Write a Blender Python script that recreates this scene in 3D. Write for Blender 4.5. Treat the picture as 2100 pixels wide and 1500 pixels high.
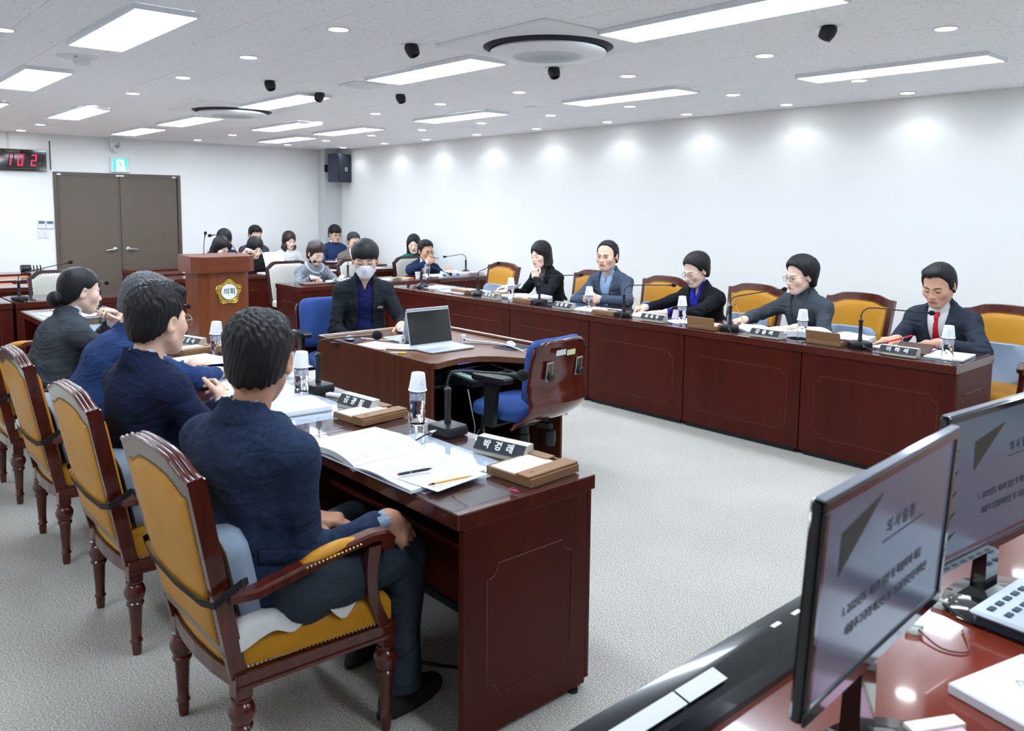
import bpy, bmesh, math, random
import numpy as np
from math import sin, cos, pi, radians as R, sqrt
from mathutils import Vector, Matrix, Euler
for o in list(bpy.data.objects): bpy.data.objects.remove(o)
SC = bpy.context.scene
COL = SC.collection
random.seed(7)
# ------------------------------------------------------------------ camera, world, exposure
CAMH = 1.66
def cam_axes(yaw, pit, rol):
    f = Vector((sin(yaw)*cos(pit), cos(yaw)*cos(pit), -sin(pit)))
    r = Vector((cos(yaw), -sin(yaw), 0)); u = r.cross(f)
    c, s = cos(rol), sin(rol)
    return r*c+u*s, -r*s+u*c, f
_r, _u, _f = cam_axes(.7225037, .101053, .0088393)
cd = bpy.data.cameras.new('camera'); cam = bpy.data.objects.new('camera', cd); COL.objects.link(cam)
M3 = Matrix((_r, _u, -_f)).transposed()
cam.matrix_world = Matrix.Translation((0, 0, CAMH)) @ M3.to_4x4()
cd.sensor_width = 36; cd.lens = 1683.6/2100*36; cd.shift_y = -(750-597.3)/2100
cd.clip_start = .05; cd.clip_end = 60
cd.dof.use_dof = True; cd.dof.focus_distance = 5.5; cd.dof.aperture_fstop = 6.3
SC.camera = cam
W = bpy.data.worlds.new('world'); SC.world = W; W.use_nodes = True
W.node_tree.nodes['Background'].inputs[0].default_value = (.75, .85, 1, 1)
W.node_tree.nodes['Background'].inputs[1].default_value = .25
SC.view_settings.view_transform = 'Standard'; SC.view_settings.look = 'None'
SC.view_settings.gamma = 1; SC.view_settings.use_curve_mapping = False
SC.view_settings.exposure = EXPOSURE = 0.85
PANEL_POWER = 13.7; DOWN_POWER = 20; SPOT_W = 3.2
CEIL = 2.63; XR = 7.25; YB = 12.95; XL = -2.6; YF = -2.6
TOP = .757
# ------------------------------------------------------------------ materials
def lin(c):
    return tuple(((v/255)/12.92 if v/255 <= .04045 else ((v/255+.055)/1.055)**2.4) for v in c)+(1,)
MATS = {}
def mat(name, col, rough=.5, metal=0, spec=.5, coat=0, emit=None, es=0, trans=0, ior=1.45, alpha=1,
        grain=None, noise=None, bump=0, bscale=200, col2=None, sheen=0, sss=0):
    """grain=(sx,sy,sz,mix): stretched noise in object space; noise=(scale,mix): mottling towards col2"""
    if name in MATS: return MATS[name]
    m = bpy.data.materials.new(name); m.use_nodes = True; nt = m.node_tree
    b = nt.nodes['Principled BSDF']; I = b.inputs
    c = lin(col)
    I['Base Color'].default_value = c; I['Roughness'].default_value = rough
    I['Metallic'].default_value = metal; I['Specular IOR Level'].default_value = spec
    I['Coat Weight'].default_value = coat; I['Coat Roughness'].default_value = .05
    I['Transmission Weight'].default_value = trans; I['IOR'].default_value = ior; I['Alpha'].default_value = alpha
    if sheen: I['Sheen Weight'].default_value = sheen
    if emit: I['Emission Color'].default_value = lin(emit); I['Emission Strength'].default_value = es
    if sss: I['Subsurface Weight'].default_value = sss; I['Subsurface Scale'].default_value = .01; I['Subsurface Radius'].default_value = (1, .4, .25)
    tc = nt.nodes.new('ShaderNodeTexCoord')
    fac = None
    if grain or noise:
        n = nt.nodes.new('ShaderNodeTexNoise'); n.inputs['Detail'].default_value = 6
        if grain:
            mp = nt.nodes.new('ShaderNodeMapping'); mp.inputs['Scale'].default_value = grain[:3]
            nt.links.new(tc.outputs['Object'], mp.inputs[0]); nt.links.new(mp.outputs[0], n.inputs[0]); n.inputs['Scale'].default_value = 1
            mx_f = grain[3]; n.inputs['Distortion'].default_value = .6
        else:
            nt.links.new(tc.outputs['Object'], n.inputs[0]); n.inputs['Scale'].default_value = noise[0]; mx_f = noise[1]
        rp = nt.nodes.new('ShaderNodeMapRange'); rp.inputs[1].default_value = .3; rp.inputs[2].default_value = .7
        rp.inputs[4].default_value = mx_f
        nt.links.new(n.outputs[0], rp.inputs[0])
        mx = nt.nodes.new('ShaderNodeMix'); mx.data_type = 'RGBA'
        mx.inputs[6].default_value = c; mx.inputs[7].default_value = lin(col2 or [v*.5 for v in col])
        nt.links.new(rp.outputs[0], mx.inputs[0]); nt.links.new(mx.outputs[2], I['Base Color'])
    if bump:
        n2 = nt.nodes.new('ShaderNodeTexNoise'); n2.inputs['Scale'].default_value = bscale; n2.inputs['Detail'].default_value = 3
        nt.links.new(tc.outputs['Object'], n2.inputs[0])
        bp = nt.nodes.new('ShaderNodeBump'); bp.inputs['Strength'].default_value = bump; bp.inputs['Distance'].default_value = .002
        nt.links.new(n2.outputs[0], bp.inputs['Height']); nt.links.new(bp.outputs[0], I['Normal'])
    MATS[name] = m; return m
RED = (76, 20, 9)
m_red = mat('mahogany', RED, .4, spec=.25, coat=0, grain=(9, 9, .9, .6), col2=(54, 13, 6))
m_redtop = mat('mahogany_top', (84, 34, 24), .22, coat=.5, grain=(1.2, 14, 9, .7), col2=(56, 22, 17))
m_line = mat('mahogany_line', (98, 38, 27), .35)
m_oak = mat('podium_wood', (124, 64, 28), .38, coat=.1, grain=(30, 30, 1.5, .7), col2=(92, 43, 17))
m_oak2 = mat('podium_wood_flat', (116, 55, 27), .35, coat=.1, grain=(2, 30, 30, .7), col2=(88, 42, 22))
m_op = mat('operator_wood', (92, 44, 24), .4, spec=.3, coat=.0, grain=(28, 28, 1.6, .8), col2=(62, 27, 14))
m_optop = mat('operator_top', (120, 78, 58), .3, coat=.2, grain=(2, 26, 26, .6), col2=(98, 60, 42))
m_chairwood = mat('chair_wood', (96, 33, 21), .25, coat=.6, grain=(20, 20, 2, .8), col2=(48, 15, 11))
m_darkwood = mat('dark_wood', (60, 27, 25), .3, coat=.4, grain=(20, 20, 2, .6), col2=(36, 16, 15))
m_yel = mat('yellow_leather', (198, 138, 34), .42, spec=.3, noise=(6, .35), col2=(168, 108, 18), bump=.12, bscale=500)
m_cream = mat('cream_fabric', (190, 187, 178), .85, noise=(90, .4), col2=(168, 165, 156), bump=.1)
m_brass = mat('aged_brass', (150, 132, 80), .3, metal=1)
m_steel = mat('steel', (190, 190, 188), .25, metal=1)
m_white = mat('white_plastic', (228, 230, 232), .4)
m_paper = mat('paper', (232, 235, 240), .8)
m_page = mat('page_edges', (205, 208, 212), .9)
m_blk = mat('black_plastic', (22, 25, 30), .38, bump=.05, bscale=900)
m_blk2 = mat('black_gloss', (8, 10, 13), .07, coat=1)
m_foam = mat('mic_foam', (14, 15, 18), .95, bump=.6, bscale=900)
m_grey = mat('grey_fabric', (150, 168, 190), .9, noise=(60, .3), col2=(132, 150, 172), bump=.1)
m_beige = mat('beige_plastic', (188, 184, 168), .5)
m_memo = mat('memo_wood', (146, 108, 72), .55, grain=(3, 20, 20, .5), col2=(120, 84, 52))
m_wall = mat('wall_paint', (243, 243, 241), .85, noise=(1.2, .25), col2=(237, 237, 235), bump=.03, bscale=60)
m_text = mat('lettering_white', (235, 238, 242), .6)
m_ink = mat('lettering_black', (30, 34, 40), .7)
m_orange = mat('orange_vinyl', (206, 116, 74), .5)
def m_color(name, c, **k): return mat(name, c, **k)
# thin clear glass / plastic: fresnel mix of transparent and glossy
def thin(name, tint, rough=.01, ior=1.5):
    m = bpy.data.materials.new(name); m.use_nodes = True; nt = m.node_tree; nt.nodes.clear()
    o = nt.nodes.new('ShaderNodeOutputMaterial'); mx = nt.nodes.new('ShaderNodeMixShader'); fr = nt.nodes.new('ShaderNodeFresnel')
    t = nt.nodes.new('ShaderNodeBsdfTransparent'); g = nt.nodes.new('ShaderNodeBsdfGlossy')
    t.inputs[0].default_value = lin(tint); g.inputs['Roughness'].default_value = rough; fr.inputs[0].default_value = ior
    ge = nt.nodes.new('ShaderNodeNewGeometry'); ml = nt.nodes.new('ShaderNodeMath'); ml.operation = 'MULTIPLY'; iv = nt.nodes.new('ShaderNodeMath'); iv.operation = 'SUBTRACT'; iv.inputs[0].default_value = 1
    nt.links.new(ge.outputs['Backfacing'], iv.inputs[1]); nt.links.new(fr.outputs[0], ml.inputs[0]); nt.links.new(iv.outputs[0], ml.inputs[1]); nt.links.new(ml.outputs[0], mx.inputs[0]); nt.links.new(t.outputs[0], mx.inputs[1]); nt.links.new(g.outputs[0], mx.inputs[2])
    nt.links.new(mx.outputs[0], o.inputs[0]); MATS[name] = m; return m
m_glass = thin('glass_sheet', (244, 248, 250), .015, 2.0)
m_lens = thin('spectacle_lens', (235, 240, 245), .02, 1.5)
m_pet = mat('clear_bottle', (250, 252, 255), .02, trans=1, ior=1.33)
# carpet
def carpet():
    m = bpy.data.materials.new('carpet'); m.use_nodes = True; nt = m.node_tree; b = nt.nodes['Principled BSDF']
    tc = nt.nodes.new('ShaderNodeTexCoord')
    def nz(s, d, sc=None):
        n = nt.nodes.new('ShaderNodeTexNoise'); n.inputs['Scale'].default_value = s; n.inputs['Detail'].default_value = d
        if sc:
            mp = nt.nodes.new('ShaderNodeMapping'); mp.inputs['Scale'].default_value = sc
            nt.links.new(tc.outputs['Object'], mp.inputs[0]); nt.links.new(mp.outputs[0], n.inputs[0])
        else: nt.links.new(tc.outputs['Object'], n.inputs[0])
        return n
    a = nz(1, 2, (150, 260, 150)); c = nz(1.1, 3); e = nz(60, 4)
    rp = nt.nodes.new('ShaderNodeValToRGB'); rp.color_ramp.elements[0].position = .36; rp.color_ramp.elements[1].position = .66
    rp.color_ramp.elements[0].color = lin((140, 136, 128)); rp.color_ramp.elements[1].color = lin((226, 223, 216))
    nt.links.new(a.outputs[0], rp.inputs[0])
    mx = nt.nodes.new('ShaderNodeMix'); mx.data_type = 'RGBA'; mx.blend_type = 'MULTIPLY'; mx.inputs[0].default_value = .28
    cr = nt.nodes.new('ShaderNodeValToRGB'); cr.color_ramp.elements[0].position = .35; cr.color_ramp.elements[1].position = .65
    cr.color_ramp.elements[0].color = (.62, .6, .56, 1)
    nt.links.new(c.outputs[0], cr.inputs[0]); nt.links.new(rp.outputs[0], mx.inputs[6]); nt.links.new(cr.outputs[0], mx.inputs[7])
    nt.links.new(mx.outputs[2], b.inputs['Base Color']); b.inputs['Roughness'].default_value = .95; b.inputs['Specular IOR Level'].default_value = .15
    bp = nt.nodes.new('ShaderNodeBump'); bp.inputs['Strength'].default_value = .5; bp.inputs['Distance'].default_value = .004
    nt.links.new(a.outputs[0], bp.inputs['Height']); nt.links.new(bp.outputs[0], b.inputs['Normal'])
    MATS['carpet'] = m; return m
m_carpet = carpet()
def ceil_mat():
    m = mat('ceiling_tile', (250, 251, 253), .9); nt = m.node_tree; b = nt.nodes['Principled BSDF']
    tc = nt.nodes.new('ShaderNodeTexCoord'); mp = nt.nodes.new('ShaderNodeMapping'); mp.inputs['Scale'].default_value = (95, 55, 60)
    gm = nt.nodes.new('ShaderNodeNewGeometry'); nt.links.new(gm.outputs['Position'], mp.inputs[0])
    v = nt.nodes.new('ShaderNodeTexNoise'); v.inputs['Scale'].default_value = 1; v.inputs['Detail'].default_value = 2; nt.links.new(mp.outputs[0], v.inputs[0])
    rp = nt.nodes.new('ShaderNodeValToRGB'); rp.color_ramp.elements[0].position = .31; rp.color_ramp.elements[1].position = .37
    rp.color_ramp.elements[0].color = lin((212, 212, 214)); rp.color_ramp.elements[1].color = lin((251, 252, 254))
    nt.links.new(v.outputs[0], rp.inputs[0]); nt.links.new(rp.outputs[0], b.inputs['Base Color']); return m
m_ceil = ceil_mat()
# ------------------------------------------------------------------ mesh builder
class MB:
    def __init__(s): s.v = []; s.f = []
    def add(s, v, f, M=None):
        n = len(s.v)
        s.v += [tuple(M @ Vector(p)) for p in v] if M is not None else [tuple(p) for p in v]
        s.f += [tuple(i+n for i in q) for q in f]; return s
    def box(s, x0, x1, y0, y1, z0, z1, b=0, M=None):
        lo = (min(x0, x1), min(y0, y1), min(z0, z1)); hi = (max(x0, x1), max(y0, y1), max(z0, z1))
        if not b:
            v = [(hi[0] if i & 1 else lo[0], hi[1] if i & 2 else lo[1], hi[2] if i & 4 else lo[2]) for i in range(8)]
            return s.add(v, [(0, 2, 3, 1), (4, 5, 7, 6), (0, 1, 5, 4), (2, 6, 7, 3), (0, 4, 6, 2), (1, 3, 7, 5)], M)
        b = min(b, *[(hi[k]-lo[k])*.49 for k in range(3)]); v = []
        for i in range(8):
            for a in range(3):
                p = []
                for k in range(3):
                    top = i >> k & 1; e = 0 if k == a else b
                    p.append(hi[k]-e if top else lo[k]+e)
                v.append(p)
        I = lambda c, a: c*3+a
        f = []
        for a in range(3):
            u, w = [k for k in range(3) if k != a]
            for t in (0, 1):
                c0 = t << a
                f.append((I(c0, a), I(c0 | 1 << u, a), I(c0 | 1 << u | 1 << w, a), I(c0 | 1 << w, a)))
        for e in range(3):
            a, c = [k for k in range(3) if k != e]
            for t in (0, 1):
                for q in (0, 1):
                    c0 = t << a | q << c; c1 = c0 | 1 << e
                    f.append((I(c0, a), I(c1, a), I(c1, c), I(c0, c)))
        f += [(I(c, 0), I(c, 1), I(c, 2)) for c in range(8)]
        return s.add(v, f, M)
    def tube(s, path, r, n=10, cap=True, M=None, flat=1, up=None):
        P = [Vector(p) for p in path]; m = len(P); rr = r if isinstance(r, (list, tuple)) else [r]*m
        t0 = (P[1]-P[0]).normalized(); a = Vector(up) if up else (Vector((0, 0, 1)) if abs(t0.z) < .9 else Vector((1, 0, 0)))
        v = []; 
        for i in range(m):
            t = (P[min(i+1, m-1)]-P[max(i-1, 0)]).normalized()
            a = (a-t*a.dot(t)).normalized(); c = t.cross(a)
            for k in range(n):
                th = 2*pi*k/n
                v.append(P[i]+(a*cos(th)*flat+c*sin(th))*rr[i])
        f = [(i*n+k, i*n+(k+1) % n, (i+1)*n+(k+1) % n, (i+1)*n+k) for i in range(m-1) for k in range(n)]
        if cap: f += [tuple(range(n))[::-1], tuple((m-1)*n+k for k in range(n))]
        return s.add(v, f, M)
    def lathe(s, prof, n=20, M=None, cap=True):
        v = [(r*cos(2*pi*k/n), r*sin(2*pi*k/n), z) for r, z in prof for k in range(n)]; m = len(prof)
        f = [(i*n+k, i*n+(k+1) % n, (i+1)*n+(k+1) % n, (i+1)*n+k) for i in range(m-1) for k in range(n)]
        if cap: f += [tuple(range(n))[::-1], tuple((m-1)*n+k for k in range(n))]
        return s.add(v, f, M)
    def prism(s, poly, z0, z1, M=None):
        n = len(poly); v = [(x, y, z0) for x, y in poly]+[(x, y, z1) for x, y in poly]
        return s.add(v, [tuple(range(n))[::-1], tuple(range(n, 2*n))]+[(i, (i+1) % n, n+(i+1) % n, n+i) for i in range(n)], M)
    def loops(s, L, M=None, cap=True, closed=True):
        n = len(L[0]); v = [p for l in L for p in l]; m = len(L)
        f = [(i*n+k, i*n+(k+1) % n, (i+1)*n+(k+1) % n, (i+1)*n+k) for i in range(m-1) for k in range(n if closed else n-1)]
        if cap: f += [tuple(range(n))[::-1], tuple((m-1)*n+k for k in range(n))]
        return s.add(v, f, M)
    def ell(s, c, r, n=12, m=8, M=None):
        v = []; f = []
        for i in range(m+1):
            ph = pi*i/m
            for k in range(n):
                th = 2*pi*k/n; v.append((c[0]+r[0]*sin(ph)*cos(th), c[1]+r[1]*sin(ph)*sin(th), c[2]+r[2]*cos(ph)))
        f = [(i*n+k, i*n+(k+1) % n, (i+1)*n+(k+1) % n, (i+1)*n+k) for i in range(m) for k in range(n)]
        return s.add(v, f, M)
    def pad(s, outline, z0, z1, dome=0, e=.012, M=None, both=False):
        """soft cushion: outline [(x,y)] star-shaped, edges rounded by e, top domed"""
        cx = sum(p[0] for p in outline)/len(outline); cy = sum(p[1] for p in outline)/len(outline)
        def lp(k, z): return [(cx+(x-cx)*k, cy+(y-cy)*k, z) for x, y in outline]
        sz = max(max(abs(p[0]-cx), abs(p[1]-cy)) for p in outline)
        top = [(1, z1-e), (1-e*.3/sz, z1-e*.35), (1-e/sz, z1), (.8, z1+dome*.5), (.55, z1+dome*.85), (.3, z1+dome*.97), (.05, z1+dome)]
        if both: bot = [(k, z0+(z1-z)) for k, z in reversed(top)]
        else: bot = [(.05, z0), (1-e/sz, z0), (1, z0+e*.5)]
        return s.loops([lp(k, z) for k, z in bot+top], M)
    def grid(s, fn, nu, nv, M=None, thick=0):
        v = [fn(i/nu, j/nv) for i in range(nu+1) for j in range(nv+1)]; w = nv+1
        f = [(i*w+j, (i+1)*w+j, (i+1)*w+j+1, i*w+j+1) for i in range(nu) for j in range(nv)]
        if thick:
            n = len(v); v2 = [(p[0], p[1], p[2]-thick) for p in v]; f2 = [tuple(k+n for k in q[::-1]) for q in f]
            rim = [i*w for i in range(nu+1)]+[nu*w+j for j in range(1, nv+1)]+[i*w+nv for i in range(nu-1, -1, -1)]+[j for j in range(nv-1, 0, -1)]
            f3 = [(rim[k], rim[(k+1) % len(rim)], rim[(k+1) % len(rim)]+n, rim[k]+n) for k in range(len(rim))]
            return s.add(v+v2, f+f2+f3, M)
        return s.add(v, f, M)
def mesh(name, mb, smooth=None, recalc=True):
    me = bpy.data.meshes.new(name); me.from_pydata([tuple(p) for p in mb.v], [], mb.f)
    bm = bmesh.new(); bm.from_mesh(me)
    bmesh.ops.remove_doubles(bm, verts=bm.verts, dist=1e-6)
    if recalc: bmesh.ops.recalc_face_normals(bm, faces=bm.faces)
    bm.to_mesh(me); bm.free()
    if smooth:
        me.shade_smooth(); me.set_sharp_from_angle(angle=R(smooth))
    return me
def obj(name, mb, m, parent=None, loc=(0, 0, 0), rot=(0, 0, 0), smooth=None):
    me = mb if isinstance(mb, bpy.types.Mesh) else mesh(name, mb, smooth)
    if m is not None and not len(me.materials): me.materials.append(m)
    o = bpy.data.objects.new(name, me); COL.objects.link(o); o.location = loc; o.rotation_euler = rot
    if parent: o.parent = parent
    return o
def tag(o, label=None, cat=None, group=None, kind=None):
    if label: o['label'] = label
    if cat: o['category'] = cat
    if group: o['group'] = group
    if kind: o['kind'] = kind
    return o
def thing(name, label, cat, loc=(0, 0, 0), rz=0, group=None):
    o = bpy.data.objects.new(name, None); COL.objects.link(o); o.location = loc; o.rotation_euler = (0, 0, rz)
    o.empty_display_size = .05
    return tag(o, label, cat, group)
def kids(o): return [c for c in KIDS.get(o.name, [])]
def dup(root, loc, rz=0, label=None, group=None, keep=None, rot=None):
    """copy a thing, its parts and their sub-parts (mesh data shared)"""
    r = root.copy(); COL.objects.link(r); r.location = loc; r.rotation_euler = rot or (0, 0, rz)
    if label: r['label'] = label
    if group: r['group'] = group
    for ch in root.children:
        if keep and not keep(ch): continue
        c = ch.copy(); COL.objects.link(c); c.parent = r
        for g in ch.children:
            d = g.copy(); COL.objects.link(d); d.parent = c
    return r
def struct(name, mb, m, label=None, smooth=None):
    o = obj(name, mb, m, smooth=smooth); o['kind'] = 'structure'
    if label: o['label'] = label
    return o
FONT = bpy.data.fonts.load('<builtin>') if '<builtin>' in [f.name for f in bpy.data.fonts] else None
def text_mesh(txt, size, name='lettering', depth=.0006, bold=0, align='CENTER', spacing=1):
    c = bpy.data.curves.new('t', 'FONT'); c.body = txt; c.size = size; c.extrude = depth; c.offset = bold
    c.align_x = align; c.align_y = 'CENTER'; c.space_character = spacing; c.resolution_u = 3
    o = bpy.data.objects.new('t', c); COL.objects.link(o)
    dg = bpy.context.evaluated_depsgraph_get(); dg.update()
    me = bpy.data.meshes.new_from_object(o.evaluated_get(dg)); me.name = name
    bpy.data.objects.remove(o); bpy.data.curves.remove(c)
    me.materials.clear(); return me
def frame(x, y, z, px, py):
    """matrix from local axes: local X -> x dir, local Y -> y dir"""
    X = Vector(px).normalized(); Y = Vector(py).normalized(); Z = X.cross(Y)
    return Matrix.Translation((x, y, z)) @ Matrix((X, Y, Z)).transposed().to_4x4()
# ------------------------------------------------------------------ room shell
struct('floor', MB().box(XL, XR, YF, YB, -.05, 0), m_carpet, 'speckled grey beige loop pile carpet')
wallb = MB()
DX0, DX1, DZ = 2.83, 4.58, 2.11
wallb.box(XL, DX0, YB, YB+.15, 0, CEIL); wallb.box(DX1, XR, YB, YB+.15, 0, CEIL); wallb.box(DX0, DX1, YB, YB+.15, DZ, CEIL)
struct('wall_back', wallb, m_wall, 'white painted back wall around the brown double door')
struct('wall_right', MB().box(XR, XR+.15, YF, YB+.15, 0, CEIL), m_wall, 'long white right wall washed by downlights')
struct('wall_left', MB().box(XL-.15, XL, YF, YB+.15, 0, CEIL), m_wall)
struct('wall_front', MB().box(XL-.15, XR+.15, YF-.15, YF, 0, CEIL), m_wall)
m_base = mat('baseboard_black', (22, 26, 30), .4)
struct('baseboard_right', MB().box(XR-.012, XR, YF, YB-.25, 0, .17, .003), m_base)
bb = MB(); bb.box(XL, DX0, YB-.012, YB, 0, .1, .003); bb.box(DX1, XR-.3, YB-.012, YB, 0, .1, .003); struct('baseboard_back', bb, m_base)
m_colm = mat('column_paint', (205, 208, 208), .8)
struct('trim_1', MB().box(XR-.33, XR, YB-.25, YB, 0, CEIL, .004), m_colm, 'pale grey boxed column in the far room corner')
struct('trim_2', MB().box(2.29, 2.32, YB-.012, YB, 2.39, CEIL, .002), mat('conduit', (215, 216, 216), .6), 'white cable duct above the wall clock')
struct('trim_3', MB().box(2.80, 2.815, YB-.005, YB, 2.13, 2.53), mat('wall_gap', (92, 84, 70), .8), 'dark brown strip of exposed joint beside the door')
# ceiling: backing slab, then tiles .6 x .3 in running bond
struct('ceiling', MB().box(XL, XR, YF, YB, CEIL+.004, CEIL+.12), mat('ceiling_backing', (120, 122, 126), .9), 'white mineral fibre tile ceiling')
ceil = bpy.data.objects['ceiling']
tl = []
nx = 0; x = XL
while x < XR-.01:
    w = min(.3, XR-x); y = YF-(.3 if nx % 2 else 0)
    while y < YB-.01:
        y0 = max(y, YF); y1 = min(y+.6, YB)
        cx, cy = x+w/2, (y0+y1)/2
        dist = math.hypot(cx, cy); fw = cx*_f.x+cy*_f.y; sd = cx*_r.x+cy*_r.y
        inview = fw > 1.2 and abs(sd) < fw*.66+.3 and CEIL-CAMH < fw*.47
        tl.append((0 if inview else 1, dist, x, w, y0, y1)); y += .6
    x += .3; nx += 1
tl.sort(); tile_me = {}
rest = MB()
for i, (iv, d, x, w, y0, y1) in enumerate(tl):
    if i < 298:
        key = (round(w, 3), round(y1-y0, 3))
        if key not in tile_me:
            tile_me[key] = mesh('ceiling_tile', MB().box(.001, w-.001, .001, y1-y0-.001, 0, .008, .0012)); tile_me[key].materials.append(m_ceil)
        obj('ceiling_tile', tile_me[key], None, ceil, (x, y0, CEIL-.004+random.uniform(0, .0012)))
    else: rest.box(x+.001, x+w-.001, y0+.001, y1-.001, CEIL-.004, CEIL+.003)
tag(obj('ceiling_tiles_far', rest, m_ceil, ceil), kind='stuff')
# double door
m_door = mat('door_steel', (104, 92, 82), .42, spec=.4, bump=.1, bscale=250, noise=(3, .3), col2=(94, 82, 72))
m_doorf = mat('door_frame_steel', (92, 80, 70), .4)
df = MB(); df.box(DX0, DX0+.045, YB-.02, YB+.1, 0, DZ, .003); df.box(DX1-.045, DX1, YB-.02, YB+.1, 0, DZ, .003); df.box(DX0+.045, DX1-.045, YB-.02, YB+.1, DZ-.045, DZ, .003)
door = struct('door_1', df, m_doorf, 'dark brown steel double door with two lever handles')
xm = (DX0+DX1)/2
for s, (a, b) in ((-1, (DX0+.05, xm-.004)), (1, (xm+.004, DX1-.05))):
    lf = MB().box(a, b, YB+.01, YB+.05, .01, DZ-.05, .003); lf.box(a if s > 0 else b-.02, a+.02 if s > 0 else b, YB+.004, YB+.012, .01, DZ-.05, .002)
    l = obj('door_leaf', lf, m_door, door)
    h = MB(); hx = xm+s*.09
    h.lathe([(.0, 0), (.034, .0), (.036, .006), (.03, .014), (.014, .018), (.014, .045), (0, .046)], 18, M=Matrix.Translation((hx, YB+.01, 1.0)) @ Matrix.Rotation(R(90), 4, 'X'))
    h.tube([(hx, YB-.035, 1.0), (hx+s*.03, YB-.037, 1.002), (hx+s*.08, YB-.035, .995), (hx+s*.13, YB-.03, .99)], [.013, .012, .009, .007], 10)
    tag(obj('lever_handle', h, m_steel, l, smooth=40), 'polished silver lever handle')
for x in (DX0+.07, DX1-.1, xm-.03, xm+.03):
    obj('hinge_plate', MB().box(x-.028, x+.028, YB-.026, YB-.016, DZ-.045, DZ-.02, .002), m_steel, door)
# ------------------------------------------------------------------ ceiling fittings
m_lit = mat('light_diffuser', (255, 255, 255), .5, emit=(228, 241, 255), es=PANEL_POWER)
m_frame = mat('light_frame', (234, 237, 241), .5)
m_bulb = mat('downlight_lens', (255, 255, 255), .5, emit=(244, 249, 255), es=DOWN_POWER)
# panels: centre x, centre y
PANELS = [(1.47, 4.88, 'large one near the top left'), (1.47, 7.3, 'left of the picture beyond the smoke detector'), (1.5, 9.75, 'cut off by the left edge'),
 (2.37, 9.65, 'above and left of the door'), (3.51, 11.4, 'touching the back wall over the exit sign'), (3.51, 9.58, 'just beyond the far round air unit'),
 (3.47, 4.81, 'between the two round air units, nearer'), (3.48, 7.17, 'beside the far round air unit'), (4.58, 9.37, 'beyond the black eyeball lamps'),
 (5.47, 11.15, 'farthest, by the column corner'), (5.41, 9.33, 'second from the far right corner'), (3.52, 2.5, 'largest, at the top right of the near air unit'),
 (5.4, 7.0, 'third from the far right corner'), (5.45, 4.72, 'right of the near air unit over the councillors'), (5.64, 2.54, 'nearest over the red tie man')]
EXTRA = [(1.47, 2.4), (1.47, 0), (3.5, 0), (5.5, 0.1), (-.6, 3.0), (-.6, 7.3), (-.6, 9.7), (1.4, 12.0)]  # assumed unseen panels; the near left one is added to brighten the floor
pr = None
for i, p in enumerate(PANELS+[(a, b, None) for a, b in EXTRA]):
    lab = 'white rectangular ceiling light, '+(p[2] or 'unseen one assumed outside the picture')
    if pr is None:
        pr = thing('ceiling_panel_light', lab, 'ceiling light', (p[0], p[1], CEIL-.032), 0, 'rectangular ceiling lights')
        fr = MB(); w, l = .16, .635
        for a, b, c, d in ((-w, w, -l, -l+.012), (-w, w, l-.012, l), (-w, -w+.012, -l+.012, l-.012), (w-.012, w, -l+.012, l-.012)): fr.box(a, b, c, d, 0, .028, .002)
        obj('frame', fr, m_frame, pr); obj('diffuser', MB().box(-w+.0125, w-.0125, -l+.0125, l-.0125, .002, .02), m_lit, pr)
    else: dup(pr, (p[0], p[1], CEIL-.032), 0, lab)
DL = [(2.33, y, 'in the line left of the near air unit') for y in (4.1, 5.27, 6.45, 7.67, 8.93)]+[(.97, 5.42, 'at the left edge of the picture'), (2.4, 11.49, 'far left by the door'), (2.4, 12.6, 'far left against the back wall')]
DL += [(4.67, y, 'in the middle line of lamps') for y in (1.84, 2.92, 4.04, 5.23, 6.34, 7.47, 8.71, 11.14, 12.41)]
DL += [(6.05, y, 'in the second line from the right wall') for y in (2.98, 4.07, 5.2, 6.28, 7.42, 8.6, 9.79, 11.05, 12.28)]
DW = [(6.95, y, 'in the line along the right wall') for y in (3.01, 4.1, 5.22, 6.3, 7.46, 8.62, 9.78, 10.87, 12.13, 1.95, .85)]
dn = None
near_words = ['nearest', 'second nearest', 'third nearest', 'fourth nearest', 'fifth nearest', 'sixth nearest', 'seventh nearest', 'eighth nearest', 'ninth nearest', 'tenth nearest', 'eleventh nearest']
cnt = {}
for (x, y, w) in sorted(DL+DW, key=lambda a: a[1]):
    k = cnt.get(w, 0); cnt[w] = k+1
    tot = sum(1 for q in DL+DW if q[2] == w)
    lab = 'small round recessed ceiling lamp '+w if tot == 1 else 'small round recessed ceiling lamp, '+near_words[k]+' '+w
    if dn is None:
        dn = thing('recessed_downlight', lab, 'ceiling light', (x, y, CEIL-.008), 0, 'round ceiling lamps')
        obj('trim_ring', MB().lathe([(.052, .0), (.066, .0), (.068, .003), (.066, .004), (.052, .004)], 28, cap=False), m_frame, dn, smooth=50)
        obj('lens', MB().lathe([(0, -.001), (.03, -.0015), (.053, .001), (.05, .004), (0, .004)], 24, cap=False), m_bulb, dn, smooth=60)
    else: dup(dn, (x, y, CEIL-.008), 0, lab)
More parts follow.
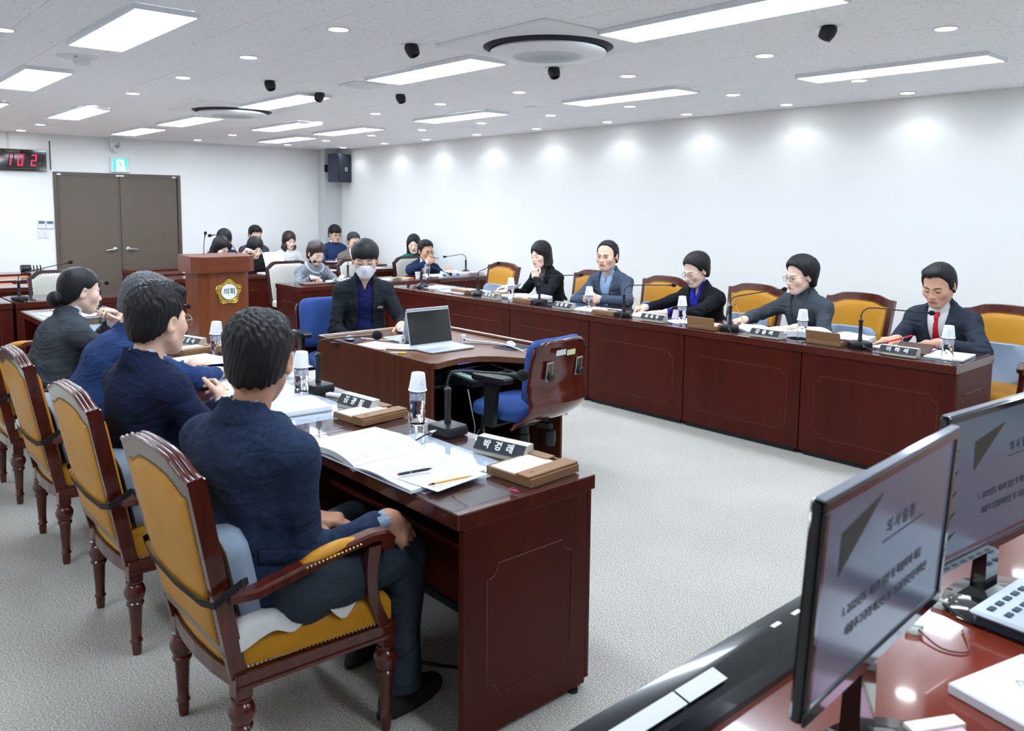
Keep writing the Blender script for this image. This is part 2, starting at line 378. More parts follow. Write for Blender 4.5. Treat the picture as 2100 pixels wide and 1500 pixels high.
# the wall-washing beams of the last line of lamps
for i, (x, y, w) in enumerate(DW+[(6.95, -.3, ''), (6.95, -1.4, '')]):
    l = bpy.data.lights.new('downlight_beam', 'SPOT'); l.energy = SPOT_W; l.spot_size = R(138); l.spot_blend = .45; l.shadow_soft_size = .04; l.color = (.88, .95, 1)
    o = bpy.data.objects.new('downlight_beam', l); COL.objects.link(o); o.location = (x, y, CEIL-.016)
for i, (x, y, w) in enumerate(DL):
    l = bpy.data.lights.new('downlight_beam', 'SPOT'); l.energy = SPOT_W*.5; l.spot_size = R(120); l.spot_blend = .8; l.shadow_soft_size = .05; l.color = (.88, .95, 1)
    o = bpy.data.objects.new('downlight_beam', l); COL.objects.link(o); o.location = (x, y, CEIL-.016)
# round cassette air units
m_acd = mat('ac_ring_dark', (22, 28, 42), .6); m_acw = mat('ac_white', (240, 242, 244), .5)
def cassette(x, y, lab):
    t = thing('ceiling_air_unit', lab, 'air conditioner', (x, y, CEIL), 0, 'round cassette air units')
    o = [];  w = .475; rc = .03
    for cx, cy, a0 in ((w-rc, w-rc, 0), (-w+rc, w-rc, 90), (-w+rc, -w+rc, 180), (w-rc, -w+rc, 270)):
        o += [(cx+rc*cos(R(a0+a)), cy+rc*sin(R(a0+a))) for a in (0, 30, 60, 90)]
    # square plate with a round hole: ring between square and circle
    n = 48; hole = [(.385*cos(2*pi*k/n), .385*sin(2*pi*k/n)) for k in range(n)]
    def sq(k):
        a = 2*pi*k/n; c, s_ = cos(a), sin(a); m_ = max(abs(c), abs(s_)); return (w*c/m_, w*s_/m_)
    L = [[(*sq(k), -.005) for k in range(n)], [(sq(k)[0]*.985, sq(k)[1]*.985, -.022) for k in range(n)], [(x_*1.03, y_*1.03, -.03) for x_, y_ in hole], [(x_, y_, -.026) for x_, y_ in hole], [(x_, y_, -.005) for x_, y_ in hole]]
    obj('fascia_panel', MB().loops(L, cap=False), m_acw, t, smooth=35)
    obj('outlet_ring', MB().lathe([(.383, -.006), (.37, -.03), (.35, -.045), (.32, -.03), (.3, -.01)], 48, cap=False), m_acd, t, smooth=60)
    d = obj('disc_cover', MB().lathe([(.3, -.03), (.342, -.05), (.345, -.058), (.33, -.068), (.25, -.078), (.12, -.084), (0, -.086)], 48, cap=False), m_acw, t, smooth=60)
    g = MB()
    for a in range(-13, 14):
        for b in range(-13, 14):
            px, py = a*.0175+(b % 2)*.00875, b*.0165
            if px*px+py*py < .21**2:
                z = -.0865+(px*px+py*py)*.17
                g.prism([(px+.0058*cos(k*pi/3), py+.0058*sin(k*pi/3)) for k in range(6)], z-.001, z+.002)
    tag(obj('grille_holes', g, mat('grille_grey', (176, 184, 192), .6), d), kind='stuff')
    return t
cassette(3.44, 3.6, 'round ceiling air unit with square fascia, the nearer and larger one')
cassette(3.43, 8.17, 'round ceiling air unit with square fascia, the far one above the door side')
# black eyeball lamps
eb = None
for x, y, yaw, lab in ((4.18, 2.23, 20, 'at the upper right, nearest'), (2.86, 4.18, 200, 'left of the near air unit'), (4.04, 4.17, 160, 'just below the near air unit'), (2.88, 6.14, 180, 'above the far round air unit'),
        (3.5, 6.48, 100, 'smallest, over the end of a rectangular light'), (4.04, 6.07, 190, 'right of the small square vent')):
    lab = 'black eyeball spotlight, '+lab
    if eb is None:
        eb = thing('eyeball_spotlight', lab, 'spotlight', (x, y, CEIL-.004), R(yaw), 'black eyeball spotlights')
        obj('mounting_ring', MB().lathe([(.045, .0), (.062, -.001), (.064, .002), (.045, .004)], 28, cap=False), m_frame, eb, smooth=50)
        M = Matrix.Translation((0, 0, -.01)) @ Matrix.Rotation(R(28), 4, 'X')
        sh = MB().lathe([(0, .02), (.03, .018), (.041, .0), (.042, -.03), (.034, -.062), (.024, -.066), (.02, -.05), (0, -.046)], 24, M=M, cap=False)
        obj('lamp_head', sh, mat('spot_black', (26, 28, 34), .5), eb, smooth=45)
    else: dup(eb, (x, y, CEIL-.004), R(yaw), lab)
t = thing('smoke_detector', 'round white smoke detector on a flat ceiling plate', 'smoke detector', (1.5, 6.05, CEIL-.004))
obj('plate', MB().lathe([(0, -.004), (.12, -.004), (.125, 0), (0, 0)], 32, cap=False), m_white, t, smooth=40)
obj('sensor', MB().lathe([(0, -.05), (.035, -.05), (.05, -.04), (.055, -.015), (.06, -.004)], 24, cap=False, M=Matrix.Translation((.03, .02, 0))), m_white, t, smooth=40)
obj('indicator', MB().box(-.03, -.015, -.05, -.04, -.008, -.003), m_blk, t)
t = thing('speaker_cover', 'flat round white disc on ceiling above the councillors', 'ceiling speaker', (5.47, 5.9, CEIL-.004))
obj('disc', MB().lathe([(0, -.006), (.1, -.006), (.11, 0), (0, 0)], 32, cap=False), m_acw, t, smooth=40)
t = thing('square_ceiling_vent', 'small square white ceiling vent with a round louvre', 'vent', (3.49, 5.79, CEIL-.004))
obj('plate', MB().box(-.14, .14, -.14, .14, -.012, 0, .003), m_acw, t)
obj('louvre', MB().lathe([(.12, -.012), (.11, -.025), (.09, -.014), (.075, -.028), (.05, -.016), (.035, -.03), (0, -.022)], 28, cap=False), m_acw, t, smooth=40)
# ------------------------------------------------------------------ back wall fittings
t = thing('ptz_camera', 'white motorised dome camera hanging above the exit sign', 'camera', (3.63, YB-.15, CEIL-.004), 0)
obj('base', MB().box(-.085, .085, -.08, .08, -.045, 0, .012), m_white, t)
yk = MB().box(-.072, -.048, -.04, .04, -.17, -.045, .008); yk.box(.048, .072, -.04, .04, -.17, -.045, .008); yk.box(-.06, .06, -.04, .04, -.07, -.045, .006)
obj('yoke', yk, m_white, t)
hd = obj('camera_head', MB().lathe([(0, .05), (.035, .045), (.048, .02), (.046, -.03), (.036, -.05), (.03, -.05)], 22, cap=False, M=Matrix.Translation((0, -.02, -.16)) @ Matrix.Rotation(R(60), 4, 'X') @ Matrix.Rotation(pi, 4, 'X')), m_white, t, smooth=50)
obj('lens', MB().lathe([(.031, .0), (.028, -.008), (0, -.012)], 20, cap=False, M=Matrix.Translation((0, -.02, -.16)) @ Matrix.Rotation(R(60), 4, 'X') @ Matrix.Rotation(pi, 4, 'X') @ Matrix.Translation((0, 0, .049)) @ Matrix.Rotation(pi, 4, 'X')), m_blk2, hd, smooth=50)
# exit sign
t = thing('exit_sign', 'green lit exit sign with running figure above the double door', 'exit sign', (3.71, YB, 2.235))
obj('housing', MB().box(-.135, .135, -.05, 0, -.105, .105, .004), m_white, t)
m_grn = mat('exit_green', (30, 200, 150), .4, emit=(40, 205, 150), es=1.1); m_exw = mat('exit_white', (240, 255, 250), .4, emit=(238, 255, 248), es=1.25)
obj('sign_face', MB().box(-.095, .095, -.056, -.05, -.088, .092), m_grn, t)
dr = MB().prism([(-.058, -.088), (-.058, -.01), (-.054, .075), (.05, .075), (.054, .0), (.075, -.05), (.06, -.055), (.085, -.088)], 0, .002, M=frame(0, -.0562, 0, (1, 0, 0), (0, 0, 1)))
obj('doorway_symbol', dr, m_exw, t)
F = frame(0, -.0582, 0, (1, 0, 0), (0, 0, 1)); rf = MB()
rf.lathe([(0, 0), (.0095, 0), (.0095, .002), (0, .002)], 12, M=F @ Matrix.Translation((-.02, .057, 0)))
def stroke(mb, pts, w, F, h=.002):
    for a, b in zip(pts[:-1], pts[1:]):
        a = Vector(a); b = Vector(b); d = (b-a).normalized(); n_ = Vector((-d.y, d.x))*w/2; e = d*w*.3
        mb.prism([tuple(a-e+n_), tuple(b+e+n_), tuple(b+e-n_), tuple(a-e-n_)], 0, h, M=F)
stroke(rf, [(-.012, .038), (.004, -.004)], .02, F); stroke(rf, [(-.012, .036), (-.03, .01), (-.052, .006)], .008, F); stroke(rf, [(-.006, .038), (.022, .03), (.038, .01)], .008, F)
stroke(rf, [(.002, -.004), (-.01, -.035), (-.024, -.065), (-.01, -.082)], .011, F); stroke(rf, [(.006, -.006), (.02, -.036), (.055, -.034)], .011, F)
obj('running_figure', rf, m_grn, t)
# clock
t = thing('digital_wall_clock', 'black digital wall clock with red figures left of the door', 'clock', (2.05, YB, 2.25))
obj('case', MB().box(-.7, .7, -.05, 0, -.145, .145, .004), m_blk2, t)
m_led = mat('led_red', (255, 30, 60), .4, emit=(255, 20, 55), es=2.2); m_led0 = mat('led_off', (54, 10, 16), .4); m_gold = mat('gold_line', (140, 130, 84), .5)
F = frame(0, -.0505, 0, (1, 0, 0), (0, 0, 1))
SEG = {'0': 'abcdef', '1': 'bc', '2': 'abged', '8': 'abcdefg', '3': 'abgcd', '5': 'afgcd'}
def digit(mb, ch, x, h=.07, w=.05):
    sl = .12
    def P(u, v_): return (x+u*w+v_*h*sl, v_*h)
    seg = dict(a=[P(0, 1), P(1, 1)], b=[P(1, 1), P(1, 0)], c=[P(1, 0), P(1, -1)], d=[P(0, -1), P(1, -1)], e=[P(0, 0), P(0, -1)], f=[P(0, 1), P(0, 0)], g=[P(0, 0), P(1, 0)])
    for s_ in SEG[ch]: stroke(mb, seg[s_], .012, F, .001)
on = MB(); off = MB()
for ch, x in (('1', .255-.035), ('0', .36), ('2', .52)): digit(on, ch, x)
for ch, x in (('8', .25), ('8', .43+.02), ('8', .60)): digit(off, ch, x)
for ch, x in (('1', -.55), ('0', -.45), ('3', -.28), ('5', -.17)): digit(on, ch, x)
stroke(on, [(.2-.04, .03), (.2-.035, .032)], .014, F, .001)
obj('dim_digits', off, m_led0, t); obj('lit_digits', on, m_led, t, loc=(0, -.0012, 0))
gl = MB(); stroke(gl, [(-.66, .115), (.17, .115)], .003, F, .001); stroke(gl, [(.43, .115), (.655, .115), (.655, -.115), (-.66, -.115), (-.66, .115)], .003, F, .001)
obj('border_line', gl, m_gold, t)
obj('lettering', text_mesh('PHAROS', .045), m_gold, t, (.3, -.052, .115), (R(90), 0, 0))
for x, z, lab in ((2.66, 1.375, 'white thermostat with grey display, left of the pair by the door'), (2.765, 1.372, 'white thermostat with grey display touching the door frame')):
    t = thing('thermostat', lab, 'thermostat', (x, YB, z), 0, 'thermostats by the door')
    obj('case', MB().box(-.049, .049, -.02, 0, -.06, .055, .004), m_white, t); obj('display', MB().box(-.038, .038, -.022, -.018, .008, .046), mat('lcd', (98, 112, 118), .3), t)
for x, lab in ((2.645, 'white rocker light switch below the left thermostat'), (2.72, 'white rocker light switch next to the door, right one')):
    t = thing('light_switch', lab, 'switch', (x, YB, 1.235), 0, 'light switches by the door')
    obj('plate', MB().box(-.034, .034, -.01, 0, -.055, .055, .003), m_white, t); obj('rocker', MB().box(-.018, .018, -.015, -.008, -.035, .03, .003), m_white, t)
# corner loudspeaker
t = thing('wall_loudspeaker', 'dark slate loudspeaker mounted high on the far corner column', 'loudspeaker', (7.03, 12.42, 2.3), R(24))
m_spk = mat('speaker_cabinet', (48, 58, 78), .3, coat=.3, noise=(5, .5), col2=(34, 42, 58)); m_spg = mat('speaker_grille', (40, 46, 58), .7, bump=.4, bscale=700)
obj('cabinet', MB().prism([(-.17, -.12), (-.12, .13), (.12, .13), (.17, -.12)], -.235, .235), m_spk, t)
obj('grille', MB().box(-.165, .165, -.14, -.12, -.23, .23, .01), m_spg, t)
bk = MB().box(-.03, .03, .12, .26, -.03, .03, .004); bk.box(-.05, .05, .24, .26, -.06, .06, .003); obj('bracket', bk, m_blk, t)
F = frame(.02, -.141, -.02, (1, 0, 0), (0, 0, 1)); lg = MB()
stroke(lg, [(-.024, -.024), (-.024, .024), (.024, .024), (.024, -.024), (-.024, -.024)], .013, F, .002); obj('emblem', lg, m_white, t)
obj('cable', MB().tube([(0, .05, .235), (.02, .06, .28), (.06, .05, .31), (.09, .05, .33)], .005, 6), m_blk, t)
# ------------------------------------------------------------------ desks
def scallop(w, h, r=.045, n=5):
    """rectangle outline with concave corners, centred"""
    o = []
    for sx, sy, a0 in ((1, 1, 270), (-1, 1, 0), (-1, -1, 90), (1, -1, 180)):
        pts = [(sx*w/2+r*cos(R(a0-90*k/n)), sy*h/2+r*sin(R(a0-90*k/n))) for k in range(n+1)]
        o += pts
    return o
def ridge(mb, w, h, M, r=.0022):
    o = scallop(w, h); o = [M @ Vector((x, y, 0)) for x, y in o]; o.append(o[0])
    mb.tube(o, r, 5, cap=False)
def desk(label, loc, rz, L, D=.62, group='mahogany council desks', ends=(True, True), glass=True, cat='desk', h=TOP):
    """front face at local y=0 looking to -y, sitter at y=D; local x along the desk"""
    t = thing('desk', label, cat, loc, rz, group)
    th = .05
    obj('desktop', MB().box(.001, L-.001, -.0, D, h-th, h, .003), m_redtop, t)
    obj('front_panel', MB().box(.004, L-.004, .015, .035, .035, h-th, .002), m_red, t)
    ln = MB(); ridge(ln, L-.2, (h-th)*.72-.09, frame(L/2, .0145, (h-th)*.5, (1, 0, 0), (0, 0, 1)))
    obj('panel_moulding', ln, m_line, t)
    for x, s, e in ((.015, -1, ends[0]), (L-.015, 1, ends[1])):
        sp = obj('side_panel', MB().box(x-.0125, x+.0125, .036, D-.02, .02, h-th, .002), m_red, t)
        if e:
            l2 = MB(); ridge(l2, D-.22, (h-th)*.72-.08, frame(x+s*.013, D/2, (h-th)*.5, (0, s, 0), (0, 0, 1))); obj('side_moulding', l2, m_line, sp)
        ft = MB()
        for y in (.08, D-.07): ft.lathe([(0, 0), (.018, 0), (.018, .012), (.008, .014), (.008, .022), (0, .022)], 10, M=Matrix.Translation((x, y, 0)))
        obj('levelling_foot', ft, m_blk, t)
    obj('shelf', MB().box(.03, L-.03, .06, D-.12, h-th-.14, h-th-.122, .002), m_red, t)
    obj('plinth', MB().box(.03, L-.03, .03, .05, .004, .035), m_blk, t)
    if glass:
        obj('glass_sheet', MB().box(.03, L-.03, .05, D-.002, h+.0003, h+.0055, .0008), m_glass, t)
    return t
# left row: front faces +X
LX = 2.02; ly = [1.85, 2.88, 3.88, 4.88, 5.88, 6.88, 7.88]
lw = ['nearest, before the man in check blazer', 'second, before the man with glasses', 'third, before the man in bright blue', 'fourth, before the woman with a hair bun', 'fifth, beyond the woman with a hair bun', 'farthest, empty, by the witness table']
for i in range(6): desk('left row mahogany desk, '+lw[i], (LX, ly[i], 0), R(90), ly[i+1]-ly[i], .59, ends=(i == 0, i == 5))
ry = [1.83, 2.82, 3.79, 4.79, 5.82, 6.86, 7.93]; RX = 5.09
rw = ['nearest, under the man with the red tie', 'second, under the woman in charcoal', 'third, under the woman with the blue shirt', 'fourth, under the man in the slate jacket', 'fifth, under the woman with bobbed hair', 'farthest of its row, unattended']
for i in range(6): desk('right row mahogany desk, '+rw[i], (RX, ry[i+1], 0), R(-90), ry[i+1]-ry[i], .61, ends=(i == 5, i == 0))
wl = ['with the woman in tweed', 'with the empty cream chair', 'with the man in the navy suit']
for i, (a, b) in enumerate(((4.25, 5.2), (5.2, 6.15), (6.15, 7.1))): desk('mahogany witness desk facing the camera, '+wl[i], (a, 8.38, 0), 0, b-a, .64, group='witness desks', ends=(i == 0, i == 2))
for i, (a, b) in enumerate(((1.52, 2.5), (.52, 1.5), (-.48, .5))): desk('mahogany witness desk at the left edge, '+('ending beside the podium' if i == 0 else 'with the thin microphone' if i == 1 else 'mostly outside the picture'), (a, 8.56, 0), 0, b-a, .64, group='left witness desks', ends=(False, i == 0))
bl = []
for j, y in enumerate((10.2, 11.05, 11.85)):
    rown = ['first', 'second', 'third'][j]
    for i, (a, b) in enumerate(((3.5, 4.75), (4.75, 6.0), (6.0, 7.1))): desk('plain gallery table, %s row right of the podium, %s' % (rown, ['at its left end', 'in its middle', 'by the wall'][i]), (a, y, 0), 0, b-a, .45, group='gallery tables', ends=(i == 0, False), glass=False, cat='table')
for j, y in enumerate((10.15, 11.1, 12.1)):
    rown = ['first', 'second', 'third'][j]
    for i, (a, b) in enumerate(((1.45, 2.45), (.4, 1.4))): desk('plain mahogany gallery table, %s row at the left edge, %s' % (rown, ['nearer the door', 'farther left'][i]), (a, y, 0), 0, b-a, .42, group='gallery tables on the left', ends=(False, i == 0), glass=False, cat='table')
# ------------------------------------------------------------------ podium
t = thing('podium', 'brown wooden lectern with a gold and white council emblem', 'podium', (3.53, 8.95, 0), 0)
bod = [(-.26, -.14), (-.16, -.2), (.24, -.2), (.31, -.12), (.31, .22), (-.26, .22)]
obj('body', MB().prism(bod, 0, .95), m_oak, t)
tp = [(-.33, -.14), (-.26, -.22), (-.19, -.25), (.27, -.25), (.36, -.17), (.36, .24), (-.33, .24)]
tm = MB(); n = len(tp)
tm.v = [(x, y, .935) for x, y in tp]+[(x, y, 1.105+.035*(y+.25)) for x, y in tp]
tm.f = [tuple(range(n))[::-1], tuple(range(n, 2*n))]+[(i, (i+1) % n, n+(i+1) % n, n+i) for i in range(n)]
obj('reading_top', tm, m_oak2, t)
obj('base_plinth', MB().prism([(x*1.04, y*1.04) for x, y in bod], 0, .06), m_oak, t)
em = MB(); F = frame(.05, -.2, .72, (1, 0, 0), (0, 0, 1)); N = 100
def er(k): a = 2*pi*k/N; return .135*(1+.1*cos(5*(a-pi/2)))*(1+.045*abs(sin(12.5*(a-pi/2))))
out = [(er(k)*cos(2*pi*k/N), er(k)*sin(2*pi*k/N)) for k in range(N)]
em.loops([[(x*s, y*s, z) for x, y in out] for s, z in ((1, 0), (1, .012), (.93, .022), (.8, .016), (.72, .02), (.64, .012))], M=F)
eb_ = obj('emblem', em, mat('emblem_gold', (196, 168, 84), .25, metal=1), t, smooth=25)
for k in range(25):
    a = 2*pi*k/25+pi/2
    r_ = .112*(1+.085*cos(5*(a-pi/2)))
    obj('petal', MB().ell((r_*cos(a), r_*sin(a), .018), (.0135, .0135, .009), 8, 5, M=F), MATS['emblem_gold'], eb_, smooth=60)
obj('emblem_disc', MB().lathe([(0, .026), (.083, .026), (.086, .02), (.086, .01), (0, .01)], 40, M=F, cap=False), m_text, eb_, smooth=30)
obj('lettering', text_mesh('의회', .074, bold=.0008), m_ink, eb_, (.05, -.2275, .722), (R(90), 0, 0))
# podium microphones are top level things
def mic(label, loc, rz, path, base='box', group='gooseneck microphones', pop=.016, name='gooseneck_microphone'):
    """base at origin; path: gooseneck points from top of stem in local (y, z), bending to +y"""
    t = thing(name, label, 'microphone', loc, rz, group)
    if base == 'box':
        pts = [(-.05, -.065), (.05, -.065), (.058, -.05), (.058, .05), (.05, .065), (-.05, .065), (-.058, .05), (-.058, -.05)]
        obj('base', MB().loops([[(x*k, y*k, z) for x, y in pts] for k, z in ((.96, 0), (1, .006), (1, .026), (.93, .036), (.6, .042), (.1, .043))]), m_blk, t, smooth=35)
    elif base == 'dome':
        obj('base', MB().lathe([(0, 0), (.075, 0), (.078, .008), (.07, .022), (.05, .038), (.025, .05), (0, .053)], 28, cap=False), m_blk, t, smooth=50)
    z0 = .038 if base else 0
    if base:
        obj('stem', MB().lathe([(0, z0), (.014, z0), (.015, z0+.02), (.0125, z0+.024), (.0125, z0+.125), (.015, z0+.13), (.015, z0+.142), (.0055, z0+.15), (0, z0+.15)], 14, cap=False), m_blk, t, smooth=40)
    z1 = path[0][1]
    P = [(0, y, z) for y, z in path]
    # smooth the path
    Q = []
    for i in range(len(P)-1):
        for k in range(4):
            tt = k/4; p0 = Vector(P[max(i-1, 0)]); p1 = Vector(P[i]); p2 = Vector(P[i+1]); p3 = Vector(P[min(i+2, len(P)-1)])
            Q.append(.5*((2*p1)+(-p0+p2)*tt+(2*p0-5*p1+4*p2-p3)*tt*tt+(-p0+3*p1-3*p2+p3)*tt**3))
    Q.append(Vector(P[-1]))
    obj('gooseneck', MB().tube(Q, .0042, 8), m_blk, t, smooth=60)
    d = (Vector(P[-1])-Vector(P[-2])).normalized(); q = d.to_track_quat('Z', 'X').to_matrix().to_4x4(); M = Matrix.Translation(P[-1]) @ q
    obj('capsule', MB().lathe([(0, -.03), (.006, -.028), (.0075, .0), (.0075, .02), (0, .021)], 12, M=M, cap=False), m_blk, t, smooth=40)
    obj('windscreen', MB().ell((0, 0, .02), (pop, pop, pop*1.25), 16, 12, M=M), m_foam, t, smooth=80)
    if base:
        pl = MB().tube([(.05, 0, .018), (.09, .0, .016)], .0085, 12); obj('connector', pl, m_steel, t, smooth=50)
        obj('cable', MB().tube([(.09, 0, .016), (.12, .005, .015), (.15, .015, .012), (.19, .02, .004), (.24, .0, .004), (.28, .05, .004)], .0035, 6), m_blk, t, smooth=60)
    return t
m0 = mic('slim gooseneck microphone at the left of the podium top', (3.41, 8.98, 1.12), 0, [(0, 0), (.0, .08), (-.02, .16), (-.05, .22)], None, 'podium microphones', .016)
m1 = mic('curved gooseneck microphone rising from the right of the podium top', (3.78, 8.98, 1.12), R(90), [(0, 0), (.04, .08), (.12, .15), (.2, .2), (.24, .215), (.28, .21)], None, 'podium microphones', .018)
# ------------------------------------------------------------------ council armchair (faces local +y, seat front)
def back_outline(wb, wt, z0, z1, step=.045, n=6):
    """back shape in (x,z): straight sides, stepped crest"""
    o = [(-wb/2, z0), (wb/2, z0)]
    cr = [(.5, 0), (.47, .0), (.42, .08), (.36, .35), (.31, .62), (.26, .82), (.18, .94), (.08, 1.0)]
    o += [(wt*c, z1-step+step*s) for c, s in cr]+[(-wt*c, z1-step+step*s) for c, s in reversed(cr)]
    return o
def studs(mb, pts, r=.0045, M=None, ax=None):
    for p in pts:
        v = [(r*cos(a), r*sin(a), 0) for a in (0, 1.257, 2.513, 3.77, 5.027)]+[(0, 0, r*.7)]
        Q = Matrix.Translation(p) @ (Vector(ax).to_track_quat('Z', 'Y').to_matrix().to_4x4() if ax else Matrix())
        mb.add(v, [(0, 1, 5), (1, 2, 5), (2, 3, 5), (3, 4, 5), (4, 0, 5)], (M @ Q) if M is not None else Q)
def along(poly, step, closed=True):
    out = []; P = list(poly)+([poly[0]] if closed else []); carry = 0
    for a, b in zip(P[:-1], P[1:]):
        a = Vector(a); b = Vector(b); l = (b-a).length
        if l < 1e-6: continue
        s = carry
        while s < l: out.append(a+(b-a)*s/l); s += step
        carry = s-l
    return out
def leg_mb(top=.36, sq=.05):
    m = MB().box(-sq/2, sq/2, -sq/2, sq/2, top-.075, top, .003)
    m.lathe([(0, 0), (.015, 0), (.018, .03), (.017, .045), (.022, .05), (.022, .056), (.0175, .062), (.019, .1), (.024, top-.17), (.031, top-.165), (.031, top-.158), (.026, top-.153), (.03, top-.145), (.037, top-.125), (.038, top-.112), (.032, top-.095), (.024, top-.088), (.03, top-.08), (.03, top-.074), (0, top-.074)], 18, cap=False)
    return m
def armchair(label, loc, rz):
    t = thing('council_armchair', label, 'chair', loc, rz, 'yellow council armchairs')
    # legs
    lm = mesh('leg', leg_mb(), 40); lm.materials.append(m_chairwood)
    for x, y in ((-.26, .235), (.26, .235), (-.235, -.225), (.235, -.225)): obj('leg', lm, None, t, (x, y, 0))
    # seat rails
    sr = MB(); fr = [(-.27, .245), (-.15, .262), (0, .268), (.15, .262), (.27, .245)]
    for a, b in zip(fr[:-1], fr[1:]):
        sr.prism([a, b, (b[0], b[1]-.03), (a[0], a[1]-.03)], .315, .362)
        sr.prism([(a[0], a[1]+.006), (b[0], b[1]+.006), (b[0], b[1]-.03), (a[0], a[1]-.03)], .318, .328)
    for s in (-1, 1): 
        q = [(s*.285, .245), (s*.262, -.245), (s*.235, -.245), (s*.255, .245)]
        sr.prism(q, .315, .362); sr.prism([(s*.291, .245), (s*.268, -.245), (s*.235, -.245), (s*.255, .245)], .318, .328)
    cr = [(-.24, -.245), (-.12, -.262), (0, -.268), (.12, -.262), (.24, -.245)]
    for a, b in zip(cr[:-1], cr[1:]): sr.prism([a, b, (b[0], b[1]+.028), (a[0], a[1]+.028)], .315, .362)
    obj('seat_frame', sr, m_chairwood, t)
    so = [(-.235, -.235), (-.12, -.25), (0, -.255), (.12, -.25), (.235, -.235), (.25, -.1), (.262, .05), (.275, .235), (.27, .25), (.15, .27), (0, .277), (-.15, .27), (-.27, .25), (-.275, .235), (-.262, .05), (-.25, -.1)]
    seat = obj('seat', MB().pad(so, .355, .455, .022, .03), m_yel, t, smooth=50)
    st = MB()
    for a, b, c in ((so[4:8], 0, 1), (so[12:], 0, 1), (so[8:13], 0, 1), (so[0:5], 0, 1)):
        for p in along(a, .0125, False):
            n_ = Vector((p[0], p[1]+.0, 0)); big = abs(p[0]) > .225
            ax = (1 if p[0] > 0 else -1, 0, .2) if big and abs(p[1]) < .24 else (0, 1 if p[1] > 0 else -1, .2)
            studs(st, [(p[0]*1.003, p[1]*1.003, .368)], ax=ax)
    tag(obj('nail_trim', st, m_brass, t), kind='stuff')
    # backrest, tilted
    T = Matrix.Translation((0, -.235, .36)) @ Matrix.Rotation(R(11), 4, 'X')
    H = .64
    oo = back_outline(.50, .565, .06, H); ii = back_outline(.42, .475, .095, H-.058, .04)
    th = .024
    fb = MB(); n_ = len(oo)
    L = [[(x, -th, z) for x, z in ii], [(x, -th, z) for x, z in oo], [(x, th, z) for x, z in oo], [(x, th, z) for x, z in ii]]
    fb.loops(L+[L[0]], M=T, cap=False)
    for s in (-1, 1): fb.box(s*.25-.028 if s > 0 else -.25+.0, s*.25 if s > 0 else -.25+.028, -th, th, -.01, .08, .002, M=T)
    obj('back_frame', fb, m_chairwood, t, smooth=30)
    cm = MB()
    top = [p for p in oo if p[1] > H-.05]
    for yy in (-.018, -.004, .012): cm.tube([(x, yy, z+.001) for x, z in top], .0085, 8, M=T)
    obj('crest_moulding', cm, m_chairwood, t, smooth=60)
    for s, nm in ((-1, 'back_cushion'), (1, 'back_cushion')):
        # a domed pad on both faces
        cx, cz = 0, (.095+H-.1)/2+.02
        lp = lambda k, y: [(x*k, y, cz+(z-cz)*k) for x, z in ii]
        dm = [(1.0, .0), (1.0, th*.95), (.985, th+.008), (.95, th+.016), (.8, th+.024), (.5, th+.03), (.2, th+.032), (.02, th+.032)] if s > 0 else [(1.0, .0), (1.0, th*.9), (.985, th+.003), (.95, th+.007), (.7, th+.012), (.3, th+.014), (.02, th+.014)]
        obj(nm, MB().loops([lp(k, s*y) for k, y in dm], M=T), m_yel, t, smooth=55)
    st = MB()
    for s in (-1, 1): studs(st, [(p[0], s*(th+.001), p[1]) for p in along([(x*1.018, .3+(z-.3)*1.016) for x, z in ii], .0125)], M=T, ax=(0, s, 0))
    tag(obj('back_nail_trim', st, m_brass, t), kind='stuff')
    # arms
    for s in (-1, 1):
        x = s*.285
        pth = [(x-s*.02, -.27, .60), (x, -.2, .602), (x, -.08, .625), (x, .08, .655), (x, .17, .665), (x, .215, .66), (x, .235, .64), (x, .225, .62), (x, .205, .615)]
        a = MB(); L = []
        for i, p in enumerate(pth):
            tdir = Vector(pth[min(i+1, len(pth)-1)])-Vector(pth[max(i-1, 0)]); tdir.normalize(); up = Vector((1, 0, 0)).cross(tdir); up.normalize()
            hw = .026 if i < 6 else .026-.003*(i-5); hh = .016 if i < 5 else .018 - .002*(i-5)
            c = Vector(p); L.append([c+Vector((ux*hw, 0, 0))+up*uz*hh for ux, uz in ((-1, -.7), (-.75, -1), (.75, -1), (1, -.7), (1, .55), (.7, 1), (-.7, 1), (-1, .55))])
        a.loops(L)
        a.lathe([(0, -.027), (.02, -.027), (.023, -.02), (.023, .02), (.02, .027), (0, .027)], 16, M=Matrix.Translation((x, .218, .634)) @ Matrix.Rotation(R(90), 4, 'Y'), cap=False)
        arm = obj('armrest', a, m_chairwood, t, smooth=40)
        pd = MB(); L = []
        for k in range(9):
            f = k/8; y = -.06+f*.19; zc = .634+f*.022; w = .027*sin(pi*(.12+.76*f))**.5; hgt = .03*sin(pi*(.06+.88*f))**.6
            L.append([(x+w*cos(q), y, zc+.004+hgt*max(0, sin(q))-(.006 if sin(q) < 0 else 0)) for q in [2*pi*j/14 for j in range(14)]])
        pd.loops(L); obj('arm_pad', pd, m_yel, t, smooth=70)
        st = MB()
        for sd in (-1, 1): studs(st, [(x+sd*.0275, -.055+.0125*k, .637+.0015*k) for k in range(15)], ax=(sd, 0, .3))
        tag(obj('arm_nail_trim', st, m_brass, arm), kind='stuff')
        sp = MB(); L = []
        for k in range(9):
            f = k/8; y = .235-.0*f-.045*sin(pi*f)*1.0+(-.055*f*f); z = .33+f*.305; hw = .02; hd = .024-.006*sin(pi*f)
            xx = s*(.262+.022*f)
            L.append([(xx+a_*hw, y+b_*hd, z) for a_, b_ in ((-1, -.7), (-.7, -1), (.7, -1), (1, -.7), (1, .7), (.7, 1), (-.7, 1), (-1, .7))])
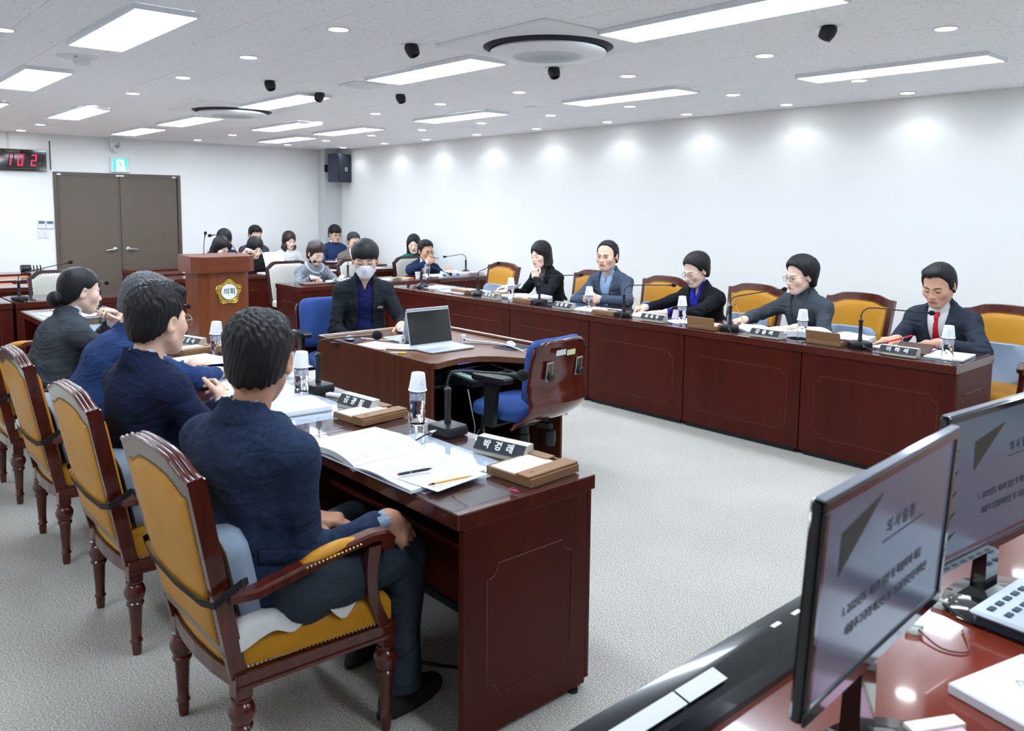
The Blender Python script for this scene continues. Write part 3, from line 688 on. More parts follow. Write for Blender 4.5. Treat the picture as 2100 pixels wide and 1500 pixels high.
        sp.loops(L); obj('arm_support', sp, m_chairwood, t, smooth=40)
    return t
ARM = armchair('a', (0, 0, 0), 0)
# lumbar cushion with elastic strap round the chair back
def lumbar():
    t = thing('lumbar_cushion', 'c', 'cushion', (0, 0, 0), 0, 'lumbar cushions')
    T = Matrix.Translation((0, -.235, .36)) @ Matrix.Rotation(R(11), 4, 'X')
    o = [(.19*cos(a)*(1 if abs(cos(a)) > .99 else 1), 0) for a in (0,)]
    sh = [(max(-1, min(1, 1.25*cos(a)))*.195, .215+max(-1, min(1, 1.25*sin(a)))*.15) for a in [2*pi*k/28 for k in range(28)]]
    cz = .215; lp = lambda k, y: [(x*k, y, cz+(z-cz)*k) for x, z in sh]
    obj('pad', MB().loops([lp(k, y) for k, y in ((.1, .058), (1, .058), (1.02, .075), (1.0, .11), (.93, .128), (.75, .122), (.4, .112), (.05, .11))], M=T), m_grey, t, smooth=60)
    b = MB(); hx, hy = .287, .05
    ring = [(-hx, hy), (-hx, -.033), (-.2, -.042), (0, -.045), (.2, -.042), (hx, -.033), (hx, hy), (.19, .1), (-.19, .1)]
    zz = [.275, .25, .23, .22, .23, .25, .275, .22, .22]
    L = [[(x*k, y*k, z+dz) for (x, y), z in zip(ring, zz)] for k, dz in ((1, -.011), (1.01, -.011), (1.01, .011), (1, .011))]
    L.append(L[0]); b.loops(L, M=T, cap=False); obj('strap', b, mat('elastic_black', (18, 20, 24), .8), t)
    return t
LUM = lumbar()
seatpad_n = [0]
def white_seat(label, loc, rz):
    t = thing('seat_cloth', label, 'seat cover', loc, rz, 'white seat cloths')
    def fn(u, v):
        x = -.265+.53*u; y = -.235+.4*v
        e = max(abs(u-.5)*2, 0)**6; z = .482+.012*sin(u*19+v*7)*sin(v*13+u*3)+.006*sin(u*41)*cos(v*33)+.008
        z -= .1*max(0, abs(x)-.235)/.03*.55*(1 if x < 0 or True else 0)*(.6+.4*sin(v*15+(2 if x > 0 else 0)))
        return (x*(1+.04*sin(v*11)), y, z)
    obj('cloth', MB().grid(fn, 26, 22, thick=.006), mat('white_cloth', (226, 226, 222), .9, bump=.15, bscale=300), t, smooth=70)
    return t
lch = [(1.105, 2.37, 'nearest, under the man in the navy check blazer'), (1.105, 3.32, 'under the man in navy with glasses'), (1.105, 4.34, 'under the man in bright blue'), (1.105, 5.35, 'at the left edge under the woman with a hair bun'), (1.15, 6.4, 'empty at the left edge beyond the woman with a bun')]
first = True
for x, y, w in lch:
    lab = 'yellow leather armchair, left row, '+w
    if first: ARM.location = (x, y, 0); ARM.rotation_euler = (0, 0, R(-90)); ARM['label'] = lab; first = False; c = ARM
    else: c = dup(ARM, (x, y, 0), R(-90), lab)
LUM.location = (1.105, 2.37, 0); LUM.rotation_euler = (0, 0, R(-90)); LUM['label'] = 'blue grey lumbar cushion with black strap on the nearest yellow chair'
for (x, y, w), q in zip(lch[1:4], ('second nearest yellow chair, behind the man with glasses', 'third yellow chair behind the man in bright blue', 'yellow chair at the left edge of the picture')): dup(LUM, (x, y, 0), R(-90), 'blue grey lumbar cushion on the '+q)
w0 = white_seat('crumpled white cloth on the nearest yellow chair seat', (1.105, 2.37, 0), R(-90)); dup(w0, (1.105, 5.35, 0), R(-90), 'white cloth on the yellow chair seat at the left edge')
rch = [(6.22, 7.6, -90, 'empty, farthest of the row'), (6.2, 6.08, -90, 'behind the woman with bobbed hair'), (6.22, 5.12, -88, 'behind the man in the slate jacket'), (6.2, 4.08, -90, 'behind the woman with the blue shirt'), (6.2, 3.12, -90, 'behind the woman in charcoal'), (6.2, 2.04, -90, 'nearest, behind the man with the red tie')]
lc = ['on the empty chair', 'behind the woman with bobbed hair', 'behind the man in the slate jacket', 'behind the woman with the blue shirt', 'behind the woman in charcoal', 'behind the man with the red tie']
for i, (x, y, a, w) in enumerate(rch):
    dup(ARM, (x, y, 0), R(90), 'yellow leather armchair of the right row, '+w)
    dup(LUM, (x, y, 0), R(90), 'pale blue lumbar cushion in the right row '+lc[i], 'lumbar cushions')
# cream witness chairs
def creamchair(label, loc, rz):
    t = thing('witness_chair', label, 'chair', loc, rz, 'cream witness chairs')
    lm = mesh('leg', MB().loops([[(-.018, -.018, 0), (.018, -.018, 0), (.018, .018, 0), (-.018, .018, 0)], [(-.024, -.024, .4), (.024, -.024, .4), (.024, .024, .4), (-.024, .024, .4)]])); lm.materials.append(m_darkwood)
    for x, y in ((-.25, .2), (.25, .2), (-.24, -.22), (.24, -.22)): obj('leg', lm, None, t, (x, y, 0))
    so = [(.28*max(-1, min(1, 1.3*cos(2*pi*k/24))), .25*max(-1, min(1, 1.3*sin(2*pi*k/24)))) for k in range(24)]
    obj('seat', MB().pad(so, .39, .47, .02, .02), m_cream, t, smooth=50)
    T = Matrix.Translation((0, -.25, .4)) @ Matrix.Rotation(R(8), 4, 'X'); H = .56
    def ol(w, z0, z1, st):
        return [(-w*.92, z0), (w*.92, z0)]+[(w*a, z1-st+st*b) for a, b in ((1, 0), (.92, .15), (.82, .55), (.72, .88), (.6, 1), (.2, 1))]+[(-w*a, z1-st+st*b) for a, b in ((.2, 1), (.6, 1), (.72, .88), (.82, .55), (.92, .15), (1, 0))]
    oo = ol(.3, .02, H, .075); ii = ol(.262, .05, H-.04, .06); th = .02
    L = [[(x, -th, z) for x, z in ii], [(x, -th, z) for x, z in oo], [(x, th, z) for x, z in oo], [(x, th, z) for x, z in ii]]
    obj('back_frame', MB().loops(L+[L[0]], M=T, cap=False), m_darkwood, t, smooth=30)
    cz = .3
    obj('backrest', MB().loops([[(x*k, y, cz+(z-cz)*k) for x, z in ii] for k, y in ((.05, -th), (1, -th*.9), (1, th*.9), (.97, th+.006), (.85, th+.013), (.4, th+.018), (.03, th+.018))], M=T), m_cream, t, smooth=50)
    st = MB(); studs(st, [(p[0], th+.003, p[1]) for p in along([(x*.985, .3+(z-.3)*.985) for x, z in ii], .026)], r=.0095, M=T, ax=(0, 1, 0))
    tag(obj('nail_trim', st, m_text, t), kind='stuff')
    return t
c0 = creamchair('cream fabric chair with dark frame behind the woman in tweed', (4.8, 9.5, 0), pi)
for x, y, a, w in ((5.78, 9.45, 180, 'empty, beside the masked man\'s head'), (6.7, 9.5, 180, 'behind the man in the navy suit'), (2.15, 9.5, 178, 'empty at the left, behind the microphone')): dup(c0, (x, y, 0), R(a), 'cream fabric chair with dark frame, '+w)
# the navy-suited man's chair has a second neighbour
# orange gallery chairs
def orangechair(label, loc, rz):
    t = thing('gallery_chair', label, 'chair', loc, rz, 'orange gallery chairs')
    for s in (-1, 1):
        obj('side_frame', MB().tube([(s*.24, -.2, 0), (s*.24, -.2, .42), (s*.245, -.235, .76)], .014, 8).tube([(s*.24, -.2, .42), (s*.24, .2, .42), (s*.24, .22, 0)], .014, 8), m_white, t, smooth=50)
    o = [(.225*max(-1, min(1, 1.3*cos(2*pi*k/20))), .21*max(-1, min(1, 1.3*sin(2*pi*k/20)))) for k in range(20)]
    obj('seat', MB().pad(o, .42, .47, .015, .02), m_orange, t, smooth=50)
    T = Matrix.Translation((0, -.235, .605)) @ Matrix.Rotation(R(98), 4, 'X'); o = [(x, y*.62) for x, y in o]
    obj('backrest', MB().pad(o, -.02, .025, .012, .02, M=T), m_orange, t, smooth=50)
    return t
oc = orangechair('orange vinyl gallery chair beside the podium, left end of the first row', (3.72, 10.95, 0), pi)
oks = [(5.3, 10.85, 'first gallery row, empty behind the woman in tweed'), (5.85, 10.9, 'first gallery row, beside the woman in tweed'), (5.35, 11.68, 'second gallery row, empty below the woman in white'), (5.95, 11.7, 'second gallery row, right of the empty one'), (6.6, 10.9, 'first gallery row near the wall, behind the masked man'), (1.75, 10.8, 'left side, first row, nearer the door'), (1.25, 10.8, 'left side, first row, second from the door'), (.75, 10.8, 'left side, first row, third from the door'), (2.1, 11.8, 'left side, second row, nearer the door'), (1.5, 11.8, 'left side, second row, farther left'), (4.75, 10.95, 'first gallery row under the woman lifting papers'), (4.28, 11.0, 'first gallery row under the woman in black behind the podium'), (4.6, 11.62, 'second gallery row under the woman hidden by the podium'), (5.97, 12.55, 'third gallery row under the woman in white'), (5.42, 12.55, 'third gallery row under the man in dark grey'), (6.65, 11.7, 'second gallery row under the man in brown'), (6.8, 12.4, 'third gallery row under the man in the blue sweater')]
for x, y, w in oks: dup(oc, (x, y, 0), pi, 'orange vinyl gallery chair, '+w)
# ------------------------------------------------------------------ operators' desk
t = thing('operator_desk', 'brown L shaped operators desk with curved inner edge and laptops', 'desk', (0, 0, 0))
OX0, OX1, OY0, OY1 = 2.76, 3.72, 3.66, 5.17; oh = .742
otl = [(OX0, OY0+.3), (OX0, OY1), (OX1, OY1), (OX1, OY0), (3.62, 3.58), (3.5, 3.55), (3.4, 3.6), (3.34, 3.7), (3.27, 3.82), (3.18, 3.9), (3.05, 3.93), (2.92, 3.9), (2.83, 3.87)]
obj('worktop', MB().prism(otl, oh-.035, oh), m_optop, t)
sp = MB(); M = frame(OX0-.002, 0, 0, (0, 1, 0), (0, 0, 1))
sp.prism([(3.82, .757), (5.17, .757), (5.17, .62), (5.1, .25), (5.02, .03), (4.05, .03), (3.95, .12), (3.82, .35)], -.012, .012, M=M)
obj('side_panel', sp, m_op, t)
obj('right_panel', MB().box(OX1-.02, OX1, OY0+.05, OY1, .03, .757, .003), m_op, t)
rm = MB().box(OX1-.012, OX1+.012, OY0+.0, OY1, .757, .763, .002).box(OX0, OX1-.012, OY1-.012, OY1+.01, .743, .760, .002); obj('edge_lip', rm, mat('edge_band', (196, 180, 168), .4), t)
obj('back_panel', MB().box(OX0+.012, OX1-.02, OY1-.35, OY1-.33, .03, oh-.04), m_op, t)
obj('keyboard_shelf', MB().box(OX0+.015, 3.3, 3.98, 4.4, .56, .575, .002), m_blk, t)
obj('base_shelf', MB().box(OX0+.012, OX1-.02, 4.1, OY1-.35, .07, .09), m_op, t)
# operator chairs
m_ply = mat('plywood_shell', (92, 34, 26), .16, coat=.8, grain=(3, 5, 9, .8), col2=(60, 20, 16))
m_blue = mat('blue_upholstery', (48, 82, 150), .85, noise=(38, .5), col2=(40, 68, 132), bump=.1)
def opchair(label, loc, rz, lift=0):
    t = thing('operator_chair', label, 'chair', loc, rz, 'operator swivel chairs')
    st = MB()
    for k in range(5):
        a = 2*pi*k/5+.3; M = Matrix.Rotation(a, 4, 'Z')
        L = [[(x, -w, z0), (x, w, z0), (x, w*.7, z1), (x, -w*.7, z1)] for x, w, z0, z1 in ((.02, .03, .07, .12), (.16, .026, .065, .105), (.3, .02, .06, .085))]
        obj('base_arm', MB().loops(L, M=M), m_blk, t)
        obj('castor', MB().lathe([(0, -.022), (.028, -.02), (.03, -.01), (.03, .01), (.028, .02), (0, .022)], 14, M=M @ Matrix.Translation((.29, 0, .03)) @ Matrix.Rotation(R(90), 4, 'X'), cap=False), m_blk, t, smooth=40)
    obj('gas_column', MB().lathe([(0, .07), (.045, .07), (.045, .2), (.036, .205), (.036, .3), (.03, .305), (.03, .42), (0, .42)], 18, cap=False), m_blk, t, smooth=40)
    mech = MB().box(-.09, .09, -.12, .12, .385, .425, .008).lathe([(0, -.07), (.028, -.065), (.034, -.02), (.034, .02), (.02, .03), (0, .03)], 14, M=Matrix.Translation((.02, -.19, .33)), cap=False).box(.0, .04, -.2, -.1, .36, .4, .006)
    obj('mechanism', mech, m_blk, t, smooth=30)
    o = [(.235*max(-1, min(1, 1.22*cos(2*pi*k/28))), .05+.215*max(-1, min(1, 1.22*sin(2*pi*k/28)))) for k in range(28)]
    obj('seat', MB().pad(o, .425, .505, .02, .03), m_blue, t, smooth=60)
    # plywood shell: curved sheet from under the seat up the back
    def sh(u, v):
        w = .25-.02*max(0, v-.5); x = (u-.5)*2
        if v < .4: f = v/.4; y = -.16-.12*sin(f*pi/2); z = .42+.16*f*f; 
        else: f = (v-.4)/.6; y = -.28-.03*sin(f*pi)*0-.05*f; z = .58+.34*f
        y -= .035*math.exp(-((v-.33)/.13)**2)
        ww = w*(1-.1*max(0, v-.85)/.15*abs(x)**2); z2 = z-(.055*abs(x)**4 if v > .95 else 0)-(.03*abs(x)**3 if v < .06 else 0)
        return (x*ww, y+.045*x*x, z2)
    S = MB(); nu, nv = 20, 30; A = [[Vector(sh(i/nu, j/nv)) for i in range(nu+1)] for j in range(nv+1)]
    S.grid(lambda u, v: sh(u, v), nu, nv)
    so = obj('plywood_shell', S, m_ply, t, smooth=80)
    md = so.modifiers.new('s', 'SOLIDIFY'); md.thickness = .012
    o = []
    for k in range(28):
        a = 2*pi*k/28; o.append((.215*max(-1, min(1, 1.25*cos(a))), .25*max(-1, min(1, 1.25*sin(a)))))
    def bp(k, d):
        L = []
        for x, z in o:
            xx, zz = x*k, .728+z*k*.76; f = (zz-.58)/.34; L.append((xx, -.285-.05*f+.045*(xx/.25)**2+d, zz+(.04 if z > .2 else 0)*(abs(x) > .05)*(1-abs(x)/.3)*0))
        return L
    obj('back_liner', MB().loops([bp(.95, .008), bp(.99, .014), bp(.99, .04), bp(.94, .045)]), m_blk, t, smooth=50)
    obj('backrest', MB().loops([bp(.9, .02), bp(1.0, .04), bp(1.04, .06), bp(1.0, .09), bp(.85, .105), bp(.5, .098), bp(.05, .095)]), m_blue, t, smooth=60)
    for s in (-1, 1):
        ar = MB().loops([[(s*.28+x, y*k+.0, z) for x, y in ((-.04, -.13), (.03, -.14), (.045, -.1), (.045, .1), (.03, .14), (-.03, .14), (-.045, .1), (-.045, -.1))] for k, z in ((.95, .665), (1, .672), (1, .69), (.93, .7))])
        a_ = obj('armrest', ar, m_blk, t, smooth=40)
        obj('arm_post', MB().loops([[(s*.285-.014, y0, z), (s*.285+.014, y0, z), (s*.285+.014, y1, z), (s*.285-.014, y1, z)] for z, y0, y1 in ((.665, -.06, .05), (.6, -.05, .045), (.5, -.04, .045), (.42, -.03, .05), (.4, -.02, .05))]).box(s*.09, s*.29, -.02, .04, .395, .41, .003), m_blk, t, smooth=30)
        P = Vector(sh(.5+s*.27, .69)); Mx = frame(P.x, P.y-.014, P.z, (1, 0, 0), (0, -.12, 1))
        br = obj('adjuster_plate', MB().box(-.028, .028, -.055, .055, -.002, .004, .0015, M=Mx), mat('bracket_grey', (160, 160, 150), .4, metal=.6), t)
        sl = MB()
        for k in (-1, 0, 1): sl.box(k*.014-.003, k*.014+.003, -.01, .045, .0035, .006, M=Mx)
        obj('slots', sl, m_blk2, br); obj('adjuster_knob', MB().lathe([(0, 0), (.02, 0), (.024, .006), (.024, .02), (.019, .026), (0, .027)], 12, M=Mx @ Matrix.Translation((0, -.028, .003)), cap=False), m_blk, br, smooth=30)
    return t
oc1 = opchair('empty swivel chair with glossy red plywood shell and blue seat', (3.27, 3.59, 0), R(6))
P = []
for dx, w, c_, nm, dz in ((-.07, .085, (205, 208, 205), 'asset_sticker', .0), (.02, .075, (206, 212, 168), 'note_sticker', -.008)):
    q = MB().box(-w/2+dx, w/2+dx, -.016, .016, 0, .001, M=frame(0, -.3385, .85+dz, (1, 0, 0), (0, -.1, 1)))
    obj(nm, q, mat(nm, c_, .6), oc1)
dup(oc1, (3.2, 5.72, 0), R(172), 'swivel chair with plywood shell and blue back under the masked man', keep=lambda c: 'sticker' not in c.name)
# podium side folding-chair etc. left out of sight
# ------------------------------------------------------------------ signed distance modelling for bodies and clothes
f4 = np.float32
def A3(v): return np.array(v, dtype=f4)
def nrm(v): v = np.array(v, float); return v/np.linalg.norm(v)
def cap(P, a, b, ra, rb=None):
    rb = ra if rb is None else rb; a = A3(a); b = A3(b); ab = b-a; L = float(ab@ab)+1e-12
    h = np.clip(((P-a)@ab)/L, 0, 1); q = P-a-h[:, None]*ab
    return np.sqrt((q*q).sum(1))-(ra+(rb-ra)*h)
def ell(P, c, r, M=None):
    q = P-A3(c)
    if M is not None: q = q@M.astype(f4)
    r = A3(r); k0 = np.sqrt(((q/r)**2).sum(1))+1e-9; k1 = np.sqrt(((q/(r*r))**2).sum(1))+1e-9
    return k0*(k0-1)/k1
def rbox(P, c, h, r, M=None):
    q = P-A3(c)
    if M is not None: q = q@M.astype(f4)
    q = np.abs(q)-(A3(h)-r); return np.sqrt((np.maximum(q, 0)**2).sum(1))+np.minimum(q.max(1), 0)-r
def smin(a, b, k): h = np.maximum(k-np.abs(a-b), 0)/k; return np.minimum(a, b)-h*h*k*.25
def smax(a, b, k): return -smin(-a, -b, k)
def snet(fn, lo, hi, h, B=8):
    lo = np.array(lo, float); n = (np.ceil((np.array(hi)-lo)/h).astype(int)//B+1)*B; nb = n//B
    g = np.stack(np.meshgrid(*[np.arange(k) for k in nb], indexing='ij'), -1).reshape(-1, 3)
    cd_ = fn((lo+(g*B+(B-1)/2)*h).astype(f4)); act = np.abs(cd_) < B*h*.87*1.35+.012
    D = np.repeat(np.repeat(np.repeat(cd_.reshape(nb), B, 0), B, 1), B, 2).astype(f4)
    off = np.stack(np.meshgrid(*[np.arange(B)]*3, indexing='ij'), -1).reshape(-1, 3)
    ga = g[act]*B
    for i in range(0, len(ga), 400):
        idx = (ga[i:i+400, None, :]+off[None]).reshape(-1, 3)
        D[idx[:, 0], idx[:, 1], idx[:, 2]] = fn((lo+idx*h).astype(f4))
    S = D < 0
    c = S[:-1, :-1, :-1].astype(np.int8)
    for dx, dy, dz in ((1, 0, 0), (0, 1, 0), (0, 0, 1), (1, 1, 0), (1, 0, 1), (0, 1, 1), (1, 1, 1)):
        c = c+S[dx:n[0]-1+dx, dy:n[1]-1+dy, dz:n[2]-1+dz]
    ci = np.argwhere((c > 0) & (c < 8))
    ids = np.full(c.shape, -1, np.int32); ids[ci[:, 0], ci[:, 1], ci[:, 2]] = np.arange(len(ci))
    cor = [(x, y, z) for x in (0, 1) for y in (0, 1) for z in (0, 1)]
    val = np.stack([D[ci[:, 0]+a, ci[:, 1]+b, ci[:, 2]+e] for a, b, e in cor], 1)
    acc = np.zeros((len(ci), 3)); cn = np.zeros(len(ci))
    for i, p in enumerate(cor):
        for j, q in enumerate(cor):
            if j > i and sum(abs(p[k]-q[k]) for k in range(3)) == 1:
                m = (val[:, i] < 0) != (val[:, j] < 0)
                t = val[:, i]/(val[:, i]-val[:, j]+1e-20)
                acc += np.where(m[:, None], np.array(p)+t[:, None]*(np.array(q)-np.array(p)), 0); cn += m
    V = lo+(ci+acc/cn[:, None])*h
    F = []
    for ax in range(3):
        s0 = [slice(None)]*3; s1 = [slice(None)]*3; s0[ax] = slice(0, -1); s1[ax] = slice(1, None)
        ch = S[tuple(s0)] != S[tuple(s1)]; e = np.argwhere(ch)
        u, w = [(1, 2), (2, 0), (0, 1)][ax]
        e = e[(e[:, u] > 0) & (e[:, w] > 0) & (e[:, u] < ids.shape[u]) & (e[:, w] < ids.shape[w])]
        def at(du, dw): q = e.copy(); q[:, u] -= du; q[:, w] -= dw; return ids[q[:, 0], q[:, 1], q[:, 2]]
        Q = np.stack([at(0, 0), at(1, 0), at(1, 1), at(0, 1)], 1)
        ins = S[e[:, 0], e[:, 1], e[:, 2]]; Q[~ins] = Q[~ins][:, ::-1]; F.append(Q[(Q >= 0).all(1)])
    return V, np.concatenate(F)
def np_mesh(name, parts, mat_=None, smooth=True):
    V = []; F = []; n = 0
    for v, f in parts: V.append(v); F.append(f+n); n += len(v)
    V = np.concatenate(V); F = np.concatenate(F); me = bpy.data.meshes.new(name)
    me.vertices.add(len(V)); me.vertices.foreach_set('co', V.astype(f4).ravel())
    me.loops.add(F.size); me.loops.foreach_set('vertex_index', F.astype(np.int32).ravel())
    me.polygons.add(len(F)); me.polygons.foreach_set('loop_start', np.arange(0, F.size, 4, dtype=np.int32))
    me.polygons.foreach_set('use_smooth', np.ones(len(F), bool))
    me.update(calc_edges=True)
    if mat_: me.materials.append(mat_)
    return me
def rot(yaw=0, pitch=0, roll=0):
    """columns = right, forward, up. yaw + turns to the right, pitch + looks down, roll + tilts to the right"""
    return np.array(Matrix.Rotation(-R(yaw), 3, 'Z') @ Matrix.Rotation(-R(pitch), 3, 'X') @ Matrix.Rotation(R(roll), 3, 'Y'))
# ------------------------------------------------------------------ head (unit head: chin to crown .235, forward +y)
def head_sdf(q, p):
    fem = p.get('fem', 0); wd = p.get('face_w', 1.0); X = np.abs(q[:, 0]); m = np.stack([X, q[:, 1], q[:, 2]], 1)
    d = ell(q, (0, -.014, .036), (.0745*wd, .093, .083))
    d = smin(d, ell(q, (0, .022, -.03), (.060*wd, .066, .078)), .03)
    d = smin(d, ell(q, (0, .058, -.092), (.026-.004*fem, .024, .02)), .035)
    d = smin(d, cap(m, (.050*wd-.004*fem, -.002, -.052), (.018, .058, -.092), .017-.003*fem, .014), .028)
    d = smin(d, ell(m, (.043*wd, .056, -.022), (.022, .02, .022)), .03)
    d = smin(d, cap(m, (0, .083, .018), (.036, .070, .018), .010-.002*fem), .016)
    d = smax(d, -ell(m, (.031, .095, .0), (.019, .017, .0125)), .014)
    d = smin(d, ell(m, (.031, .0695, .0), (.0155, .0145, .0125)), .006)
    d = smin(d, cap(q, (0, .084, .006), (0, .102, -.028), .0065, .0085), .014)
    d = smin(d, ell(q, (0, .102, -.032), (.0105, .0105, .009)), .008)
    d = smin(d, ell(m, (.0125, .092, -.035), (.0075, .009, .0065)), .006)
    d = smax(d, -ell(m, (.007, .099, -.0425), (.004, .005, .003)), .003)
    d = smin(d, ell(q, (0, .080, -.058), (.026, .016, .018)), .018)
    d = smin(d, ell(q, (0, .0925, -.0555), (.019, .007, .0045)), .006)
    d = smin(d, ell(q, (0, .0915, -.0645), (.016, .007, .0052)), .006)
    d = smax(d, -ell(q, (0, .1, -.0602), (.021, .009, .0013)), .003)
    d = smax(d, -ell(q, (0, .092, -.076), (.016, .008, .004)), .01)
    ce, se = cos(R(18)), sin(R(18)); E = np.array([[ce, 0, 0], [0, 1, 0], [0, 0, 1]])
    Me = np.array(Matrix.Rotation(R(-24), 3, 'Z') @ Matrix.Rotation(R(-10), 3, 'X'))
    ear = ell(m, (.079*wd, -.012, -.006), (.0065, .019, .031), Me)
    ear = smax(ear, -ell(m, (.087*wd, -.009, -.002), (.007, .011, .019), Me), .004)
    d = smin(d, ear, .006)
    d = smin(d, ell(m, (.073*wd, .002, -.008), (.006, .006, .009)), .006)
    return d
def surf_y(x, z, p, y0=.13):
    ys = np.linspace(y0, .02, 220).astype(f4); P = np.stack([np.full(220, x), ys, np.full(220, z)], 1).astype(f4)
    d = head_sdf(P, p); k = np.argmax(d < 0); return float(ys[k]) if d[k] < 0 else .06
def pw(y, pts):
    return np.interp(y, [a for a, b in pts], [b for a, b in pts])
def strand(q, f=1.0):
    th = np.arctan2(q[:, 0], q[:, 1]+.25*q[:, 2]); r = q[:, 2]
    return np.sin(th*38+6*np.sin(r*25)+2*np.sin(th*9))*.5+np.sin(th*71+r*40+3*np.sin(th*13))*.3+np.sin(r*60+th*11)*.25*f
def hair_sdf(q, st, p):
    wd = p.get('face_w', 1.0); x, y, z = q[:, 0], q[:, 1], q[:, 2]; X = np.abs(x); m = np.stack([X, y, z], 1)
    def shell(o, top=.0, ex=(0, 0, 0)):
        return smin(ell(q, (0, -.014+ex[1], .036+top), (.0745*wd+o, .093+o, .083+o+top*.3)), ell(q, (0, -.03, -.02), (.066*wd+o*.9, .068+o, .07+o)), .03)
    if st in ('short', 'part', 'grey_short', 'bald_top', 'crop', 'fringe', 'slick'):
        o = {'crop': .010, 'fringe': .013, 'bald_top': .008, 'slick': .010}.get(st, .007)
        d = shell(o, .004)
        if st in ('short', 'part', 'grey_short', 'fringe'): d = smin(d, ell(q, (0, -.004, .062), (.080*wd, .095, .073)), .03)
        line = {'fringe': [(-.13, -.06), (-.06, -.055), (-.035, -.025), (-.018, .0), (0, .0), (.03, .012), (.06, .034), (.1, .04)],
                'bald_top': [(-.13, -.07), (-.06, -.06), (-.03, -.025), (-.018, .0), (0, -.012), (.022, -.006), (.03, .05), (.05, .092), (.075, .108), (.11, .125)],
                'slick': [(-.13, -.085), (-.06, -.075), (-.03, -.025), (-.018, .0), (0, -.022), (.022, -.018), (.034, .03), (.06, .08), (.1, .096)]}.get(st,
                [(-.13, -.066), (-.07, -.062), (-.035, -.03), (-.018, .0), (-.005, -.012), (.015, -.006), (.024, .03), (.055, .072), (.1, .086)])
        reg = pw(y, line)-z
        if st in ('fringe', 'short', 'part'): reg = reg+.0035*np.sin(x*150+2*np.sin(x*47))+.002*np.sin(x*330+y*200)
        if st == 'slick': reg = reg+.0-np.where(y > .05, .012*np.exp(-((x-.02)/.02)**2), 0)
        if st == 'bald_top':
            reg = np.maximum(reg, np.where(y > -.02, .05-np.abs(x)-(.06-y)*.0, -1)) if False else reg
        d = smax(d, reg*.8, .012)
        if st == 'bald_top': d = np.minimum(d, smax(ell(q, (.0, -.03, .05), (.06, .075, .077)), -(z-.09), .01))
        if st in ('short', 'part', 'grey_short', 'slick'): d = smin(d, ell(q, (.012, .038, .098), (.055, .045, .026)), .025)
        if st == 'slick': d = smax(d, reg*.8, .008)
        if st == 'fringe':
            d = smin(d, smax(ell(q, (0, .018, .045), (.081*wd, .082, .07)), (pw(x, [(-.09, .03), (-.04, .026), (-.01, .034), (.02, .028), (.05, .034), (.09, .03)])-z), .01), .01)
            d = smax(d, -(cap(m, (.09, -.012, -.02), (.09, -.01, .01), .02)), .01)
        # clear the ear
        d = smax(d, -ell(m, (.085*wd, -.01, -.012), (.018, .019, .028)), .008)
        if st in ('short', 'part', 'grey_short', 'bald_top'): d = d-.0028*np.clip((z-.02)/.06, 0, 1)*np.sin(x*210+3*np.sin(y*70))*np.sin(y*190+z*120+2*np.sin(x*60))
        return d-.0016*strand(q)
    if st == 'bun':
        d = smax(shell(.009), (pw(y, [(-.13, -.075), (-.07, -.085), (-.03, -.035), (-.014, .018), (.02, .018), (.05, .05), (.1, .072)])-z)*.8, .01)
        d = smin(d, ell(q, (0, -.118, -.052), (.043, .036, .042)), .008)
        return d-.001*strand(q)
    if st in ('bob', 'bobshort', 'volume', 'backvolume'):
        o = {'bob': .014, 'bobshort': .016, 'volume': .018, 'backvolume': .014}[st]; low = {'bob': -.115, 'bobshort': -.095, 'volume': -.08, 'backvolume': -.07}[st]
        d = shell(o, .01)
        if st == 'bob': d = smin(d, smax(cap(m, (.052, -.02, .02), (.058, -.005, -.1), .036, .034), low-z, .012), .03); d = smin(d, ell(q, (0, -.06, -.07), (.07, .05, .055)), .03)
        if st == 'bobshort': d = smin(d, cap(m, (.05, -.02, .02), (.05, -.02, -.07), .036, .032), .03)
        if st == 'volume': d = smin(d, ell(q, (0, -.045, .045), (.094, .092, .08)), .03); d = smin(d, cap(m, (.05, -.03, .0), (.05, -.045, -.065), .036, .026), .03)
        if st == 'backvolume': d = smin(d, ell(q, (0, -.045, .055), (.082, .085, .075)), .03)
        # face window
        up = st in ('volume', 'backvolume'); fw = ell(q, (.012 if st == 'bob' else -.012*up, .108, -.012 if up else -.035), ((.068 if up else .062)*wd, .09, .1 if not up else .105))
        d = smax(d, -fw, .012)
        if st in ('volume', 'backvolume'): d = smax(d, -ell(m, (.088*wd, .01, -.022), (.03, .03, .034)), .012); d = smax(d, (pw(y, [(-.12, low), (-.05, low), (-.02, -.03), (.02, -.0), (.04, .05), (.065, .082), (.1, .096)])-z)*.8, .012)
        else: d = smax(d, (pw(y, [(-.12, low), (.03, low), (.05, -.06), (.07, .0), (.1, .03)])-z)*.8, .012)
        return d-(.003 if st == 'volume' else .002)*strand(q)
    if st in ('long', 'longwave', 'ponytail'):
        d = shell(.017, .01)
        if st != 'ponytail':
            amp = .008 if st == 'longwave' else .003
            L = cap(m, (.056, -.01, .02), (.066, .0, -.1), .034, .036); L2 = cap(m, (.066, .0, -.1), (.07, .03, -.25), .038, .022)
            L = smin(L, L2, .03)+amp*np.sin(z*60+x*30); d = smin(d, L, .03); d = smin(d, cap(q, (0, -.05, -.02), (0, -.06, -.2), .066, .05), .03)
        else:
            d = smin(d, cap(q, (-.01, -.09, .02), (-.045, -.10, -.10), .042, .022), .025)+.003*np.sin(z*80+x*60)
            d = smax(d, -ell(m, (.085*wd, -.01, -.012), (.018, .019, .028)), .01)
            d = smax(d, (pw(y, [(-.14, -.14), (-.06, -.11), (-.03, -.03), (.02, -.03), (.05, .035), (.1, .06)])-z)*.8, .012)
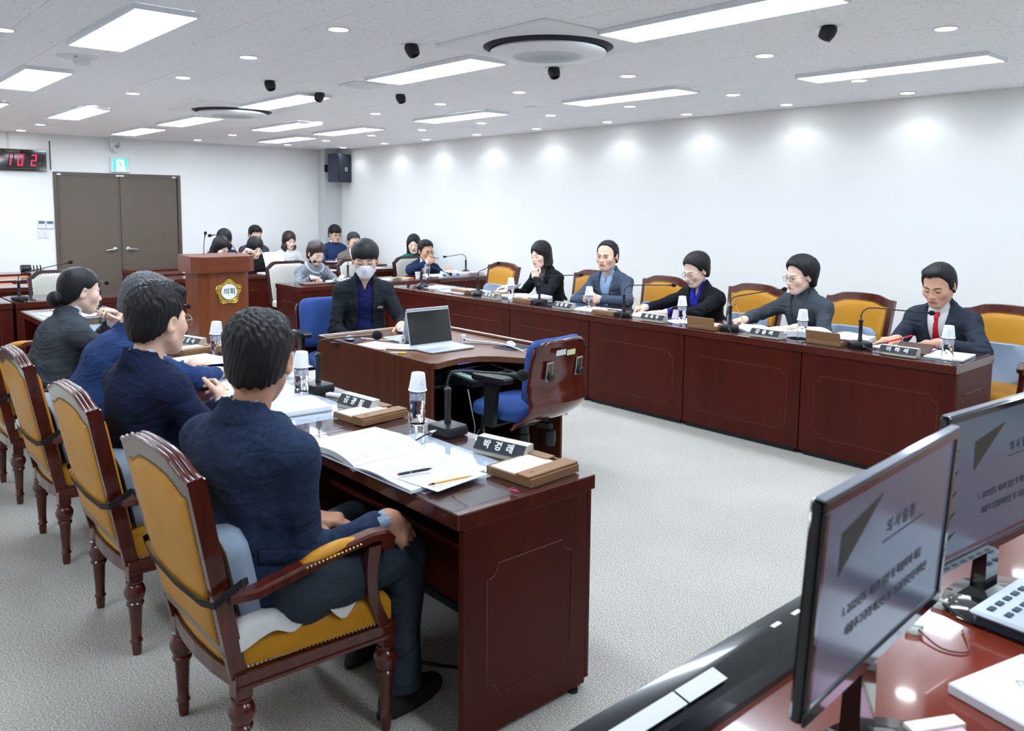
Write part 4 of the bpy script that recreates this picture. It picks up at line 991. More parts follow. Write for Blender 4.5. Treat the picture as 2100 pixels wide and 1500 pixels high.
        d = smax(d, -ell(q, (.004, .105, -.035), (.056*wd, .08, .093)), .012)
        return d-.0022*strand(q)
# ------------------------------------------------------------------ hand
HP = {'relax': [(18, 28, 18), (22, 32, 20), (26, 36, 22), (32, 40, 24), (.25,)], 'flat': [(4, 8, 5), (3, 8, 5), (4, 9, 6), (6, 12, 8), (.05,)],
      'fist': [(70, 85, 45), (74, 88, 48), (76, 88, 48), (78, 86, 46), (.8,)], 'pen': [(42, 52, 22), (52, 62, 30), (66, 70, 38), (74, 74, 40), (.7,)],
      'clasp': [(48, 58, 28), (50, 60, 30), (52, 60, 30), (54, 60, 32), (.4,)], 'hold': [(50, 40, 20), (52, 44, 22), (54, 46, 24), (58, 50, 26), (.6,)], 'drape': [(42, 30, 16), (46, 34, 18), (50, 38, 18), (50, 40, 20), (.15,)]}
def hand_sdf(side, wr, d, n, preset, s):
    d = nrm(d); n = nrm(np.array(n)-np.dot(n, d)*d); l = np.cross(d, n)*(1 if side > 0 else -1); wr = np.array(wr, float)
    def pt(a, b, c): return wr+(d*a+l*b+n*c)*s
    M = np.stack([l, d, n], 1); segs = []
    offs = [(.029, .092), (.0095, .096), (-.010, .092), (-.028, .084)]; LN = [(.043, .026, .021), (.047, .03, .022), (.043, .028, .021), (.034, .021, .019)]; RD = [.0092, .0095, .0090, .0080]
    pr = HP[preset]
    for i in range(4):
        b, a = offs[i]; p = pt(a-.014, b, 0); ang = 0; fan = (b-.0)*.9
        for k in range(3):
            ang += R(pr[i][k]); dirv = nrm(d*cos(ang)+n*sin(ang)+l*fan*(1-.7*min(1, ang))); L = LN[i][k]+(.012 if k == 0 else 0); e = p+dirv*L*s
            r0 = RD[i]*(1-.1*k); segs.append((p, e, r0*s, r0*.92*s, i)); p = e
    th = pr[4][0]; p = pt(.018, .026, .004); td = nrm(l*(.75-.5*th)+d*(.75)+n*(.25+.6*th))
    T = []
    for k, L in enumerate((.042, .033, .028)):
        e = p+td*L*s; T.append((p, e, (.0125-.0015*k)*s, (.0115-.0018*k)*s)); p = e; td = nrm(td+d*.25-l*.35*th*(k+1)*.8+n*.1*th)
    def f(P):
        o = rbox(P, pt(.05, .0, .0), (.038*s, .044*s, .0135*s), .013*s, M)
        o = smin(o, cap(P, pt(.02, .022, .004), pt(.05, .03, .006), .016*s, .012*s), .014)
        o = smin(o, cap(P, pt(.02, -.022, .003), pt(.07, -.026, .002), .014*s, .011*s), .012)
        o = smin(o, cap(P, pt(-.004, 0, 0), pt(.02, 0, 0), .0255*s, .0245*s), .025)
        fs = None
        for i in range(4):
            fd = None
            for a, b, r0, r1, j in segs:
                if j == i: c = cap(P, a, b, r0, r1); fd = c if fd is None else smin(fd, c, .003)
            fs = fd if fs is None else np.minimum(fs, fd)
        o = smin(o, fs, .007)
        t = None
        for a, b, r0, r1 in T: c = cap(P, a, b, r0, r1); t = c if t is None else smin(t, c, .004)
        return smin(o, t, .008)
    return f, segs, T
def ik(S, W, l1, l2, pole):
    S = np.array(S, float); W = np.array(W, float); v = W-S; D = np.linalg.norm(v)
    if D > (l1+l2)*.998: W = S+v/D*(l1+l2)*.998; v = W-S; D = np.linalg.norm(v)
    a = (l1*l1-l2*l2+D*D)/(2*D); h = sqrt(max(l1*l1-a*a, 0)); dv = v/D; pl = np.array(pole, float); pl = pl-np.dot(pl, dv)*dv; pl /= np.linalg.norm(pl)
    return S+dv*a+pl*h, W
def wob(P, sc=1.0):
    x, y, z = P[:, 0]*sc, P[:, 1]*sc, P[:, 2]*sc
    return np.sin(31*x+17*z+2.2*np.sin(19*y+11*z))*np.sin(23*z-13*y+1.7*np.sin(21*x))
m_skin = {}
def skin(tone):
    return mat('skin_%d' % tone[0], tone, .48, spec=.4, sss=.12, noise=(45, .25), col2=[min(255, v*.93) if i else v for i, v in enumerate(tone)])
SK1 = (232, 190, 165); SK2 = (216, 168, 140); SK3 = (198, 148, 120); SKP = (240, 206, 186)
def cloth(name, c, c2=None, rough=.85, scale=180, bump=.25, mixf=.4, sheen=0, fold=.9):
    if name in MATS: return MATS[name]
    m = mat(name, c, rough, spec=.2, noise=(scale, mixf), col2=c2 or [v*.8 for v in c], bump=bump, bscale=900, sheen=sheen)
    nt = m.node_tree; b1 = [n for n in nt.nodes if n.type == 'BUMP'][0]; tc = [n for n in nt.nodes if n.type == 'TEX_COORD'][0]
    mp = nt.nodes.new('ShaderNodeMapping'); mp.inputs['Scale'].default_value = (6, 6, 13); mp.inputs['Rotation'].default_value = (.3, .4, 0)
    n = nt.nodes.new('ShaderNodeTexNoise'); n.inputs['Scale'].default_value = 1; n.inputs['Detail'].default_value = 2.5; n.inputs['Distortion'].default_value = 1.6
    b2 = nt.nodes.new('ShaderNodeBump'); b2.inputs['Strength'].default_value = fold; b2.inputs['Distance'].default_value = .02
    nt.links.new(tc.outputs['Object'], mp.inputs[0]); nt.links.new(mp.outputs[0], n.inputs[0]); nt.links.new(n.outputs[0], b2.inputs['Height']); nt.links.new(b2.outputs[0], b1.inputs['Normal'])
    return m
m_hair = mat('hair_black', (16, 16, 20), .45, spec=.35, grain=(260, 60, 60, .6), col2=(32, 31, 35), bump=.5, bscale=420)
m_hairb = mat('hair_brown_black', (40, 26, 26), .42, spec=.5, grain=(260, 60, 60, .7), col2=(62, 42, 40), bump=.5, bscale=420)
m_hairg = mat('hair_grey', (112, 116, 120), .55, spec=.4, grain=(300, 90, 90, .9), col2=(52, 54, 58), bump=.5, bscale=420)
m_eye = mat('eye_white', (222, 220, 216), .3); m_iris = mat('iris_dark', (26, 18, 16), .2)
def seg_pts(sg): return np.array([p for s in sg for p in s[:2]])
def person(label, x, y, hd, head=None, hz=.5, lean=6, tw=0, s=1.03, shw=1.0, g=1.0, hy=0, hp=0, hr=0, nf=.02, hs=1.12, fem=0, fw=1.0,
           RH=None, LH=None, knees=None, hair='short', hmat=None, tone=SK1, top='suit', tm=None, shirt=None, tie=None, vd=.30, vw=.070,
           glasses=None, mask=False, eyes='down', legs=True, vox=.011, hv=.0048, trm=None, pin=False, lips=(176, 98, 92), shoes=False, side=0, cuff=True, extras=None, neckc=None, sl=1.0, wk=None, skirt=False):
    """body frame: right +x, forward +y, up +z, origin on the floor under the hips; hd = compass heading"""
    T = thing('person', label, 'person', (x, y, 0), -R(hd)); p = dict(fem=fem, face_w=fw)
    l_ = R(lean); Rh = rot(tw+hy, hp, hr); hs_ = hs*s; LF = 1.0
    def step(P, a, d): return P+np.array([sin(R(side))*d, sin(a)*d, cos(a)*cos(R(side))*d])
    for it in range(6):
        Hh = np.array([0, 0, hz]); L = .50*s*LF
        W_ = step(Hh, l_*.4, L*.36); C = step(W_, l_*1.0, L*.36); N = step(C, l_*1.25, L*.28)
        u = nrm(N-W_); r0 = np.array([cos(R(tw)), -sin(R(tw)), 0]); r = nrm(r0-np.dot(r0, u)*u); f = np.cross(u, r)
        nd = nrm(u*.6+np.array([0, 0, .5])); Hc = N+nd*.165*s+f*nf+np.array([0, nf*.5, 0])+Rh[:, 1]*.012
        if head is None: break
        LF = min(1.25, max(.75, LF+(head[2]-Hc[2])/(.5*s)))
    sh = .166*shw*s
    S = {1: N-u*.078*s+r*sh+f*.012, -1: N-u*.078*s-r*sh+f*.012}
    ch, sn = cos(R(hd)), sin(R(hd))
    if head is not None:
        T.location = (head[0]-(Hc[0]*ch+Hc[1]*sn), head[1]-(-Hc[0]*sn+Hc[1]*ch), 0)
    def tol(v, vec=False):
        q = np.array(v, float)-(0 if vec else np.array(T.location))
        return np.array([q[0]*ch-q[1]*sn, q[0]*sn+q[1]*ch, q[2]])
    def conv(h):
        if h and 'ww' in h: h = dict(h); h['w'] = tol(h['ww']); 
        if h and 'wd' in h: h['d'] = tol(h['wd'], True); h['n'] = tol(h['wn'], True)
        if h and 'wp' in h: h['pole'] = tol(h['wp'], True)
        return h
    RH = conv(RH); LH = conv(LH)
    if knees and len(knees[0]) == 3 and knees[0][0] > 0 and False: pass
    if wk: knees = [tol(k) for k in wk]
    hands = {1: RH, -1: LH}; arm = {}
    for sd in (1, -1):
        h = hands[sd] or dict(w=(sd*.12, .38, .60), d=(-sd*.4, .9, -.1), n=(0, 0, -1), pre='relax')
        E_, Wr = ik(S[sd], h['w'], .285*s*sl, .25*s*sl, h.get('pole', (sd*.7, -.3, -1)))
        arm[sd] = (E_, Wr, h)
    kn = knees if knees is not None else ((.13, .43, .53), (-.13, .43, .53)); an = [(k[0]*1.0, k[1]-.02, .09) for k in kn]
    if knees is not None and len(knees) == 4: an = knees[2:]; kn = knees[:2]
    F = np.stack([r, f, u], 1)
    # ---- shapes
    def torso(P, o=0):
        Mp = np.eye(3)
        d = ell(P, Hh+np.array([0, -.0, .0]), (.185*g+o, .135*g+o, .13+o))
        d = smin(d, ell(P, W_, (.158*g+o, .122*g+o, .15+o), F), .06)
        d = smin(d, ell(P, C+f*.008, (.170*g*shw**.5+o, .122*g+o, .16+o), F), .06)
        d = smin(d, cap(P, S[1]-r*.02, S[-1]+r*.02, .058+o), .05)
        for sd in (1, -1): d = smin(d, cap(P, N+u*.012, S[sd]+u*.005, .050+o, .050+o), .035)
        return d
    def sleeve(P, o=0):
        out = []
        for sd in (1, -1):
            E_, Wr, h = arm[sd]; fd = nrm(Wr-E_); end = Wr-fd*.018
            a = smin(cap(P, S[sd], E_, .062*g**.5+o, .050+o), cap(P, E_, end+fd*.05, .051+o, .036+o), .02)
            a = smax(a, ((P-A3(end))@A3(fd)), .006)
            out.append(a)
        return out
    def jacket(P, o=0):
        d = torso(P, .012+o); A = sleeve(P, o)
        q = P-A3(N); a = q@A3(r); b = q@A3(u); c = q@A3(f)
        wr = wob(P)*.0048*(1+.8*np.exp(-((b+.33)/.1)**2))
        for sd, aa in zip((1, -1), A):
            E_, Wr, h = arm[sd]; de = np.sqrt(((P-A3(E_))**2).sum(1)); ds = np.sqrt(((P-A3(S[sd]))**2).sum(1))
            ax = nrm(Wr-S[sd]); t = (P-A3(E_))@A3(ax)
            aa = aa+.0068*np.sin(t*95+2.5*np.sin(P[:, 0]*40+P[:, 2]*23))*np.exp(-(de/.11)**2)
            k = .045*np.exp(-(ds/.13)**2)+.007; hh = np.maximum(k-np.abs(d-aa), 0)/k; d = np.minimum(d, aa)-hh*hh*k*.25
        if skirt: d = smin(d, np.maximum(ell(P, Hh+np.array([0, .05, -.03]), (.228*g, .15, .145)), P[:, 1]-.16), .03)
        d = d+wr
        if top in ('suit', 'open', 'tweed'):
            # collar standing round the neck
            rho = np.sqrt(a*a+(c*1.0)**2); ring = np.maximum(np.abs(rho-.0745+.22*(b-.01))-.0065, np.abs(b-.026+.28*c)-.038); ring = smax(ring, c-.035, .01)
            if top != 'tweed': d = smin(d, ring, .012); d = d-np.where((c < .02) & (b > -.008-.25*c) & (rho < .1), .0055, 0)
            if top == 'suit': hw = vw*np.clip(1+b/vd, 0, 1)**.75
            elif top == 'open': hw = np.where(b > -.08, vw*.8, .8*vw+.0*b)+np.clip(-b-.3, 0, 1)*.25
            else: hw = np.full_like(b, -1)
            if top != 'tweed':
                lap = (c > 0) & (b < .03) & (b > -vd-.02); lw = .05*np.clip(1.1+(b+.02)/(vd*1.0), .15, 1)*np.where(b > -.075, .82, 1.12)
                e = np.minimum(np.abs(a)-hw, hw+lw-np.abs(a)); d = d-np.where(lap, .0075*np.clip(e/.006, 0, 1), 0)
                cut = np.minimum(np.minimum(np.abs(a)*-1+hw, c-.02), b+.62); d = smax(d, cut, .004)
        # neck hole
        nk = cap(P, N+u*.0, N+nd*.2, .0615); d = smax(d, -nk, .006)
        return d
    def shirt_f(P):
        q = P-A3(N); a = q@A3(r); b = q@A3(u); c = q@A3(f)
        d = torso(P, -.001); rho = np.sqrt(a*a+c*c)
        ring = np.maximum(np.abs(rho-.0665+.2*(b-.02))-.0042, np.abs(b-.056+.36*c)-.032)
        if tie is None and top != 'roll': ring = smax(ring, (c-.045)+np.where(np.abs(a) < .02, .02, 0), .006)
        if top == 'roll' or neckc: ring = np.maximum(np.abs(rho-.056)-.006, np.abs(b-.045)-.035)
        d = smin(d, ring, .008)
        if tie is None and top not in ('roll',) and not neckc:
            hw = .022*np.clip(1+b/.07, 0, 1); d = smax(d, np.minimum(hw-np.abs(a), c-.03), .004)
        d = smax(d, -cap(P, N-u*.03, N+nd*.2, .057), .004)
        bx = np.maximum(np.maximum(np.abs(a)-.12, -c-.085), np.maximum(b-.10, -b-(vd+.06 if top != 'open' else .62)))
        return np.maximum(d, bx)
    lo = np.minimum.reduce([Hh, S[1], S[-1], arm[1][0], arm[-1][0], arm[1][1], arm[-1][1]])-.22
    hi = np.maximum.reduce([N, S[1], S[-1], arm[1][0], arm[-1][0], arm[1][1], arm[-1][1]])+.14
    lo[2] = max(lo[2], hz-.17); hi[2] = max(hi[2], N[2]+.09)
    # ---- body: head, neck, hands, inner figure in one mesh
    sk = skin(tone)
    nb = N-u*.04
    def head_w(P):
        q = ((P-A3(Hc))@Rh.astype(f4))/hs_
        d = head_sdf(q, p)*hs_
        return smin(d, cap(P, nb, Hc+(Rh[:, 2]*-.045-Rh[:, 1]*.022)*hs_, .056*s*(1-.14*fem), .052*s*(1-.14*fem)), .02)
    hlo = np.minimum(Hc-.15*hs_, nb-.06); hhi = Hc+.155*hs_
    parts = [snet(head_w, hlo, hhi, hv)]
    hsg = {}
    for sd in (1, -1):
        E_, Wr, h = arm[sd]; fn, sg, tg = hand_sdf(sd, Wr, h['d'], h['n'], h.get('pre', 'relax'), 1.02*s*(1-.08*fem)); hsg[sd] = (sg, tg)
        fd = nrm(Wr-E_); pts = np.concatenate([seg_pts(sg), seg_pts(tg), [Wr-fd*.095, Wr]])
        fn2 = lambda P, fn=fn, Wr=Wr, fd=fd: smin(fn(P), cap(P, Wr-fd*.09, Wr, .027*s), .02)
        parts.append(snet(fn2, pts.min(0)-.03, pts.max(0)+.03, max(.0034, hv*.75)))
    def inner(P):
        d = torso(P, -.028)
        for sd in (1, -1):
            E_, Wr, h = arm[sd]; d = smin(d, cap(P, S[sd], E_, .036, .032), .02); d = smin(d, cap(P, E_, Wr, .032, .025), .02)
        d = smin(d, cap(P, N-u*.05, N+nd*.04, .046), .02)
        if legs:
            for i in (0, 1): d = smin(d, cap(P, (kn[i][0]*.75, .04, hz-.02), kn[i], .06, .045), .02); d = smin(d, cap(P, kn[i], an[i], .042, .034), .02)
        return d
    lo2 = lo.copy(); hi2 = hi.copy()
    if legs: lo2[2] = .02; lo2[1] = min(lo2[1], -.2); hi2[1] = max(hi2[1], .6); 
    parts.append(snet(inner, lo2, hi2, .021))
    body = obj('body', np_mesh('body', parts, sk), None, T)
    # ---- face
    Hm = Matrix.Translation(tuple(Hc)) @ Matrix(Rh.tolist()).to_4x4() @ Matrix.Scale(hs_, 4)
    hm = hmat or m_hair
    if not mask or True:
        for sx in (-1, 1):
            ex = .031*sx; ez = -.002; ey = surf_y(ex, ez, p)
            b = MB()
            if eyes == 'open':
                eb = MB().ell((ex, ey-.0065, ez), (.0135, .0085, .0058), 14, 8, M=Hm); e = obj('eye', eb, m_eye, T, smooth=80)
                obj('iris', MB().ell((ex, ey-.0005, ez), (.0052, .004, .0052), 12, 8, M=Hm), m_iris, e, smooth=80)
                pts = [(ex+sx*t*.015, surf_y(ex+sx*t*.015, ez+.006, p)+.0008, ez+.0052-.005*t*t+.0015*t) for t in (-1, -.5, 0, .5, 1)]
            else:
                pts = [(ex+sx*t*.0145, surf_y(ex+sx*t*.0145, ez-.004, p)+.0008, ez-.005+.0035*t*t) for t in (-1, -.5, 0, .5, 1)]
            obj('eyelashes', MB().tube([Hm @ Vector(q) for q in pts], [.0012*hs_, .0024*hs_, .0028*hs_, .0027*hs_, .0014*hs_], 6), m_iris, T, smooth=80)
            bz = .0205
            pts = [(ex+sx*t*.019, surf_y(ex+sx*t*.019, bz-.003*t*t+.001*t, p)+.0006, bz-.0035*t*t+.0008*t) for t in (-1, -.6, -.2, .2, .6, 1)]
            bs = (.003, .0046, .005, .0044, .0036, .0016) if not fem else (.002, .003, .0033, .003, .0024, .0012)
            obj('eyebrow', MB().tube([Hm @ Vector(q) for q in pts], [v*hs_ for v in bs], 8, flat=.5), hm if hm is not m_hairg else m_hair, T, smooth=80)
        if not mask:
            ml = mat('lips_%d_%d' % (lips[0], lips[1]), lips, .45)
            for z0, hh, cw in ((-.0563, .0034, .022), (-.0642, .0040, .0195)):
                pts = [(t*cw, surf_y(t*cw, z0, p)-.0022, z0+(.0016*t*t-(.0 if z0 < -.06 else -.0012)*(1-abs(t)))) for t in (-1, -.66, -.33, 0, .33, .66, 1)]
                obj('lip', MB().tube([Hm @ Vector(q) for q in pts], [v*hh*hs_ for v in (.25, .7, .95, 1, .95, .7, .25)], 8), ml, T, smooth=80)
    def hair_w(P):
        q = ((P-A3(Hc))@Rh.astype(f4))/hs_; return hair_sdf(q, hair, p)*hs_
    ext = {'long': .3, 'longwave': .3, 'ponytail': .17, 'bob': .14}.get(hair, .12)
    a0 = np.array([-.125, -.17, -ext]); b0 = np.array([.125, .13, .165])
    cs = np.array([[a0[0] if i & 1 else b0[0], a0[1] if i & 2 else b0[1], a0[2] if i & 4 else b0[2]] for i in range(8)])*hs_@Rh.T+Hc
    obj('hair', np_mesh('hair', [snet(hair_w, cs.min(0), cs.max(0), hv*.85)], hm), None, T)
    # ---- clothes
    if top == 'knit' or top == 'roll':
        def kn_(P):
            return jacket(P, -.004)
        obj('sweater', np_mesh('sweater', [snet(kn_, lo, hi, vox)], tm), None, T)
        if shirt or top == 'roll': obj('shirt' if top == 'knit' else 'roll_neck', np_mesh('shirt', [snet(shirt_f, N-.16, N+.14, .006)], shirt or tm), None, T)
    else:
        obj('jacket', np_mesh('jacket', [snet(jacket, lo, hi, vox)], tm), None, T)
        c1 = N-u*(vd+.1 if top != 'open' else .66); lo3 = np.minimum(N, c1)-.15; hi3 = np.maximum(N, c1)+.15; 
        sh_o = obj('shirt', np_mesh('shirt', [snet(shirt_f, lo3, hi3, .0065)], shirt or m_white), None, T)
        if tie is not None:
            def tie_f(P):
                q = P-A3(N); a = q@A3(r); b = q@A3(u); c = q@A3(f)
                hw = np.interp(-b, [.0, .015, .035, .05, .3, .45], [.017, .017, .010, .013, .034, .036])
                return np.maximum(np.maximum(torso(P, .006+.004)+np.where((-b > .0) & (-b < .035), -.007, 0), np.abs(a)-hw), np.maximum(np.maximum(b-.005, .02-c), -b-vd-.02))
            obj('necktie', np_mesh('necktie', [snet(tie_f, lo3, hi3, .0055)], tie), None, T)
        if pin:
            q = N-u*.15+r*(-.085)+f*.3
            P_ = (q[None]-np.linspace(0, .35, 300)[:, None]*f[None]).astype(f4); dd = jacket(P_); k = int(np.argmax(dd < 0)); c_ = P_[k]+f*.002
            Mx = Matrix.Translation(tuple(c_)) @ Vector(f).to_track_quat('Z', 'Y').to_matrix().to_4x4()
            obj('lapel_pin', MB().lathe([(0, 0), (.0085, 0), (.0085, .003), (0, .004)], 10, M=Mx), mat('pin_gold', (226, 210, 130), .3, metal=.6), T)
    for sd in (1, -1):
        E_, Wr, h = arm[sd]; fd = nrm(Wr-E_)
        if cuff and (shirt or top == 'suit') and top != 'knit':
            q = Vector(fd).to_track_quat('Z', 'Y').to_matrix().to_4x4(); Mx = Matrix.Translation(tuple(Wr-fd*.035)) @ q
            obj('shirt_cuff', MB().lathe([(.034, 0), (.0355, .03), (.0345, .037), (.029, .037), (.028, .0)], 22, M=Mx, cap=False), (shirt if shirt else m_white), T, smooth=50)
        if h.get('watch'):
            q = Vector(fd).to_track_quat('Z', 'Y').to_matrix().to_4x4(); Mx = Matrix.Translation(tuple(Wr-fd*.008)) @ q
            w_ = obj('wristwatch', MB().lathe([(.031, -.009), (.033, -.008), (.033, .008), (.031, .009), (.027, .0)], 22, M=Mx, cap=False), m_blk2, T, smooth=40)
            nn = np.array(h['n'], float); nn = nrm(nn-np.dot(nn, fd)*fd); Mz = Matrix.Translation(tuple(Wr-fd*.008-nn*.031)) @ Vector(-nn).to_track_quat('Z', 'Y').to_matrix().to_4x4()
            obj('watch_face', MB().lathe([(0, .006), (.015, .006), (.017, .003), (.017, -.003), (0, -.003)], 18, M=Mz), h['watch'], w_, smooth=40)
    if legs:
        def trou(P):
            d = ell(P, Hh+np.array([0, .0, -.0]), (.185*g, .145*g, .115))
            for i in (0, 1):
                hp_ = (kn[i][0]*.72, .03, hz-.01); d = smin(d, cap(P, hp_, kn[i], .092*g, .070), .03)
                ank = np.array(an[i])+np.array([0, 0, -.0]); lg = smin(cap(P, kn[i], ank, .068, .062), cap(P, ank+np.array([0, 0, .12]), ank, .06, .066), .03)
                d = smin(d, smax(lg, .075-P[:, 2], .008), .03)
            kd = np.minimum(*[np.sqrt(((P-A3(kn[i]))**2).sum(1)) for i in (0, 1)])
            return d+wob(P, .9)*.004+.004*np.sin(P[:, 2]*60+P[:, 0]*40+3*np.sin(P[:, 1]*22))*np.exp(-(kd/.12)**2)
        ks = np.array([*kn, *an, tuple(Hh)]); obj('trousers', np_mesh('trousers', [snet(trou, ks.min(0)-np.array([.21, .2, .06]), ks.max(0)+np.array([.21, .12, .13]), vox*1.3 if not shoes else .012)], trm or tm), None, T)
        for i in (0, 1):
            k = np.array(an[i]); o_ = np.array([.0, 1.0, 0]) if not shoes else nrm(np.array([.12 if i == 0 else -.1, 1, 0]))
            def shoe(P, k=k, o_=o_):
                Q = P-A3([k[0], k[1], 0]); al = Q@A3(o_); la = Q@A3([o_[1], -o_[0], 0]); z = Q[:, 2]
                q2 = np.stack([la, al, z], 1)
                d = smin(ell(q2, (0, -.035, .045), (.037, .05, .05)), ell(q2, (0, .08, .03), (.044, .10, .036)), .03)
                d = smin(d, ell(q2, (0, .13, .028), (.042, .06, .028)), .02); d = smin(d, cap(q2, (0, -.01, .05), (0, -.005, .095), .04, .036), .02)
                sole = np.maximum(ell(q2, (.0, .05, .01), (.049, .145, .06)), np.maximum(z-.022, -z+.001))
                return np.maximum(smin(d, sole, .004), .001-z)
            so = obj('shoe', np_mesh('shoe', [snet(shoe, k-np.array([.12, .14, .1]), k+np.array([.12, .24, .05]), .007)], mat('shoe_black', (28, 30, 34), .6)), None, T)
            if shoes and i == 0: T['_a'] = 1; del T['_a']
    if glasses:
        gm = mat('frame_%s' % glasses, {'silver': (176, 168, 156), 'dark': (40, 36, 38), 'gold': (190, 160, 110)}[glasses], .25, metal=.9 if glasses != 'dark' else .2)
        G = MB(); ey = max(surf_y(.03, 0, p), .0)+.018; rr = .0012
        for sx in (-1, 1):
            c = [(sx*.032+.0235*cos(a)*(1 if True else 1), ey-.006*abs(cos(a))*(1 if cos(a)*sx > 0 else 0), -.004+.019*sin(a)) for a in [2*pi*k/20 for k in range(21)]]
            G.tube([Hm @ Vector(q) for q in c], rr*hs_, 5, cap=False)
            G.tube([Hm @ Vector(q) for q in ((sx*.056, ey-.006, .002), (sx*.066, ey-.02, .003), (sx*.0775*fw, .03, .003), (sx*.0795*fw, -.008, .002), (sx*.079*fw, -.022, -.014))], rr*hs_, 5)
        G.tube([Hm @ Vector(q) for q in ((-.0095, ey, 0), (0, ey+.003, .003), (.0095, ey, 0))], rr*hs_, 5)
        gl_ = obj('glasses', G, gm, T, smooth=80)
        for sx in (-1, 1): 
            lv = MB(); lv.add([Hm @ Vector((sx*.032+.023*cos(a), ey-.003, -.004+.0185*sin(a))) for a in [2*pi*k/16 for k in range(16)]], [tuple(range(16))]); obj('lens', lv, m_lens, gl_)
    if mask:
        def mk(P):
            q = ((P-A3(Hc))@Rh.astype(f4))/hs_; z = q[:, 2]; X = np.abs(q[:, 0])
            d = ell(q, (0, .022, -.035), (.067, .072, .082)); d = smin(d, ell(q, (0, .09, -.035), (.014, .024, .03)), .05); d = smin(d, ell(q, (0, .07, -.085), (.03, .03, .025)), .03)
            d = d-.003+.0012*np.sin(z*420)*np.clip(.06-X, 0, .03)/.03
            top_ = -.012-.2*X; cut = np.maximum(np.maximum(z-top_, -.108-z+.15*X), .018-q[:, 1]+.0)
            return smax(d, cut, .004)*hs_
        mo = obj('face_mask', np_mesh('face_mask', [snet(mk, Hc-.16*hs_, Hc+.16*hs_, .004)], mat('mask_white', (232, 234, 242), .8, bump=.1)), None, T)
        for sx in (-1, 1):
            obj('ear_loop', MB().tube([Hm @ Vector(q) for q in ((sx*.062, .02, -.03), (sx*.072, .0, -.02), (sx*.082, -.018, .018), (sx*.086, -.028, .0), (sx*.080, -.02, -.03), (sx*.066, .02, -.075))], .0016, 5), m_white, mo, smooth=80)
    T['_n'] = 0; del T['_n']
    info = dict(T=T, N=N, u=u, r=r, f=f, S=S, arm=arm, Hm=Hm, Hc=Hc, hands=hsg, jacket=jacket, torso=torso)
    return info
def world(info, P):
    T = info['T']; M = Matrix.Translation(T.location) @ Matrix.Rotation(T.rotation_euler.z, 4, 'Z'); return M @ Vector(tuple(P))
# ------------------------------------------------------------------ people
m_redtie = mat('red_tie', (196, 18, 34), .55, noise=(120, .3), col2=(170, 12, 26))
t_navy = cloth('navy_check', (44, 58, 86), (32, 43, 68), scale=70, mixf=.8, bump=.5)
P4 = person('man in navy check blazer seen from behind, hand on knee, nearest', 0, 0, 74, head=(1.07, 2.40, 1.18), hz=.53, lean=1, tw=-4, hy=-36, hp=6, hair='short', tone=SK3, tm=t_navy,
    shirt=cloth('blue_stripe_shirt', (168, 186, 206), (96, 116, 150), scale=260, mixf=.7), trm=cloth('slate_trousers', (52, 62, 72)), s=1.08, g=1.08, shw=1.06, hs=1.11, nf=.035,
    RH=dict(ww=(1.37, 2.14, .675), wd=(.68, -.06, -.70), wn=(-.15, .8, -.5), pre='relax', wp=(-.3, .1, -1)), LH=dict(ww=(1.28, 2.47, .60), wd=(.8, -.55, -.05), wn=(0, 0, -1), pre='relax'),
    skirt=True, wk=[(1.47, 2.19, .515), (1.48, 2.54, .515), (1.43, 2.17, .10), (1.5, 2.52, .10)], legs=True, shoes=True, vox=.0085, hv=.0042)
def flap(info, x0, x1, z0, z1, hgt, m_, nx=8, name='pocket_flap'):
    T = info['T']; a = -T.rotation_euler.z; ch, sn = cos(a), sin(a); L = Vector(T.location)
    def hit(x, z):
        ys = np.linspace(1.2, -.4, 500)[::-1]  # unused order guard
        ys = np.linspace(-.45, .3, 500)+L.y; P = np.stack([np.full(500, x)-L.x, ys-L.y, np.full(500, z)], 1)
        Q = np.stack([P[:, 0]*ch-P[:, 1]*sn, P[:, 0]*sn+P[:, 1]*ch, P[:, 2]], 1).astype(f4); d = info['jacket'](Q); k = int(np.argmax(d < 0)); return Q[k]
    V = []
    for i in range(nx+1):
        u = i/nx; x = x0+(x1-x0)*u; z = z0+(z1-z0)*u
        for j in range(4):
            q = hit(x, z-hgt*j/3); n_ = Vector((-sn*-1*0-0, 0, 0)); out = Vector((0*ch-(-1)*sn, 0*sn+(-1)*ch, 0)); V.append(Vector(q)+out*(.004+.003*(j > 0)))
    mb = MB(); mb.v = [tuple(v) for v in V]; mb.f = [(i*4+j, (i+1)*4+j, (i+1)*4+j+1, i*4+j+1) for i in range(nx) for j in range(3)]
    o = obj(name, mb, m_, T, smooth=60); md = o.modifiers.new('s', 'SOLIDIFY'); md.thickness = .004; md.offset = 0
flap(P4, .97, 1.12, .665, .645, .045, t_navy)
E_, Wr_, h_ = P4['arm'][1]; fd_ = nrm(Wr_-E_)
for k in range(4):
    a_ = -P4['T'].rotation_euler.z; out_ = np.array([sin(a_), -cos(a_), .25]); out_ = nrm(out_-np.dot(out_, fd_)*fd_); c_ = Wr_-fd_*(.045+.014*k)+out_*.043
    obj('sleeve_button', MB().lathe([(0, 0), (.0055, 0), (.006, .002), (.004, .003), (0, .003)], 12, M=Matrix.Translation(tuple(c_)) @ Vector(out_).to_track_quat('Z', 'Y').to_matrix().to_4x4()), m_blk, P4['T'])
